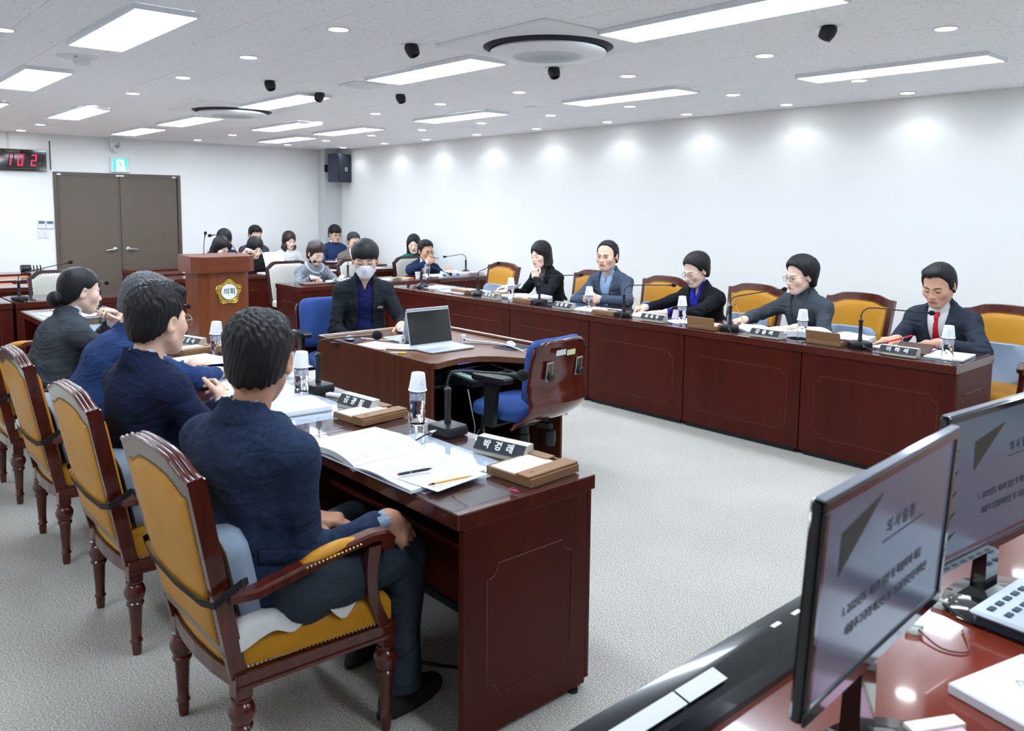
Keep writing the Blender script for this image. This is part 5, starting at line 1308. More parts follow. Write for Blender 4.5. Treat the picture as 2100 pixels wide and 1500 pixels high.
P3 = person('man in dark navy suit and glasses, second from the front on the left', 0, 0, 84, head=(1.08, 3.35, 1.20), lean=2, tw=-8, hy=-10, hp=2, hair='short', tone=SK1, tm=cloth('navy_suit', (24, 34, 62), (20, 28, 52)),
    shirt=cloth('pale_shirt', (206, 218, 230)), glasses='silver', s=1.06, g=1.03, nf=.035, RH=dict(ww=(1.3, 3.25, .86), wd=(.3, .85, .3), wn=(-.5, 0, -.3), pre='relax', wp=(-.1, -.8, -.6)), LH=dict(ww=(1.42, 3.42, .80), wd=(.8, -.5, 0), wn=(0, 0, -1), pre='relax'), eyes='open', vox=.0095, hv=.0045)
P2 = person('grey haired man in bright blue suit leaning over the desk', 0, 0, 92, head=(1.33, 4.30, 1.16), lean=26, tw=0, hy=5, hp=22, hair='grey_short', hmat=m_hairg, tm=cloth('bright_blue_suit', (40, 62, 108), (34, 54, 96), scale=90), s=1.06, g=1.08,
    RH=dict(ww=(1.62, 4.12, .80), wd=(.7, .6, 0), wn=(0, 0, -1), pre='relax', wp=(-.2, -1, -.1)), LH=dict(ww=(1.6, 4.45, .80), wd=(.7, -.6, 0), wn=(0, 0, -1)), vox=.01)
P1 = person('woman in charcoal suit with a black hair bun, hands at her mouth', 0, 0, 84, head=(1.27, 5.28, 1.15), lean=18, tw=0, hy=0, hp=10, hair='bun', fem=1, tone=SKP, tm=cloth('charcoal_suit', (66, 72, 80), (56, 61, 69)), shirt=m_white, s=1.0, g=1.0,
    RH=dict(ww=(1.50, 5.18, .955), wd=(-.35, .35, .75), wn=(-.6, .5, -.1), pre='clasp', wp=(.1, -.7, -.8)), LH=dict(ww=(1.47, 5.36, .955), wd=(-.3, -.35, .75), wn=(-.6, -.4, -.1), pre='clasp', wp=(.1, .7, -.8)), lips=(190, 110, 105), vox=.01)
flap(P1, .93, 1.13, .70, .655, .04, MATS['charcoal_suit'])
for k, (a, b) in enumerate((((-.02, -.075, .105), (.012, -.045, .125)), ((-.04, -.09, .08), (-.01, -.075, .098)), ((-.05, -.1, .06), (-.02, -.095, .07)), ((.05, .03, .12), (.055, .0, .128)))):
    hb = [P1['Hm'] @ Vector((abs(v[0])*1.0+.0, v[1], v[2]*.92)) for v in (a, b)]
    obj('hair_pin', MB().tube(hb, .0022, 6), m_steel, P1['T'])
# masked operator
PM = person('man in black jacket with white face mask behind the laptops', 0, 0, -168, head=(3.37, 5.56, 1.245), hz=.5, lean=3, tw=14, hy=6, hp=12, hair='fringe', mask=True, glasses='silver', top='open', tone=SK1,
    shirt=cloth('navy_polo', (26, 32, 84), (22, 27, 72)), tm=cloth('black_jacket', (34, 39, 46), (27, 31, 38)), s=1.06, shw=.98, nf=.03, eyes='down', RH=dict(w=(.12, .26, .62), d=(-.4, .9, -.1), n=(0, 0, -1)), LH=dict(ww=(3.42, 5.13, .775), wd=(-.5, -.85, -.05), wn=(0, 0, -1), pre='relax'), vox=.009, hv=.0045)
q = PM['N']-PM['u']*.19-PM['r']*.105+PM['f']*.3; pp = (q[None]-np.linspace(0, .35, 300)[:, None]*PM['f'][None]).astype(f4); kk = int(np.argmax(PM['jacket'](pp) < 0)); c_ = pp[kk]+PM['f']*.004
Mx = Matrix.Translation(tuple(c_)) @ Matrix((tuple(-PM['r']), tuple(PM['u']), tuple(PM['f']))).transposed().to_4x4()
bd = obj('name_badge', MB().box(-.034, .034, -.012, .012, -.001, .003, M=Mx), mat('badge_brown', (84, 48, 44), .4), PM['T']); obj('badge_emblem', MB().box(-.04, -.02, -.017, .017, .0, .0045, .001, M=Mx), m_white, bd)
tx = obj('badge_text', text_mesh('민준서', .016), m_text, bd); tx.matrix_local = Mx @ Matrix.Translation((.009, 0, .0035))
# right row
def deskhand(x, y, d, pre='relax', z=.795, **k): return dict(ww=(x, y, z), wd=d, wn=(0, 0, -1), pre=pre, **k)
suit_r = cloth('dark_slate_suit', (50, 57, 70), (42, 48, 60))
R1 = person('man in dark suit and red tie looking down, nearest on the right', 0, 0, -88, head=(5.9, 2.27, 1.155), lean=17, tw=-2, hy=2, hp=20, hair='slick', tone=SK2, tm=suit_r, tie=m_redtie, shirt=m_white, g=1.1, shw=1.04, s=1.07, pin=True, eyes='down',
    RH=deskhand(5.60, 2.40, (-.5, .7, -.05), 'relax'), LH=dict(ww=(5.63, 2.14, .80), wd=(-.1, 1, -.05), wn=(0, -.1, -1), pre='relax', watch=m_blk2, wp=(0, -1, -.5)), fw=1.05, vox=.0095)
R2 = person('woman in charcoal jacket and grey turtleneck writing with a pencil', 0, 0, -86, head=(5.9, 3.3, 1.15), lean=16, tw=4, hy=14, hp=9, hair='volume', fem=1, tone=SKP, tm=cloth('charcoal_wool', (70, 77, 85), (56, 62, 70)), shirt=cloth('grey_knit', (74, 80, 88)), neckc=1, glasses='gold', eyes='open', lips=(196, 50, 66), g=1.04, s=1.03, pin=True, hs=1.13,
    RH=deskhand(5.62, 3.60, (-.7, .35, -.1), 'pen', .80, wp=(.1, .9, -.4)), LH=deskhand(5.56, 3.12, (-.6, .6, 0)), vox=.0095)
R3 = person('woman in black coat over royal blue, writing with a pencil', 0, 0, -88, head=(5.9, 4.28, 1.13), lean=17, tw=2, hy=8, hp=20, hair='backvolume', fem=1, tone=SKP, tm=cloth('black_coat', (24, 26, 32), (18, 20, 26)), shirt=cloth('royal_blue', (44, 48, 170)), glasses='silver', lips=(190, 70, 84), g=1.06, s=1.03, pin=True, vw=.06, vd=.26,
    RH=deskhand(5.62, 4.60, (-.6, .5, -.1), 'pen', .80, wp=(.2, .9, -.4)), LH=deskhand(5.52, 4.28, (-.35, .9, 0), 'flat', wp=(0, -1, -.2)), vox=.0095)
R4 = person('man in slate jacket and light blue shirt with clasped hands', 0, 0, -98, head=(5.94, 5.35, 1.2), lean=12, tw=0, hy=-8, hp=2, hair='bald_top', tone=SK1, tm=cloth('slate_blazer', (74, 86, 104), (62, 72, 88)), shirt=cloth('light_blue_shirt', (158, 184, 216), (120, 150, 192), scale=140), eyes='open', g=1.05, s=1.07, pin=True, fw=1.06, vd=.34, vw=.075,
    RH=dict(ww=(5.68, 5.32, .815), wd=(-.55, -.1, .05), wn=(0, -1, -.25), pre='clasp', wp=(.1, .9, -.3)), LH=dict(ww=(5.68, 5.21, .815), wd=(-.55, .1, .05), wn=(0, 1, -.25), pre='clasp', wp=(.1, -.9, -.3)), vox=.0095)
R5 = person('woman with bobbed hair in black jacket resting chin on hand', 0, 0, -86, head=(5.9, 6.24, 1.165), lean=16, tw=0, hy=-4, hp=6, hr=6, hair='bob', fem=1, tone=SKP, tm=cloth('black_blazer', (28, 31, 36), (22, 24, 29)), shirt=cloth('taupe_knit', (110, 98, 96)), neckc=1, lips=(196, 74, 78), g=1.0, s=1.0, pin=True,
    LH=dict(ww=(5.76, 6.17, .945), wd=(-.1, .15, .95), wn=(.5, .2, .3), pre='fist', wp=(-.2, -.7, -.6)), RH=deskhand(5.7, 6.50, (-.6, .4, 0), 'relax', .83), vox=.0095)
# witness table
Wt = person('woman in grey tweed jacket with ponytail writing at the witness desk', 0, 0, 177, head=(4.93, 9.3, 1.07), lean=16, tw=0, hy=-6, hp=22, hair='ponytail', hmat=m_hairb, fem=1, tone=SKP, top='tweed', tm=cloth('grey_tweed', (150, 156, 164), (84, 90, 100), scale=70, mixf=1.0), shirt=cloth('black_turtleneck', (20, 22, 28)), neckc=1, s=1.02,
    RH=dict(ww=(4.70, 8.98, .80), wd=(.5, -.6, 0), wn=(0, .1, -1), pre='pen', watch=m_text), LH=dict(ww=(5.1, 8.95, .79), wd=(-.5, -.7, 0), wn=(0, 0, -1)), vox=.011)
# fringe trim on the tweed neckline
tr = MB(); N_ = Wt['N']; cc = []
for k in range(25):
    a = pi*(-.08+1.16*k/24); pt = N_+Wt['r']*cos(a)*.088+Wt['f']*(sin(a)*.10+.0)-Wt['u']*(.02+.07*max(0, sin(a)))
    d_ = nrm(pt-N_+Wt['u']*.09); tt = np.linspace(.2, 0, 160)[:, None]*d_[None]+(N_-Wt['u']*.05)[None]; v = Wt['jacket'](tt.astype(f4)); kk = int(np.argmax(v < 0)); cc.append(pt if v[kk] >= 0 else tt[kk])
tr.tube(cc, [.009+.003*(k % 2) for k in range(len(cc))], 6); obj('neckline_trim', tr, mat('tweed_trim', (222, 224, 228), .9, noise=(180, .8), col2=(120, 124, 132)), Wt['T'])
Wn = person('man in navy suit and glasses gesturing at the witness desk', 0, 0, 188, head=(6.6, 9.3, 1.05), lean=17, tw=0, hy=-8, hp=4, hair='short', tone=SK2, tm=cloth('navy_suit_far', (30, 42, 76), (25, 35, 64)), glasses='dark', eyes='open', pin=True, g=1.04, s=1.06, shirt=m_white,
    RH=dict(ww=(6.47, 9.08, .92), wd=(.75, -.25, .35), wn=(.2, .8, -.2), pre='hold', wp=(-1, 0, -.4)), LH=dict(ww=(6.74, 8.94, .83), wd=(-.5, -.7, 0), wn=(0, .3, -1), pre='hold'), vox=.011)
# gallery
K = dict(legs=False, vox=.013, hv=.0058)
person('woman in black lifting sheets of paper, right of the podium', 0, 0, 180, head=(4.77, 10.72, 1.08), lean=12, hp=24, hy=-6, hair='long', fem=1, tone=SKP, tm=cloth('black_knit', (22, 24, 28)), top='knit', RH=dict(ww=(4.55, 10.56, 1.02), wd=(.3, -.4, .8), wn=(.5, -.6, -.2), pre='fist', wp=(-1, .3, -.5)), LH=dict(ww=(4.99, 10.52, .95), wd=(-.2, -.4, .8), wn=(-.5, -.6, -.2), pre='fist', wp=(1, .3, -.5)), s=1.0, cuff=False, **K)
person('woman with black hair bent low behind the podium', 0, 0, 165, head=(4.27, 10.66, 1.10), lean=16, hp=30, hy=-12, hair='bob', fem=1, tone=SKP, tm=cloth('dark_navy_top', (26, 30, 46)), top='knit', s=1.0, cuff=False, **K)
person('woman in navy partly hidden behind another black haired woman', 0, 0, 185, head=(4.66, 11.5, 1.17), lean=12, hp=28, hy=0, hair='long', fem=1, tone=SKP, tm=cloth('navy_top', (28, 40, 78)), top='knit', s=1.0, cuff=False, **K)
person('man in dark grey suit reading in the gallery', 0, 0, 180, head=(5.47, 12.28, 1.2), lean=8, hp=18, hy=-4, hair='part', tone=SK1, tm=cloth('dark_grey_suit', (66, 72, 84)), LH=dict(w=(-.1, .32, .86), d=(.2, .8, .2), n=(0, -.3, -1)), **K)
person('long haired woman in a white jacket with black edging', 0, 0, 182, head=(6.03, 12.26, 1.1), lean=8, hp=10, hy=-5, hair='longwave', hmat=m_hairb, fem=1, tone=SKP, top='tweed', tm=cloth('white_boucle', (222, 222, 220), (190, 190, 188), scale=90), shirt=cloth('black_top', (24, 24, 28)), lips=(200, 100, 104), eyes='open', s=1.0, **K)
person('man in blue sweater and glasses in front of the corner column', 0, 0, 184, head=(6.82, 12.2, 1.2), lean=8, hp=8, hy=-4, hair='fringe', tone=SK1, top='knit', tm=cloth('blue_sweater', (44, 66, 104), (38, 58, 92)), shirt=m_white, glasses='dark', RH=dict(w=(.06, .33, .78), d=(-1, .1, 0), n=(0, 0, -1)), LH=dict(w=(-.06, .36, .80), d=(1, .1, 0), n=(0, 0, -1)), cuff=False, **K)
person('grey haired man in brown jacket and glasses', 0, 0, 190, head=(6.76, 11.5, 1.1), lean=10, hp=10, hy=-6, hair='grey_short', hmat=mat('hair_salt', (66, 72, 80), .5, grain=(300, 90, 90, .9), col2=(34, 38, 44)), tone=SK1, glasses='dark', tm=cloth('brown_jacket', (122, 112, 104), (104, 95, 88)), **K)
person('woman in green hidden behind the man in the navy suit', 0, 0, 196, head=(6.87, 9.98, 1.11), lean=10, hp=6, hy=18, hair='bob', fem=1, tone=SKP, top='knit', tm=cloth('green_top', (30, 112, 96), (24, 94, 80)), s=1.0, cuff=False, **K)
# ------------------------------------------------------------------ things on the desks
DT = TOP+.0058   # top of the glass sheet
def printed(name, sy=70, dens=.5, tint=(150, 156, 166), hl=None):
    m = mat(name, (230, 233, 238), .8); nt = m.node_tree; b = nt.nodes['Principled BSDF']; L = nt.links.new
    tc = nt.nodes.new('ShaderNodeTexCoord'); sp = nt.nodes.new('ShaderNodeSeparateXYZ'); L(tc.outputs['Generated'], sp.inputs[0])
    def mth(op, a, b_=None):
        n = nt.nodes.new('ShaderNodeMath'); n.operation = op
        for i, v in enumerate((a, b_)):
            if v is None: continue
            if isinstance(v, (int, float)): n.inputs[i].default_value = v
            else: L(v, n.inputs[i])
        return n.outputs[0]
    ln = mth('LESS_THAN', mth('FRACT', mth('MULTIPLY', sp.outputs[1], sy)), .38)
    mp = nt.nodes.new('ShaderNodeMapping'); mp.inputs['Scale'].default_value = (90, sy, 1); L(tc.outputs['Generated'], mp.inputs[0])
    nz = nt.nodes.new('ShaderNodeTexNoise'); nz.inputs['Scale'].default_value = 1; L(mp.outputs[0], nz.inputs[0])
    w = mth('GREATER_THAN', nz.outputs[0], .5); mg = mth('MULTIPLY', mth('GREATER_THAN', mth('SUBTRACT', .42, mth('ABSOLUTE', mth('SUBTRACT', sp.outputs[0], .5))), 0), mth('GREATER_THAN', mth('SUBTRACT', .43, mth('ABSOLUTE', mth('SUBTRACT', sp.outputs[1], .5))), 0))
    f = mth('MULTIPLY', mth('MULTIPLY', ln, w), mth('MULTIPLY', mg, dens))
    mx = nt.nodes.new('ShaderNodeMix'); mx.data_type = 'RGBA'; L(f, mx.inputs[0]); mx.inputs[6].default_value = lin((230, 233, 238)); mx.inputs[7].default_value = lin(tint)
    L(mx.outputs[2], b.inputs['Base Color']); return m
m_print = printed('printed_page', 34, .9, (116, 122, 134))
m_print2 = printed('printed_page_dense', 46, .8, (120, 126, 138))
def plate(label, txt, x, y, rz, l=.225, z=DT, txt2=None, cat='nameplate', style=0, sz=.036):
    t = thing('nameplate', label, cat, (x, y, z), rz, 'desk nameplates')
    pr = [(-.034, 0), (-.034, .013), (-.004, .054), (.012, .056), (.034, .056), (.036, 0)] if style == 0 else [(-.05, 0), (-.05, .004), (0, .085), (.004, .085), (.05, .004), (.05, 0)]
    M = Matrix(((0, 0, 1, -l/2), (1, 0, 0, 0), (0, 1, 0, 0), (0, 0, 0, 1)))
    obj('holder', MB().prism([(a, b) for a, b in pr], 0, l, M=M), m_beige if style == 0 else m_white, t)
    face = mat('plate_black', (28, 34, 42), .35, spec=.6)
    if style == 0:
        a = Vector((0, -.0335, .0145)); b = Vector((0, -.0045, .0535)); up = (b-a).normalized(); c = (a+b)/2
        F = frame(0, c.y-.0012, c.z+.0009, (1, 0, 0), up)
        h = (b-a).length/2
        fo = obj('front_face', MB().box(-l/2+.002, l/2-.002, -h, h, 0, .0012, M=F), face, t)
        F2 = frame(0, .0365, .028, (-1, 0, 0), (0, -.036, 1)); f2 = obj('rear_face', MB().box(-l/2+.002, l/2-.002, -.024, .025, 0, .0012, M=F2), face, t)
        for fr, par in ((F, fo), (F2, f2)):
            me = text_mesh(txt, sz, bold=.0009, depth=.0003); o = obj('lettering', me, m_text, par); o.matrix_local = fr @ Matrix.Translation((-.005, .0, .0015))
    else:
        up = Vector((0, .05, .081)).normalized(); F = frame(0, -.0255, .0445, (1, 0, 0), up)
        fo = obj('blue_band', MB().box(-l/2+.001, l/2-.001, -.046, -.006, 0, .0012, M=F), mat('plate_blue', (78, 98, 140), .4), t)
        o = obj('lettering', text_mesh(txt, .030, bold=.0008, depth=.0003), m_text, fo); o.matrix_local = F @ Matrix.Translation((.005, -.026, .0016))
        o = obj('small_lettering', text_mesh(txt2, .02, depth=.0003), mat('plate_grey', (120, 126, 136), .6), fo); o.matrix_local = F @ Matrix.Translation((0, .012, .0016))
    return t
plate('black nameplate on the nearest desk, in front of the wooden memo box', '박  경  래', 1.905, 2.205, R(-90)+R(12))
plate('black nameplate on the second desk of the left row, beside the white eraser', '김  광  철', 1.86, 3.14, R(-90)+R(6))
plate('black nameplate on the third left desk, beside the ear of the man with glasses', '신  성  숙', 1.9, 5.26, R(-90)+R(14))
for x, y, s, lab in ((5.2, 6.21, '배  선  영', 'before the woman with bobbed hair'), (5.185, 5.18, '신  영  재', 'before the man in the slate jacket'), (5.19, 4.16, '최  옥  주', 'before the woman with the blue shirt'), (5.165, 3.13, '강  종  례', 'before the woman in charcoal'), (5.17, 2.2, '이  하  석', 'before the man with the red tie')):
    plate('black nameplate in the right row, '+lab, s, x, y, R(-90), .23)
plate('black nameplate with six white characters before the woman in tweed', '기획재정국장', 4.87, 8.84-.32, 0, .25, sz=.038)
plate('white and blue tent nameplate before the man in the navy suit', '교육행정국장', 6.42, 8.52, 0, .27, txt2='은 평 구 청', style=1)
# bottles with paper cups
def bottle(label, x, y, cup=True, a=0, z=DT, grp='water bottles with paper cups'):
    t = thing('water_bottle', label, 'bottle', (x, y, z), a, grp if cup else 'water bottles')
    n = 24; L = []
    for i, (r, zz) in enumerate([(.0, .002), (.02, .0), (.03, .006), (.0315, .02)]+[(.0315, .02+.0095*k) for k in range(1, 13)]+[(.0305, .142), (.031, .15), (.026, .165), (.015, .178), (.0125, .182), (.0125, .19), (0, .19)]):
        L.append([((r+(.0016*(1 if (k+i) % 4 < 2 else -1) if 3 < i < 15 else 0))*cos(2*pi*k/n), (r+(.0016*(1 if (k+i) % 4 < 2 else -1) if 3 < i < 15 else 0))*sin(2*pi*k/n), zz) for k in range(n)])
    obj('bottle_body', MB().loops(L, cap=False), m_pet, t, smooth=30)
    obj('label', MB().lathe([(.0322, .108), (.0328, .11), (.0328, .136), (.0322, .138)], 24, cap=False), mat('bottle_label', (226, 228, 236), .4, noise=(70, .9), col2=(60, 70, 100)), t, smooth=50)
    obj('cap', MB().lathe([(0, .184), (.0145, .184), (.015, .187), (.015, .199), (.013, .2), (0, .2)], 18, cap=False), m_white, t, smooth=40)
    if cup:
        M = Matrix.Translation((0, 0, .145)) @ Matrix.Rotation(R(4), 4, 'X')
        c = thing('paper_cup', label.replace('clear patterned water bottle', 'upside down paper cup'), 'cup', (x, y, z), a, 'upside down paper cups')
        obj('cup_wall', MB().lathe([(.0375, .001), (.039, .002), (.039, .004), (.0365, .006), (.0275, .072), (.0265, .074), (0, .073), (0, .070), (.0255, .070), (.0345, .004), (.0375, .001)], 28, M=M, cap=False), mat('cup_paper', (240, 242, 244), .7), c, smooth=40)
        g = MB(); F = frame(0, -.0345, .04, (1, 0, 0), (0, .13, 1))
        pts = [(.009*cos(q), .009*sin(q)) for q in [R(50+26*k) for k in range(11)]]
        stroke(g, pts, .0016, F, .0006); obj('printed_mark', g, mat('cup_mark', (196, 200, 204), .7), c); c.children[-1].matrix_local = M
    return t
bl_ = [(1.91, 2.75, 0, 'before the check blazer, nearest'), (1.77, 3.5, 40, 'beside the head of the nearest man'), (1.85, 4.72, 30, 'third, between the two nearest men'), (1.93, 6.75, 20, 'behind the clasped hands of the bun woman')]
for x, y, a, w in bl_: bottle('clear patterned water bottle, left row, '+w, x, y, True, R(a))
for (x, y), w in zip(((5.25, 5.97), (5.22, 4.9), (5.24, 3.92), (5.21, 2.88), (5.18, 1.92)), ('by the woman with bobbed hair', 'by the man in the slate jacket', 'by the woman with the blue shirt', 'by the woman in charcoal', 'by the man with the red tie, nearest')): bottle('clear patterned water bottle, right row, '+w, x, y, True, R(-60))
bottle('clear water bottle without cup beside the nameplate of the woman in tweed', 5.06, 8.55, False); bottle('clear water bottle before the gesturing man in navy', 6.14, 8.62, False)
t = thing('paper_cup', 'white paper cup standing upright before the man in navy', 'cup', (5.98, 8.6, DT)); obj('cup_wall', MB().lathe([(0, .002), (.025, .0), (.035, .072), (.037, .075), (.034, .074), (.024, .004), (0, .004)], 24, cap=False), MATS['cup_paper'], t, smooth=40)
t = thing('paper_cup', 'small white paper cup between the tweed woman and the masked man', 'cup', (5.24, 8.62, DT)); obj('cup_wall', MB().lathe([(0, .002), (.025, .0), (.035, .072), (.037, .075), (.034, .074), (.024, .004), (0, .004)], 24, cap=False), MATS['cup_paper'], t, smooth=40)
# microphones on the desks
def dm(label, b, hd_, base, pop=.017):
    dx, dy = hd_[0]-b[0], hd_[1]-b[1]; d = math.hypot(dx, dy); zh = hd_[2]-DT
    path = [(0, .19), (.0, .215), (.02, .245), (.07, .262), (d*.6, .262+(zh-.262)*.55), (d, zh)]
    t = mic(label, (b[0], b[1], DT), math.atan2(dy, dx)-pi/2, path, base, pop=pop); return t
dm('black gooseneck microphone on the nearest desk', (1.93, 2.57), (1.95, 2.17, 1.06), 'box', .021)
dm('black gooseneck microphone on the second desk of the left row', (1.90, 3.58), (1.93, 3.11, 1.09), 'box', .021)
dm('black gooseneck microphone behind the grey haired man', (1.95, 6.0), (2.0, 5.6, .98), 'box'); dm('black gooseneck microphone behind the clasped hands of the woman with a bun', (1.93, 7.42), (1.9, 7.1, 1.03), 'box')
for b, h, bs, w in (((5.31, 7.56), (5.46, 7.25, .93), 'dome', 'at the far empty end of the right row'), ((5.33, 6.58), (5.42, 6.39, 1.09), 'dome', 'before the empty yellow chair'), ((5.30, 5.62), (5.45, 5.25, 1.05), 'box', 'between the bobbed woman and the man in slate'), ((5.24, 4.52), (5.42, 4.17, 1.04), 'box', 'beside the man in the slate jacket'),
    ((5.27, 3.50), (5.45, 3.19, 1.08), 'box', 'before the woman in charcoal'), ((5.29, 2.51), (5.58, 2.20, 1.0), 'box', 'before the man with the red tie')): dm('black gooseneck microphone '+w, b, h, bs)
dm('black gooseneck microphone on the witness desk at the right end', (6.93, 8.82), (6.62, 8.86, 1.0), 'dome'); dm('black gooseneck microphone before the woman in tweed', (5.12, 8.85), (4.72, 8.9, 1.0), 'dome'); dm('black gooseneck microphone on the left witness desk', (1.58, 8.72), (2.0, 8.7, 1.1), 'box')
# wooden memo boxes
def memo(label, x, y, rz, lid=0):
    t = thing('memo_box', label, 'memo box', (x, y, DT), rz, 'wooden memo boxes')
    b = MB().box(-.12, .12, -.105, .105, 0, .006).box(-.12, .12, -.105, -.098, .006, .026, .0015).box(-.12, .12, .098, .105, .006, .026, .0015).box(-.12, -.113, -.098, .098, .006, .026, .0015).box(.113, .12, -.098, .098, .006, .026, .0015)
    obj('tray', b, m_memo, t); obj('memo_sheets', MB().box(-.108, .085, -.03, .096, .006, .0255, .001), m_paper, t)
    M = Matrix.Translation((0, -.098, .028)) @ Matrix.Rotation(R(lid), 4, 'X')
    l = obj('long_lid', MB().box(-.122, .122, 0, .062, -.002, .006, .0015, M=M), m_memo, t)
    mk = obj('lid_mark', text_mesh('의회', .011, depth=.0002), mat('burnt_mark', (112, 76, 46), .7), l); mk.matrix_local = M @ Matrix.Translation((-.075, .03, .0063))
    obj('small_lid', MB().box(.075, .12, .005, .095, .024, .031, .0015), m_memo, t)
    return t
memo('wooden memo box on the nearest desk corner, by the red pen cap', 1.86, 1.995, R(4)); memo('wooden memo box on the second desk of the left row', 1.83, 2.985, R(5)); memo('wooden memo box beyond the man with glasses', 1.83, 5.03, R(8))
for (x, y), l, w in zip(((5.31, 5.78), (5.25, 4.68), (5.24, 3.67), (5.30, 2.72), (5.36, 6.83)), (0, 0, 100, 105, 0), ('between the bobbed woman and the man in slate', 'between the slate jacket and the black coat', 'with raised lid, left of the woman in charcoal', 'with raised lid, between charcoal jacket and red tie', 'before the empty yellow chair')): memo('wooden memo box, right row, '+w, x, y, R(-90), l)
# papers, books
def sheet(label, x, y, rz, w=.21, h=.297, z=DT, n=1, m_=None, curl=0, name='paper_sheet', cat='paper', grp='loose papers', cov=None):
    t = thing(name, label, cat, (x, y, z+.0004), rz, grp)
    th = .0012*n
    obj('pages' if n > 3 else 'sheet', MB().grid(lambda u, v: ((u-.5)*w, (v-.5)*h, th+curl*(max(0, u-.5)**2+.3*max(0, v-.6)**2)), 10, 10, thick=th), m_ if m_ else m_print, t, smooth=50)
    if cov: obj('cover', MB().box(-w/2-.002, w/2+.002, -h/2-.002, h/2+.002, -.0003, .0012), cov, t)
    return t
def openbook(label, x, y, rz, w=.42, h=.3, t1=.018, t2=.012, z=DT, m_=None, cov=(190, 196, 204), name='open_book'):
    """spine along local y in the middle, pages arch on both sides"""
    t = thing(name, label, 'book', (x, y, z+.0005), rz, 'open documents'); hw = w/2
    for s, th in ((-1, t1), (1, t2)):
        f = lambda u, v, s=s, th=th: (s*hw*(u), (v-.5)*h, .003+th*(1-(1-u)**4*.75)-.6*th*max(0, u-.7)**1.2*1.3+.012*sin(pi*min(1, u*1.5))*.55)
        obj('page_block', MB().grid(f, 16, 4, thick=th*.8), m_ or m_print, t, smooth=40)
    obj('cover', MB().box(-hw-.004, hw+.004, -h/2-.004, h/2+.004, -.0004, .002), mat('cover_%d' % cov[0], cov, .6), t)
    return t
openbook('thick open document on the nearest desk before the check blazer', 1.565, 2.42, R(90)+R(2), .66, .31, .008, .026)
sheet('loose printed sheet under the pen and pencil on the nearest desk', 1.57, 2.155, R(8), .23, .25, z=DT+.012)
openbook('open document on the second desk of the left row', 1.62, 3.5, R(90)+R(-4), .60, .32, .02, .012)
sheet('stack of papers on the third desk by the man with glasses', 1.68, 4.5, R(10), .3, .42, n=30, m_=m_page); sheet('printed sheets fanned on the paper stack of the third desk', 1.73, 4.45, R(24), .26, .34, z=DT+.037, m_=m_print2); sheet('second fanned sheet on the paper stack of the third desk', 1.64, 4.22, R(-12), .26, .3, z=DT+.037, m_=m_print)
sheet('papers before the grey haired man in bright blue', 1.68, 4.0, R(5), .25, .3, n=4)
sheet('papers lying at the far empty end of the left row', 1.72, 7.4, R(8), .42, .5, m_=m_paper)
for i in range(6):
    y = (ly[i]+ly[i+1])/2; tag(obj('under_glass_sheet', MB().box(1.46, 1.86, y-.3, y+.3, TOP+.0001, TOP+.0003), mat('under_glass_paper', (214, 218, 230), .6)), 'large pale sheet under the glass of the %s desk in the left row' % ['nearest', 'second', 'third', 'fourth', 'fifth', 'farthest'][i], 'paper', 'sheets under desk glass')
for i in range(6):
    y = (ry[i]+ry[i+1])/2; tag(obj('under_glass_sheet', MB().box(5.3, 5.66, y-.28, y+.28, TOP+.0001, TOP+.0003), mat('under_glass_purple', (96, 88, 124), .6) if i < 5 else MATS['under_glass_paper']), 'dark sheet under the glass of the %s desk in the right row' % ['nearest', 'second', 'third', 'fourth', 'fifth', 'farthest'][i], 'paper', 'sheets under right desk glass')
openbook('thick open document beside the bottle of the woman in charcoal', 5.45, 2.83, R(-90)+R(8), .44, .30, .05, .035, cov=(60, 66, 74)); openbook('open papers under the pencil of the woman in charcoal', 5.42, 3.34, R(-90), .42, .28, .012, .02)
sheet('green tabbed thick bound volume beside the open document of the woman in charcoal', 5.47, 2.66, R(-80), .25, .3, n=24, m_=mat('volume_pages', (226, 238, 234), .8), z=DT, cov=mat('volume_cover', (92, 70, 60), .5), name='bound_volume', cat='book')
sheet('papers under the pencil of the woman with the blue shirt', 5.44, 4.42, R(-84), .3, .32, n=5); sheet('white papers between the phone and the memo box', 5.38, 4.0, R(-100), .22, .3, n=2)
sheet('papers before the man in the slate jacket', 5.36, 4.95, R(-82), .4, .3, n=4, m_=m_print2); openbook('open white document before the woman with bobbed hair', 5.48, 6.05, R(-90)+R(5), .5, .32, .02, .03); sheet('sheet held up by the woman with bobbed hair', 5.6, 6.42, R(-70), .24, .2, z=DT+.03, curl=.3, n=2)
sheet('papers before the empty yellow chair', 5.42, 6.9, R(-88), .36, .42, n=5, m_=m_paper); sheet('papers at the far end of the right row', 5.45, 7.45, R(-75), .3, .3, n=2, m_=m_paper)
sheet('papers between the hands of the man with the red tie', 5.47, 2.3, R(-92), .32, .26, n=3); sheet('small paper pile at the end of the right row, behind the bottle', 5.38, 1.98, R(-84), .22, .3, n=8, m_=m_paper, cov=mat('blue_cover', (70, 84, 140), .5))
sheet('paper on the witness desk before the woman in tweed', 4.95, 8.72, R(0), .3, .22, n=10, m_=m_paper); sheet('white paper pile left of the paper cup on the witness desk', 5.55, 8.62, R(4), .5, .2, n=6, m_=m_paper); sheet('papers before the man in navy', 6.45, 8.78, R(0), .4, .3, n=4, m_=m_paper)
sheet('thick white paper stack under the witness microphone at the right', 6.85, 8.72, R(-6), .42, .26, n=24, m_=m_paper); sheet('pink sheet on the stack at the right end of the witness desk', 6.93, 8.66, R(12), .3, .22, z=DT+.03, n=1, m_=mat('pink_paper', (236, 190, 198), .8))
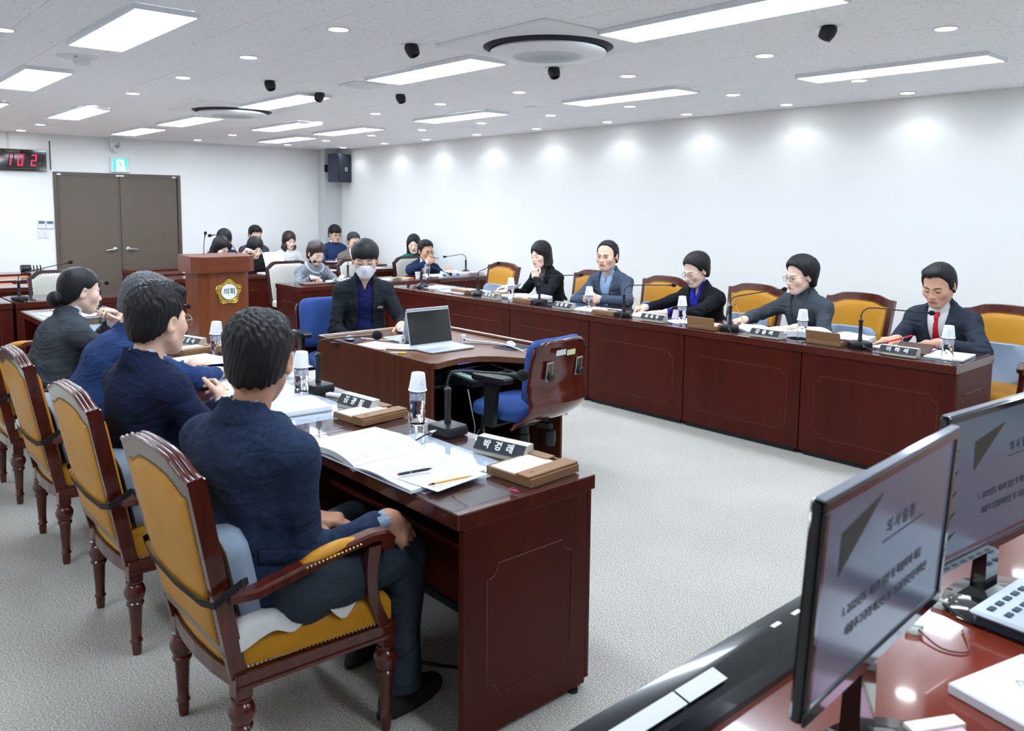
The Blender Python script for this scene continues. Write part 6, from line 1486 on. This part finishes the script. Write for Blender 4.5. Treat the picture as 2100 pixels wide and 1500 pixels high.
t = thing('mobile_phone', 'dark phone lying on papers left of the paper cup', 'phone', (5.62, 8.55, DT+.0085), R(8)); obj('body', MB().box(-.07, .07, -.035, .035, 0, .008, .003), m_blk2, t)
t = thing('folder', 'orange folder beside the upright paper cup', 'folder', (5.8, 8.66, DT), 0); obj('board', MB().box(-.1, .1, -.1, .1, 0, .01, .003), mat('folder_orange', (222, 134, 60), .6), t)
t = thing('notebook', 'brown notebook on the corner of the tweed woman\'s desk', 'notebook', (4.52, 8.6, DT), 0); obj('cover', MB().box(-.13, .13, -.1, .1, 0, .018, .003), mat('notebook_brown', (112, 78, 64), .6), t); obj('pages', MB().box(-.125, .133, -.096, .096, .003, .015), m_page, t)
t = thing('spectacle_case', 'black case lying beside the brown notebook', 'case', (4.72, 8.5, DT), R(5)); obj('case_shell', MB().pad([(.08*cos(2*pi*k/20), .022*sin(2*pi*k/20)) for k in range(20)], 0, .02, .006, .006), m_blk2, t, smooth=60)
# gallery papers
for x, y, w_, lab in ((4.95, 10.4, .5, 'first gallery row, under the woman lifting papers'), (5.6, 10.42, .36, 'first gallery row behind the cream chairs'), (6.35, 10.42, .4, 'first gallery row near the wall'), (6.02, 12.0, .5, 'third gallery row before the woman in white'), (6.8, 12.0, .4, 'third gallery row before the blue sweater'), (6.6, 11.25, .4, 'second gallery row before the man in brown'), (5.45, 12.0, .3, 'third gallery row before the man in dark grey')):
    sheet('white papers on the '+lab, x, y, R(random.uniform(-6, 6)), w_, .24, z=TOP, n=8, m_=m_paper)
hp_ = thing('held_papers', 'two white sheets held up by the woman in black', 'paper', (4.9, 10.36, 0), R(-8))
for k, (a, x0) in enumerate(((-4, -.11), (3, .03))):
    obj('sheet', MB().grid(lambda u, v: ((u-.5)*(.12+.05*k)+x0+.04*(1-v)*(k == 0), .05-.12*v*(1-v)-.06*(1-v), .775+.26*v+.01*u), 6, 8, thick=.001), m_paper, hp_, rot=(0, 0, R(a)), smooth=60)
t = thing('camera_lens', 'black and white telephoto lens lying on the left gallery table', 'camera lens', (2.4, 12.3, TOP+.052), R(0))
obj('hood', MB().lathe([(0, -.14), (.05, -.14), (.052, -.13), (.05, -.03), (.042, -.02), (0, -.02)], 24, M=Matrix.Rotation(R(90), 4, 'Y'), cap=False), m_blk, t, smooth=40)
obj('barrel', MB().lathe([(0, -.02), (.041, -.02), (.041, .02), (.038, .025), (.04, .1), (.035, .13), (0, .13)], 24, M=Matrix.Rotation(R(90), 4, 'Y'), cap=False), m_white, t, smooth=40)
for z0 in (-.005, .035, .075): obj('focus_ring', MB().lathe([(.04, z0), (.0428, z0+.002), (.0428, z0+.018), (.04, z0+.02)], 24, M=Matrix.Rotation(R(90), 4, 'Y'), cap=False), m_blk, t)
# pens and pencils
def pencil(label, a, b, kind='pencil', grp='pencils and pens'):
    a = Vector(a); b = Vector(b); L = (b-a).length; t = thing('pencil' if kind == 'pencil' else 'pen', label, kind, a, 0, grp); t.rotation_euler = (b-a).to_track_quat('Z', 'Y').to_euler()
    if kind == 'pencil':
        obj('shaft', MB().lathe([(.0036, .02), (.0036, L-.02)], 6), mat('pencil_yellow', (232, 168, 34), .4), t); obj('tip', MB().lathe([(.0036, L-.02), (.0008, L-.003), (0, L)], 6, cap=False), mat('pencil_wood', (214, 180, 140), .6), t)
        obj('ferrule', MB().lathe([(.0038, .01), (.0038, .02)], 10), m_blk, t); obj('eraser', MB().lathe([(0, 0), (.0034, .001), (.0036, .01)], 10, cap=False), mat('eraser_red', (208, 96, 84), .7), t)
    else:
        c = {'red': (206, 24, 34), 'black': (30, 32, 36), 'marker': (44, 48, 54), 'white': (236, 236, 236), 'yellow': (226, 232, 60)}[kind if kind in ('red',) else 'black'] if kind != 'pen' else (40, 44, 50)
        t['category'] = 'pen'
        obj('barrel', MB().lathe([(.0, 0), (.0045, .001), (.005, .012), (.005, L-.03), (.0042, L-.015), (.0012, L-.002), (0, L)], 12, cap=False), mat('pen_'+kind, c, .35), t, smooth=40)
        obj('ring', MB().lathe([(.0053, L*.32), (.0053, L*.36)], 12), m_steel, t)
    return t
pencil('yellow pencil lying near the edge of the nearest desk', (1.475, 2.065, DT+.022), (1.635, 2.04, DT+.0245)); 
p_ = pencil('black felt pen with pink end on the open document of the nearest desk', (1.455, 2.205, DT+.0245), (1.575, 2.18, DT+.0265), 'pen'); obj('end_plug', MB().lathe([(0, -.004), (.0045, -.003), (.0045, .003), (0, .003)], 10), mat('pink_plug', (232, 70, 110), .4), p_)
t = thing('marker_cover', 'pink and black pen cap lying alone near the desk edge', 'pen cap', (1.675, 1.9, DT+.0055), R(-75)); obj('cap_tube', MB().lathe([(0, 0), (.0055, .001), (.0055, .03), (.004, .031)], 12, M=Matrix.Rotation(R(90), 4, 'Y')), mat('cap_pink', (226, 50, 96), .3), t, smooth=40); obj('clip', MB().box(0, .032, -.002, .002, .005, .0085), m_blk, t)
t = thing('eraser', 'white eraser beside the second nameplate of the left row', 'eraser', (1.9, 3.42, DT), R(-70)); obj('block', MB().box(-.045, .045, -.016, .016, 0, .014, .003), m_white, t)
for (a, b, lab) in (((5.50, 3.62, .94), (5.545, 3.55, .775), 'yellow pencil held upright by the woman in charcoal'), ((5.50, 4.66, .93), (5.52, 4.55, .775), 'yellow pencil held by the woman in black coat')): pencil(lab, a, b)
pencil('red pen held by the man with the red tie', (5.50, 2.26, .85), (5.46, 2.42, .785), 'red'); pencil('white pen in the hand of the woman in tweed', (4.74, 8.86, .88), (4.82, 8.82, .78), 'pen'); pencil('thin pen between the fingers of the man in navy', (6.6, 9.0, .97), (6.45, 9.0, 1.0), 'pen')
for k, (x, y) in enumerate(((5.2, 3.70), (5.22, 2.73), (5.24, 2.68), (5.27, 4.67), (5.33, 5.76))): pencil('black pen lying on the memo box, %s' % ['left of the charcoal woman', 'outer one by the man with the red tie', 'inner one by the man with the red tie', 'before the man in slate', 'before the bobbed woman'][k], (x, y+.06, DT+.032), (x+.01, y-.07, DT+.032), 'pen')
pencil('yellow highlighter on the memo box by the man with the red tie', (5.26, 2.66, DT+.036), (5.24, 2.56, DT+.036), 'pen').children[0].data.materials[0] = mat('highlighter', (220, 232, 60), .4) if False else MATS['pen_pen']
t = thing('flip_phone', 'lilac phone propped half open by the bottle', 'phone', (5.40, 4.10, DT), R(-75)); m_lil = mat('lilac_case', (196, 176, 232), .4)
obj('lower_half', MB().box(-.036, .036, -.005, .075, 0, .012, .004), m_lil, t); M = Matrix.Translation((0, .0, .004)) @ Matrix.Rotation(R(62), 4, 'X'); obj('upper_half', MB().box(-.036, .036, 0, .08, 0, .012, .004, M=M), m_lil, t); obj('cover_screen', MB().box(-.03, .03, .01, .07, -.001, .0015, M=M), m_blk2, t)
t = thing('tablet_case', 'brown folder standing open behind the red tie man\'s nameplate', 'folder', (5.3, 2.18, DT), R(-90)); obj('panel', MB().box(-.12, .1, 0, .13, 0, .008, .003, M=Matrix.Rotation(R(22), 4, 'X')), mat('folder_brown', (74, 34, 28), .4), t)
# ------------------------------------------------------------------ operators' desk things
OT = .7425
def laptop(label, x, y, rz, tilt):
    t = thing('laptop', label, 'laptop', (x, y, OT), rz, 'silver laptops'); m_al = mat('laptop_silver', (206, 214, 226), .3, metal=.4)
    obj('base', MB().box(-.175, .175, -.235, 0, .001, .016, .005), m_al, t)
    kb = MB()
    for r_ in range(5):
        for c_ in range(13): kb.box(-.155+c_*.024, -.155+c_*.024+.020, -.035-r_*.022, -.035-r_*.022+.018, .0155, .0172)
    tag(obj('keys', kb, mat('laptop_keys', (220, 226, 236), .5), t), kind='stuff'); obj('touchpad', MB().box(-.055, .055, -.225, -.155, .016, .0165), mat('touchpad', (190, 200, 214), .3), t)
    M = Matrix.Translation((0, .0, .012)) @ Matrix.Rotation(R(tilt), 4, 'X')
    l = obj('lid', MB().box(-.175, .175, -.003, .004, 0, .232, .002, M=M), m_al, t); obj('screen', MB().box(-.17, .17, -.0045, -.003, .012, .228, M=M), m_blk2, l)
    return t
laptop('open silver laptop with dark screen facing the empty chair', 3.15, 4.37, R(1), -12); laptop('second silver laptop facing the masked man, back to the camera', 3.24, 4.60, R(180), -14)
def mouse(label, x, y, rz, z=OT):
    t = thing('computer_mouse', label, 'mouse', (x, y, z), rz, 'computer mice')
    L = [[(.031*k*cos(a), .055*k*sin(a), zz+(.004*sin(a) if zz > .01 else 0)) for a in [2*pi*j/20 for j in range(20)]] for k, zz in ((.9, 0), (1, .006), (.98, .016), (.85, .027), (.55, .034), (.1, .036))]
    obj('shell', MB().loops(L), mat('mouse_silver', (186, 192, 202), .25, metal=.3), t, smooth=60); obj('scroll_wheel', MB().lathe([(0, -.004), (.008, -.004), (.008, .004), (0, .004)], 12, M=Matrix.Translation((0, .028, .028)) @ Matrix.Rotation(R(90), 4, 'Y'), cap=False), m_blk, t)
    obj('grip', MB().loops([[(.033*k*cos(a), .057*k*sin(a), zz) for a in [2*pi*j/20 for j in range(20)]] for k, zz in ((.9, 0.001), (.99, .006), (.97, .014))]), m_blk, t, smooth=60)
m_pad = mat('mouse_pad', (44, 54, 72), .8)
for x, y, a, w in ((3.55, 4.02, 8, 'by the empty chair'), (2.83, 4.9, 30, 'by the masked man, left')):
    t = thing('mouse_pad', 'dark mouse pad '+w, 'mouse pad', (x, y, OT), R(a), 'mouse pads'); obj('pad', MB().box(-.1, .1, -.085, .085, 0, .003, .001), m_pad, t)
mouse('silver mouse on the pad by the empty chair', 3.54, 4.02, R(-20), OT+.0032); mouse('silver mouse on the pad left of the masked man', 2.84, 4.90, R(160), OT+.0032); mouse('mouse under the hand of the masked man', 3.33, 5.0, R(150))
for x, y, w in ((3.06, 4.585, 'left of the second laptop'), (3.395, 4.35, 'right of the open laptop')):
    t = thing('white_adapter', 'small white upright adapter '+w, 'adapter', (x, y, OT), 0, 'white adapters'); obj('block', MB().box(-.017, .017, -.013, .013, 0, .06, .003), m_white, t); obj('port', MB().box(-.006, .006, -.0135, -.012, .02, .03), m_blk, t)
sheet('white papers left of the open laptop', 2.9, 4.62, R(12), .21, .28, z=OT, n=2, m_=m_print); sheet('second paper sheet before the open laptop', 3.0, 4.45, R(40), .2, .22, z=OT+.003, n=1)
def cable(label, pts, r=.003, m_=None, name='cable', grp='loose cables'):
    Q = []; P = [Vector(p) for p in pts]
    for i in range(len(P)-1):
        for k in range(5):
            tt = k/5; p0 = P[max(i-1, 0)]; p1 = P[i]; p2 = P[i+1]; p3 = P[min(i+2, len(P)-1)]
            Q.append(.5*((2*p1)+(-p0+p2)*tt+(2*p0-5*p1+4*p2-p3)*tt*tt+(-p0+3*p1-3*p2+p3)*tt**3))
    Q.append(P[-1]); o = obj(name, MB().tube(Q, r, 8), m_ or m_white, smooth=60); return tag(o, label, 'cable', grp)
cable('white cable curving over the operators desk and down to the controller', [(3.4, 4.33, OT+.03), (3.44, 4.3, OT+.02), (3.5, 4.1, OT+.02), (3.5, 3.92, OT+.012), (3.47, 3.72, OT-.02), (3.44, 3.73, .66), (3.41, 3.78, .62)], .005)
cable('white cable running left from the open laptop', [(2.97, 4.33, OT+.008), (2.9, 4.4, OT+.006), (2.84, 4.5, OT+.006), (2.82, 4.42, OT+.006)], .0035); cable('black cable lying behind the open laptop', [(3.34, 4.3, OT+.006), (3.42, 4.26, OT+.005), (3.49, 4.16, OT+.005), (3.5, 3.95, OT+.005), (3.48, 3.76, OT-.01), (3.48, 3.76, .6)], .003, m_blk)
cable('white cable looping behind the second laptop', [(3.1, 4.68, OT+.008), (3.0, 4.8, OT+.006), (2.96, 4.95, OT+.006), (3.05, 5.0, OT+.005)], .004)
cable('white cable hanging below the controller to the floor', [(3.02, 3.82, .57), (3.04, 3.8, .42), (3.14, 3.9, .3), (3.2, 3.97, .17), (3.3, 3.93, .05), (3.45, 3.9, .008), (3.5, 4.1, .008)], .003)
t = thing('video_plug', 'yellow video plug on a short white lead', 'plug', (2.85, 4.26, OT+.006), R(-30)); obj('lead', MB().tube([(-.09, .02, 0), (-.06, .0, .004), (-.03, .01, 0)], .004, 8), m_white, t, smooth=60); obj('plug_body', MB().tube([(-.03, .01, 0), (.02, 0, 0)], .006, 10), mat('plug_yellow', (226, 200, 60), .4), t)
t = thing('video_controller', 'black video controller with glowing green buttons on a tripod stand', 'controller', (3.21, 3.93, .585), R(2))
obj('housing', MB().loops([[(-.19, -.15, z), (.19, -.15, z), (.2, .14, z2), (-.2, .14, z2)] for z, z2 in ((0, .0), (.035, .055))]), m_blk, t)
kb = MB(); bb_ = MB(); F = Matrix.Translation((0, 0, .046)) @ Matrix.Rotation(math.atan2(.02, .29), 4, 'X')
m_key = mat('key_green', (166, 196, 184), .5)
for r_ in range(8):
    for c_ in range(15):
        x_, y_ = -.175+c_*.0245, -.13+r_*.03
        edge = r_ in (0, 1, 7) and (r_ != 0 or c_ < 5 or c_ > 12) or c_ in (0, 1, 13, 14)
        (kb if edge else bb_).box(x_, x_+.02, y_, y_+.024, .0, .012 if edge else .018, .003, M=F)
tag(obj('light_keys', kb, m_key, t), kind='stuff'); tag(obj('black_keys', bb_, m_blk2, t), kind='stuff')
obj('display', MB().box(-.1, .03, .12, .2, .02, .03, .002, M=Matrix.Translation((0, 0, .03)) @ Matrix.Rotation(R(20), 4, 'X')), mat('lcd_blue', (120, 130, 220), .3, emit=(110, 120, 230), es=.5), t)
t = thing('tripod_stand', 'black pole stand with silver legs carrying the controller', 'stand', (3.24, 3.95, 0), 0)
obj('pole', MB().lathe([(0, .06), (.014, .06), (.014, .58), (0, .58)], 14, cap=False), m_blk, t, smooth=40); obj('top_plate', MB().box(-.1, .1, -.1, .1, .575, .584), m_blk, t)
for k in range(3):
    a = 2*pi*k/3+.4; obj('leg', MB().tube([(.015*cos(a), .015*sin(a), .26), (.09*cos(a), .09*sin(a), .13), (.2*cos(a), .2*sin(a), .012)], .007, 8), m_steel, t, smooth=50)
t = thing('keyboard', 'black computer keyboard on the shelf under the operators desk', 'keyboard', (3.02, 4.15, .576), R(3)); obj('case', MB().box(-.2, .2, -.08, .08, 0, .02, .004), m_blk, t)
kb = MB()
for r_ in range(5):
    for c_ in range(16): kb.box(-.19+c_*.024, -.19+c_*.024+.02, -.07+r_*.027, -.07+r_*.027+.022, .019, .028, .003)
tag(obj('keys', kb, mat('keycap_dark', (52, 58, 68), .5), t), kind='stuff')
t = thing('computer_tower', 'black computer tower under the operators desk', 'computer', (3.5, 4.35, .092), R(0)); obj('case', MB().box(-.09, .09, -.2, .2, 0, .4, .008), m_blk, t); obj('front_panel', MB().box(-.085, .085, -.21, -.2, .01, .39, .006), m_blk2, t)
# ------------------------------------------------------------------ foreground recording desk
t = thing('recording_desk', 'glossy reddish desk in the right foreground under two monitors', 'desk', (.9, 0, 0))
obj('desktop', MB().box(0, 2.6, -.1, .93, TOP-.05, TOP, .004), mat('recording_top', (132, 52, 34), .16, coat=.7, grain=(1.5, 14, 9, .6), col2=(96, 34, 22)), t)
obj('back_panel', MB().box(.03, 2.57, .88, .9, .02, TOP-.05), m_red, t)
for x in (.02, 2.56): obj('side_panel', MB().box(x, x+.02, 0, .88, .02, TOP-.05, .002), m_red, t)
def monitor(label, x, y, rz, slide_x, w=.56, h=.325, zb=.952, tilt=3, editor=False, zt=None):
    t = thing('monitor', label, 'monitor', (x, y, TOP), rz, 'foreground monitors'); m_bz = mat('bezel_black', (12, 16, 20), .12, coat=.8)
    z0 = zb-TOP; M = Matrix.Translation((0, 0, z0)) @ Matrix.Rotation(R(-tilt), 4, 'X')
    obj('housing', MB().box(-w/2, w/2, 0, .018, 0, h, .005, M=M).box(-w*.3, w*.3, .018, .045, .04, h*.7, .008, M=M), m_bz, t)
    s = .016
    obj('screen_frame', MB().box(-w/2+.001, w/2-.001, -.006, 0, 0, s+.006, .002, M=M).box(-w/2+.001, w/2-.001, -.006, 0, h-s, h, .002, M=M).box(-w/2+.001, -w/2+s, -.006, 0, s+.006, h-s, .002, M=M).box(w/2-s, w/2-.001, -.006, 0, s+.006, h-s, .002, M=M), m_bz, t)
    obj('clear_edge', MB().box(-w/2-.001, w/2+.001, -.004, .012, h, h+.004, .0015, M=M), mat('clear_edge', (150, 160, 176), .05, coat=1, metal=.5), t)
    sc = obj('screen', MB().box(-w/2+s, w/2-s, -.002, 0, s+.006, h-s, M=M), mat('screen_lit', (40, 46, 56), .16, spec=.7, emit=(104, 118, 142), es=.2), t)
    F = M @ frame(0, -.0026, h/2, (1, 0, 0), (0, 0, 1)); m_st = mat('screen_text', (22, 27, 38), .5); m_ol = mat('screen_olive', (44, 44, 32), .5)
    x0 = slide_x
    tri = MB().prism([(x0, .10), (x0, .035), (x0+.14, .125), (x0+.12, .13), (x0, .10)][:3], 0, .0004, M=F); obj('slide_corner', tri, m_ol, sc)
    def tx(s_, size, px, pz, al='LEFT'):
        o = obj('screen_lettering', text_mesh(s_, size, depth=.0001, align=al, bold=.0004), m_st, sc); o.matrix_local = F @ Matrix.Translation((px, pz, .0003))
    tx('의 사 일 정', .026, x0+.17, .06); ul = MB(); stroke(ul, [(x0+.16, .04), (x0+.33, .04)], .0015, F, .0004); obj('underline', ul, m_st, sc)
    tx('1. 2025년도 제3회 일반 및 특별회계 세입', .0185, x0+.03, -.03); tx('세출추가경정예산안 및 기금운용변경계획안', .0185, x0+.045, -.065)
    if editor:
        g = MB()
        for k in range(5): g.prism([(-w/2+.03, .09-k*.045), (-w/2+.03, .078-k*.045), (-w/2+.06, .094-k*.045)], 0, .0004, M=F)
        obj('slide_thumbnails', g, m_ol, sc)
        b2 = MB(); stroke(b2, [(-w/2+s, -h/2+s+.016), (w/2-s, -h/2+s+.016)], .008, F, .0004); obj('status_bar', b2, mat('status_bar', (96, 52, 62), .4), sc)
    nk = MB().loops([[(-.03, .012, z0+.07), (.03, .012, z0+.07), (.03, .035, z0+.07), (-.03, .035, z0+.07)], [(-.03, .01, .03), (.03, .01, .03), (.03, .045, .03), (-.03, .045, .03)], [(-.06, -.02, .012), (.06, -.02, .012), (.06, .06, .012), (-.06, .06, .012)]])
    obj('stand_neck', nk, m_bz, t)
    obj('stand_base', MB().lathe([(0, 0), (1, 0), (1.02, .004), (.98, .011), (.5, .017), (0, .018)], 40, M=Matrix.Translation((0, -.02, 0)) @ Matrix.Diagonal((.16, .115, 1, 1)), cap=False), m_bz, t, smooth=50)
    return t
monitor('left foreground monitor with clear edge, seen steeply, showing a slide', 1.270, .547, .059, -.2, w=.54, zb=.953, h=.325, tilt=-3)
monitor('right foreground monitor partly cut off, showing slide editor and thumbnails', 2.06, .626, -.092, -.155, w=.56, zb=.893, h=.342, tilt=0, editor=True)
# soundbar along the far edge of the recording desk
t = thing('soundbar', 'long glossy black soundbar with white stickers along the foreground desk', 'soundbar', (1.35, .845, TOP), R(0))
L = [[(x_, y_, z_) for y_, z_ in ((-.07, 0), (.045, 0), (.05, .02), (.05, .04), (.04, .05), (.0, .05), (-.05, .032), (-.07, .014))] for x_ in (-.6, .5)]
obj('body', MB().loops(L), mat('soundbar_black', (14, 20, 28), .18, coat=.5), t, smooth=20)
for x0, x1 in ((-.40, -.22), (-.215, -.10)):
    obj('white_sticker', MB().box(x0, x1, -.036, -.002, 0, .0012, .0004, M=Matrix.Translation((0, -.002, .051)) @ Matrix.Rotation(R(12), 4, 'X')), m_white, t)
for x0 in (.12, .2): obj('indicator', MB().box(x0, x0+.03, .0, .01, .0495, .0508), m_white, t)
# right edge things
t = thing('control_keypad', 'grey and white keypad console cut off by the right edge', 'keypad', (2.02, .43, TOP), R(-4)); obj('base', MB().box(-.14, .25, -.16, .18, 0, .03, .01), mat('console_dark', (40, 52, 68), .4), t); obj('top_panel', MB().box(-.145, .255, -.165, .185, .028, .04, .006), mat('console_light', (206, 216, 228), .45), t)
kk_ = MB()
for r_ in range(9):
    for c_ in range(9): kk_.box(-.12+c_*.04, -.12+c_*.04+.024, -.135+r_*.035, -.135+r_*.035+(.014 if r_ % 3 else .008), .039, .044, .002)
tag(obj('keys', kk_, mat('key_slate', (66, 78, 92), .5), t), kind='stuff')
t = thing('white_box', 'flat white box with small print in the lower right corner', 'box', (1.66, .43, TOP), R(-14)); obj('lid', MB().box(-.1, .13, -.12, .1, .0, .022, .003), m_paper, t); obj('printed_mark', MB().tube([(.01, .03, .0222), (.02, .045, .0222), (.03, .035, .0222), (.02, .03, .0222)], .0012, 5).tube([(.0, -.05, .0222), (.03, -.055, .0222)], .0008, 5), mat('print_blue', (140, 165, 204), .6), t)
t = thing('sticky_notes', 'pink and cream sticky note pads at the bottom edge', 'note pad', (1.42, .49, TOP), R(-28)); obj('pink_pad', MB().box(-.05, .05, -.08, .02, 0, .016, .001), mat('note_pink', (244, 196, 220), .8), t); obj('cream_pad', MB().box(-.045, .06, .022, .05, 0, .02, .001), mat('note_cream', (238, 240, 226), .8), t)
for k, (x, y) in enumerate(((1.935, .70), (1.775, .69))):
    t = thing('cable_clip', 'small white cable clip on the foreground desk, '+('nearer the right monitor' if k == 0 else 'under the left monitor'), 'cable clip', (x, y, TOP), R(30*k), 'white cable clips')
    obj('clip_body', MB().lathe([(0, 0), (.017, 0), (.017, .006), (.012, .012), (0, .013)], 16, cap=False), mat('clip_white', (214, 222, 210), .5), t, smooth=40); obj('jaw', MB().box(-.006, .006, -.018, .018, .01, .018, .002), MATS['clip_white'], t)
cable('black cable looping over the foreground desk by the right monitor', [(1.93, .69, TOP+.012), (1.9, .62, TOP+.005), (1.93, .57, TOP+.005), (2.0, .6, TOP+.005), (2.1, .62, TOP+.005), (2.25, .55, TOP+.005)], .004, m_blk); cable('reddish thin cable on the foreground desk under the left monitor', [(1.77, .68, TOP+.01), (1.74, .62, TOP+.004), (1.77, .58, TOP+.004), (1.85, .62, TOP+.004)], .002, mat('cable_red', (120, 56, 44), .5))
# cable on the floor under the near desk
cable('black cable lying on the carpet under the nearest desk', [(1.6, 2.4, .006), (1.75, 2.2, .006), (1.9, 2.1, .006), (1.98, 2.0, .006)], .006, m_blk)
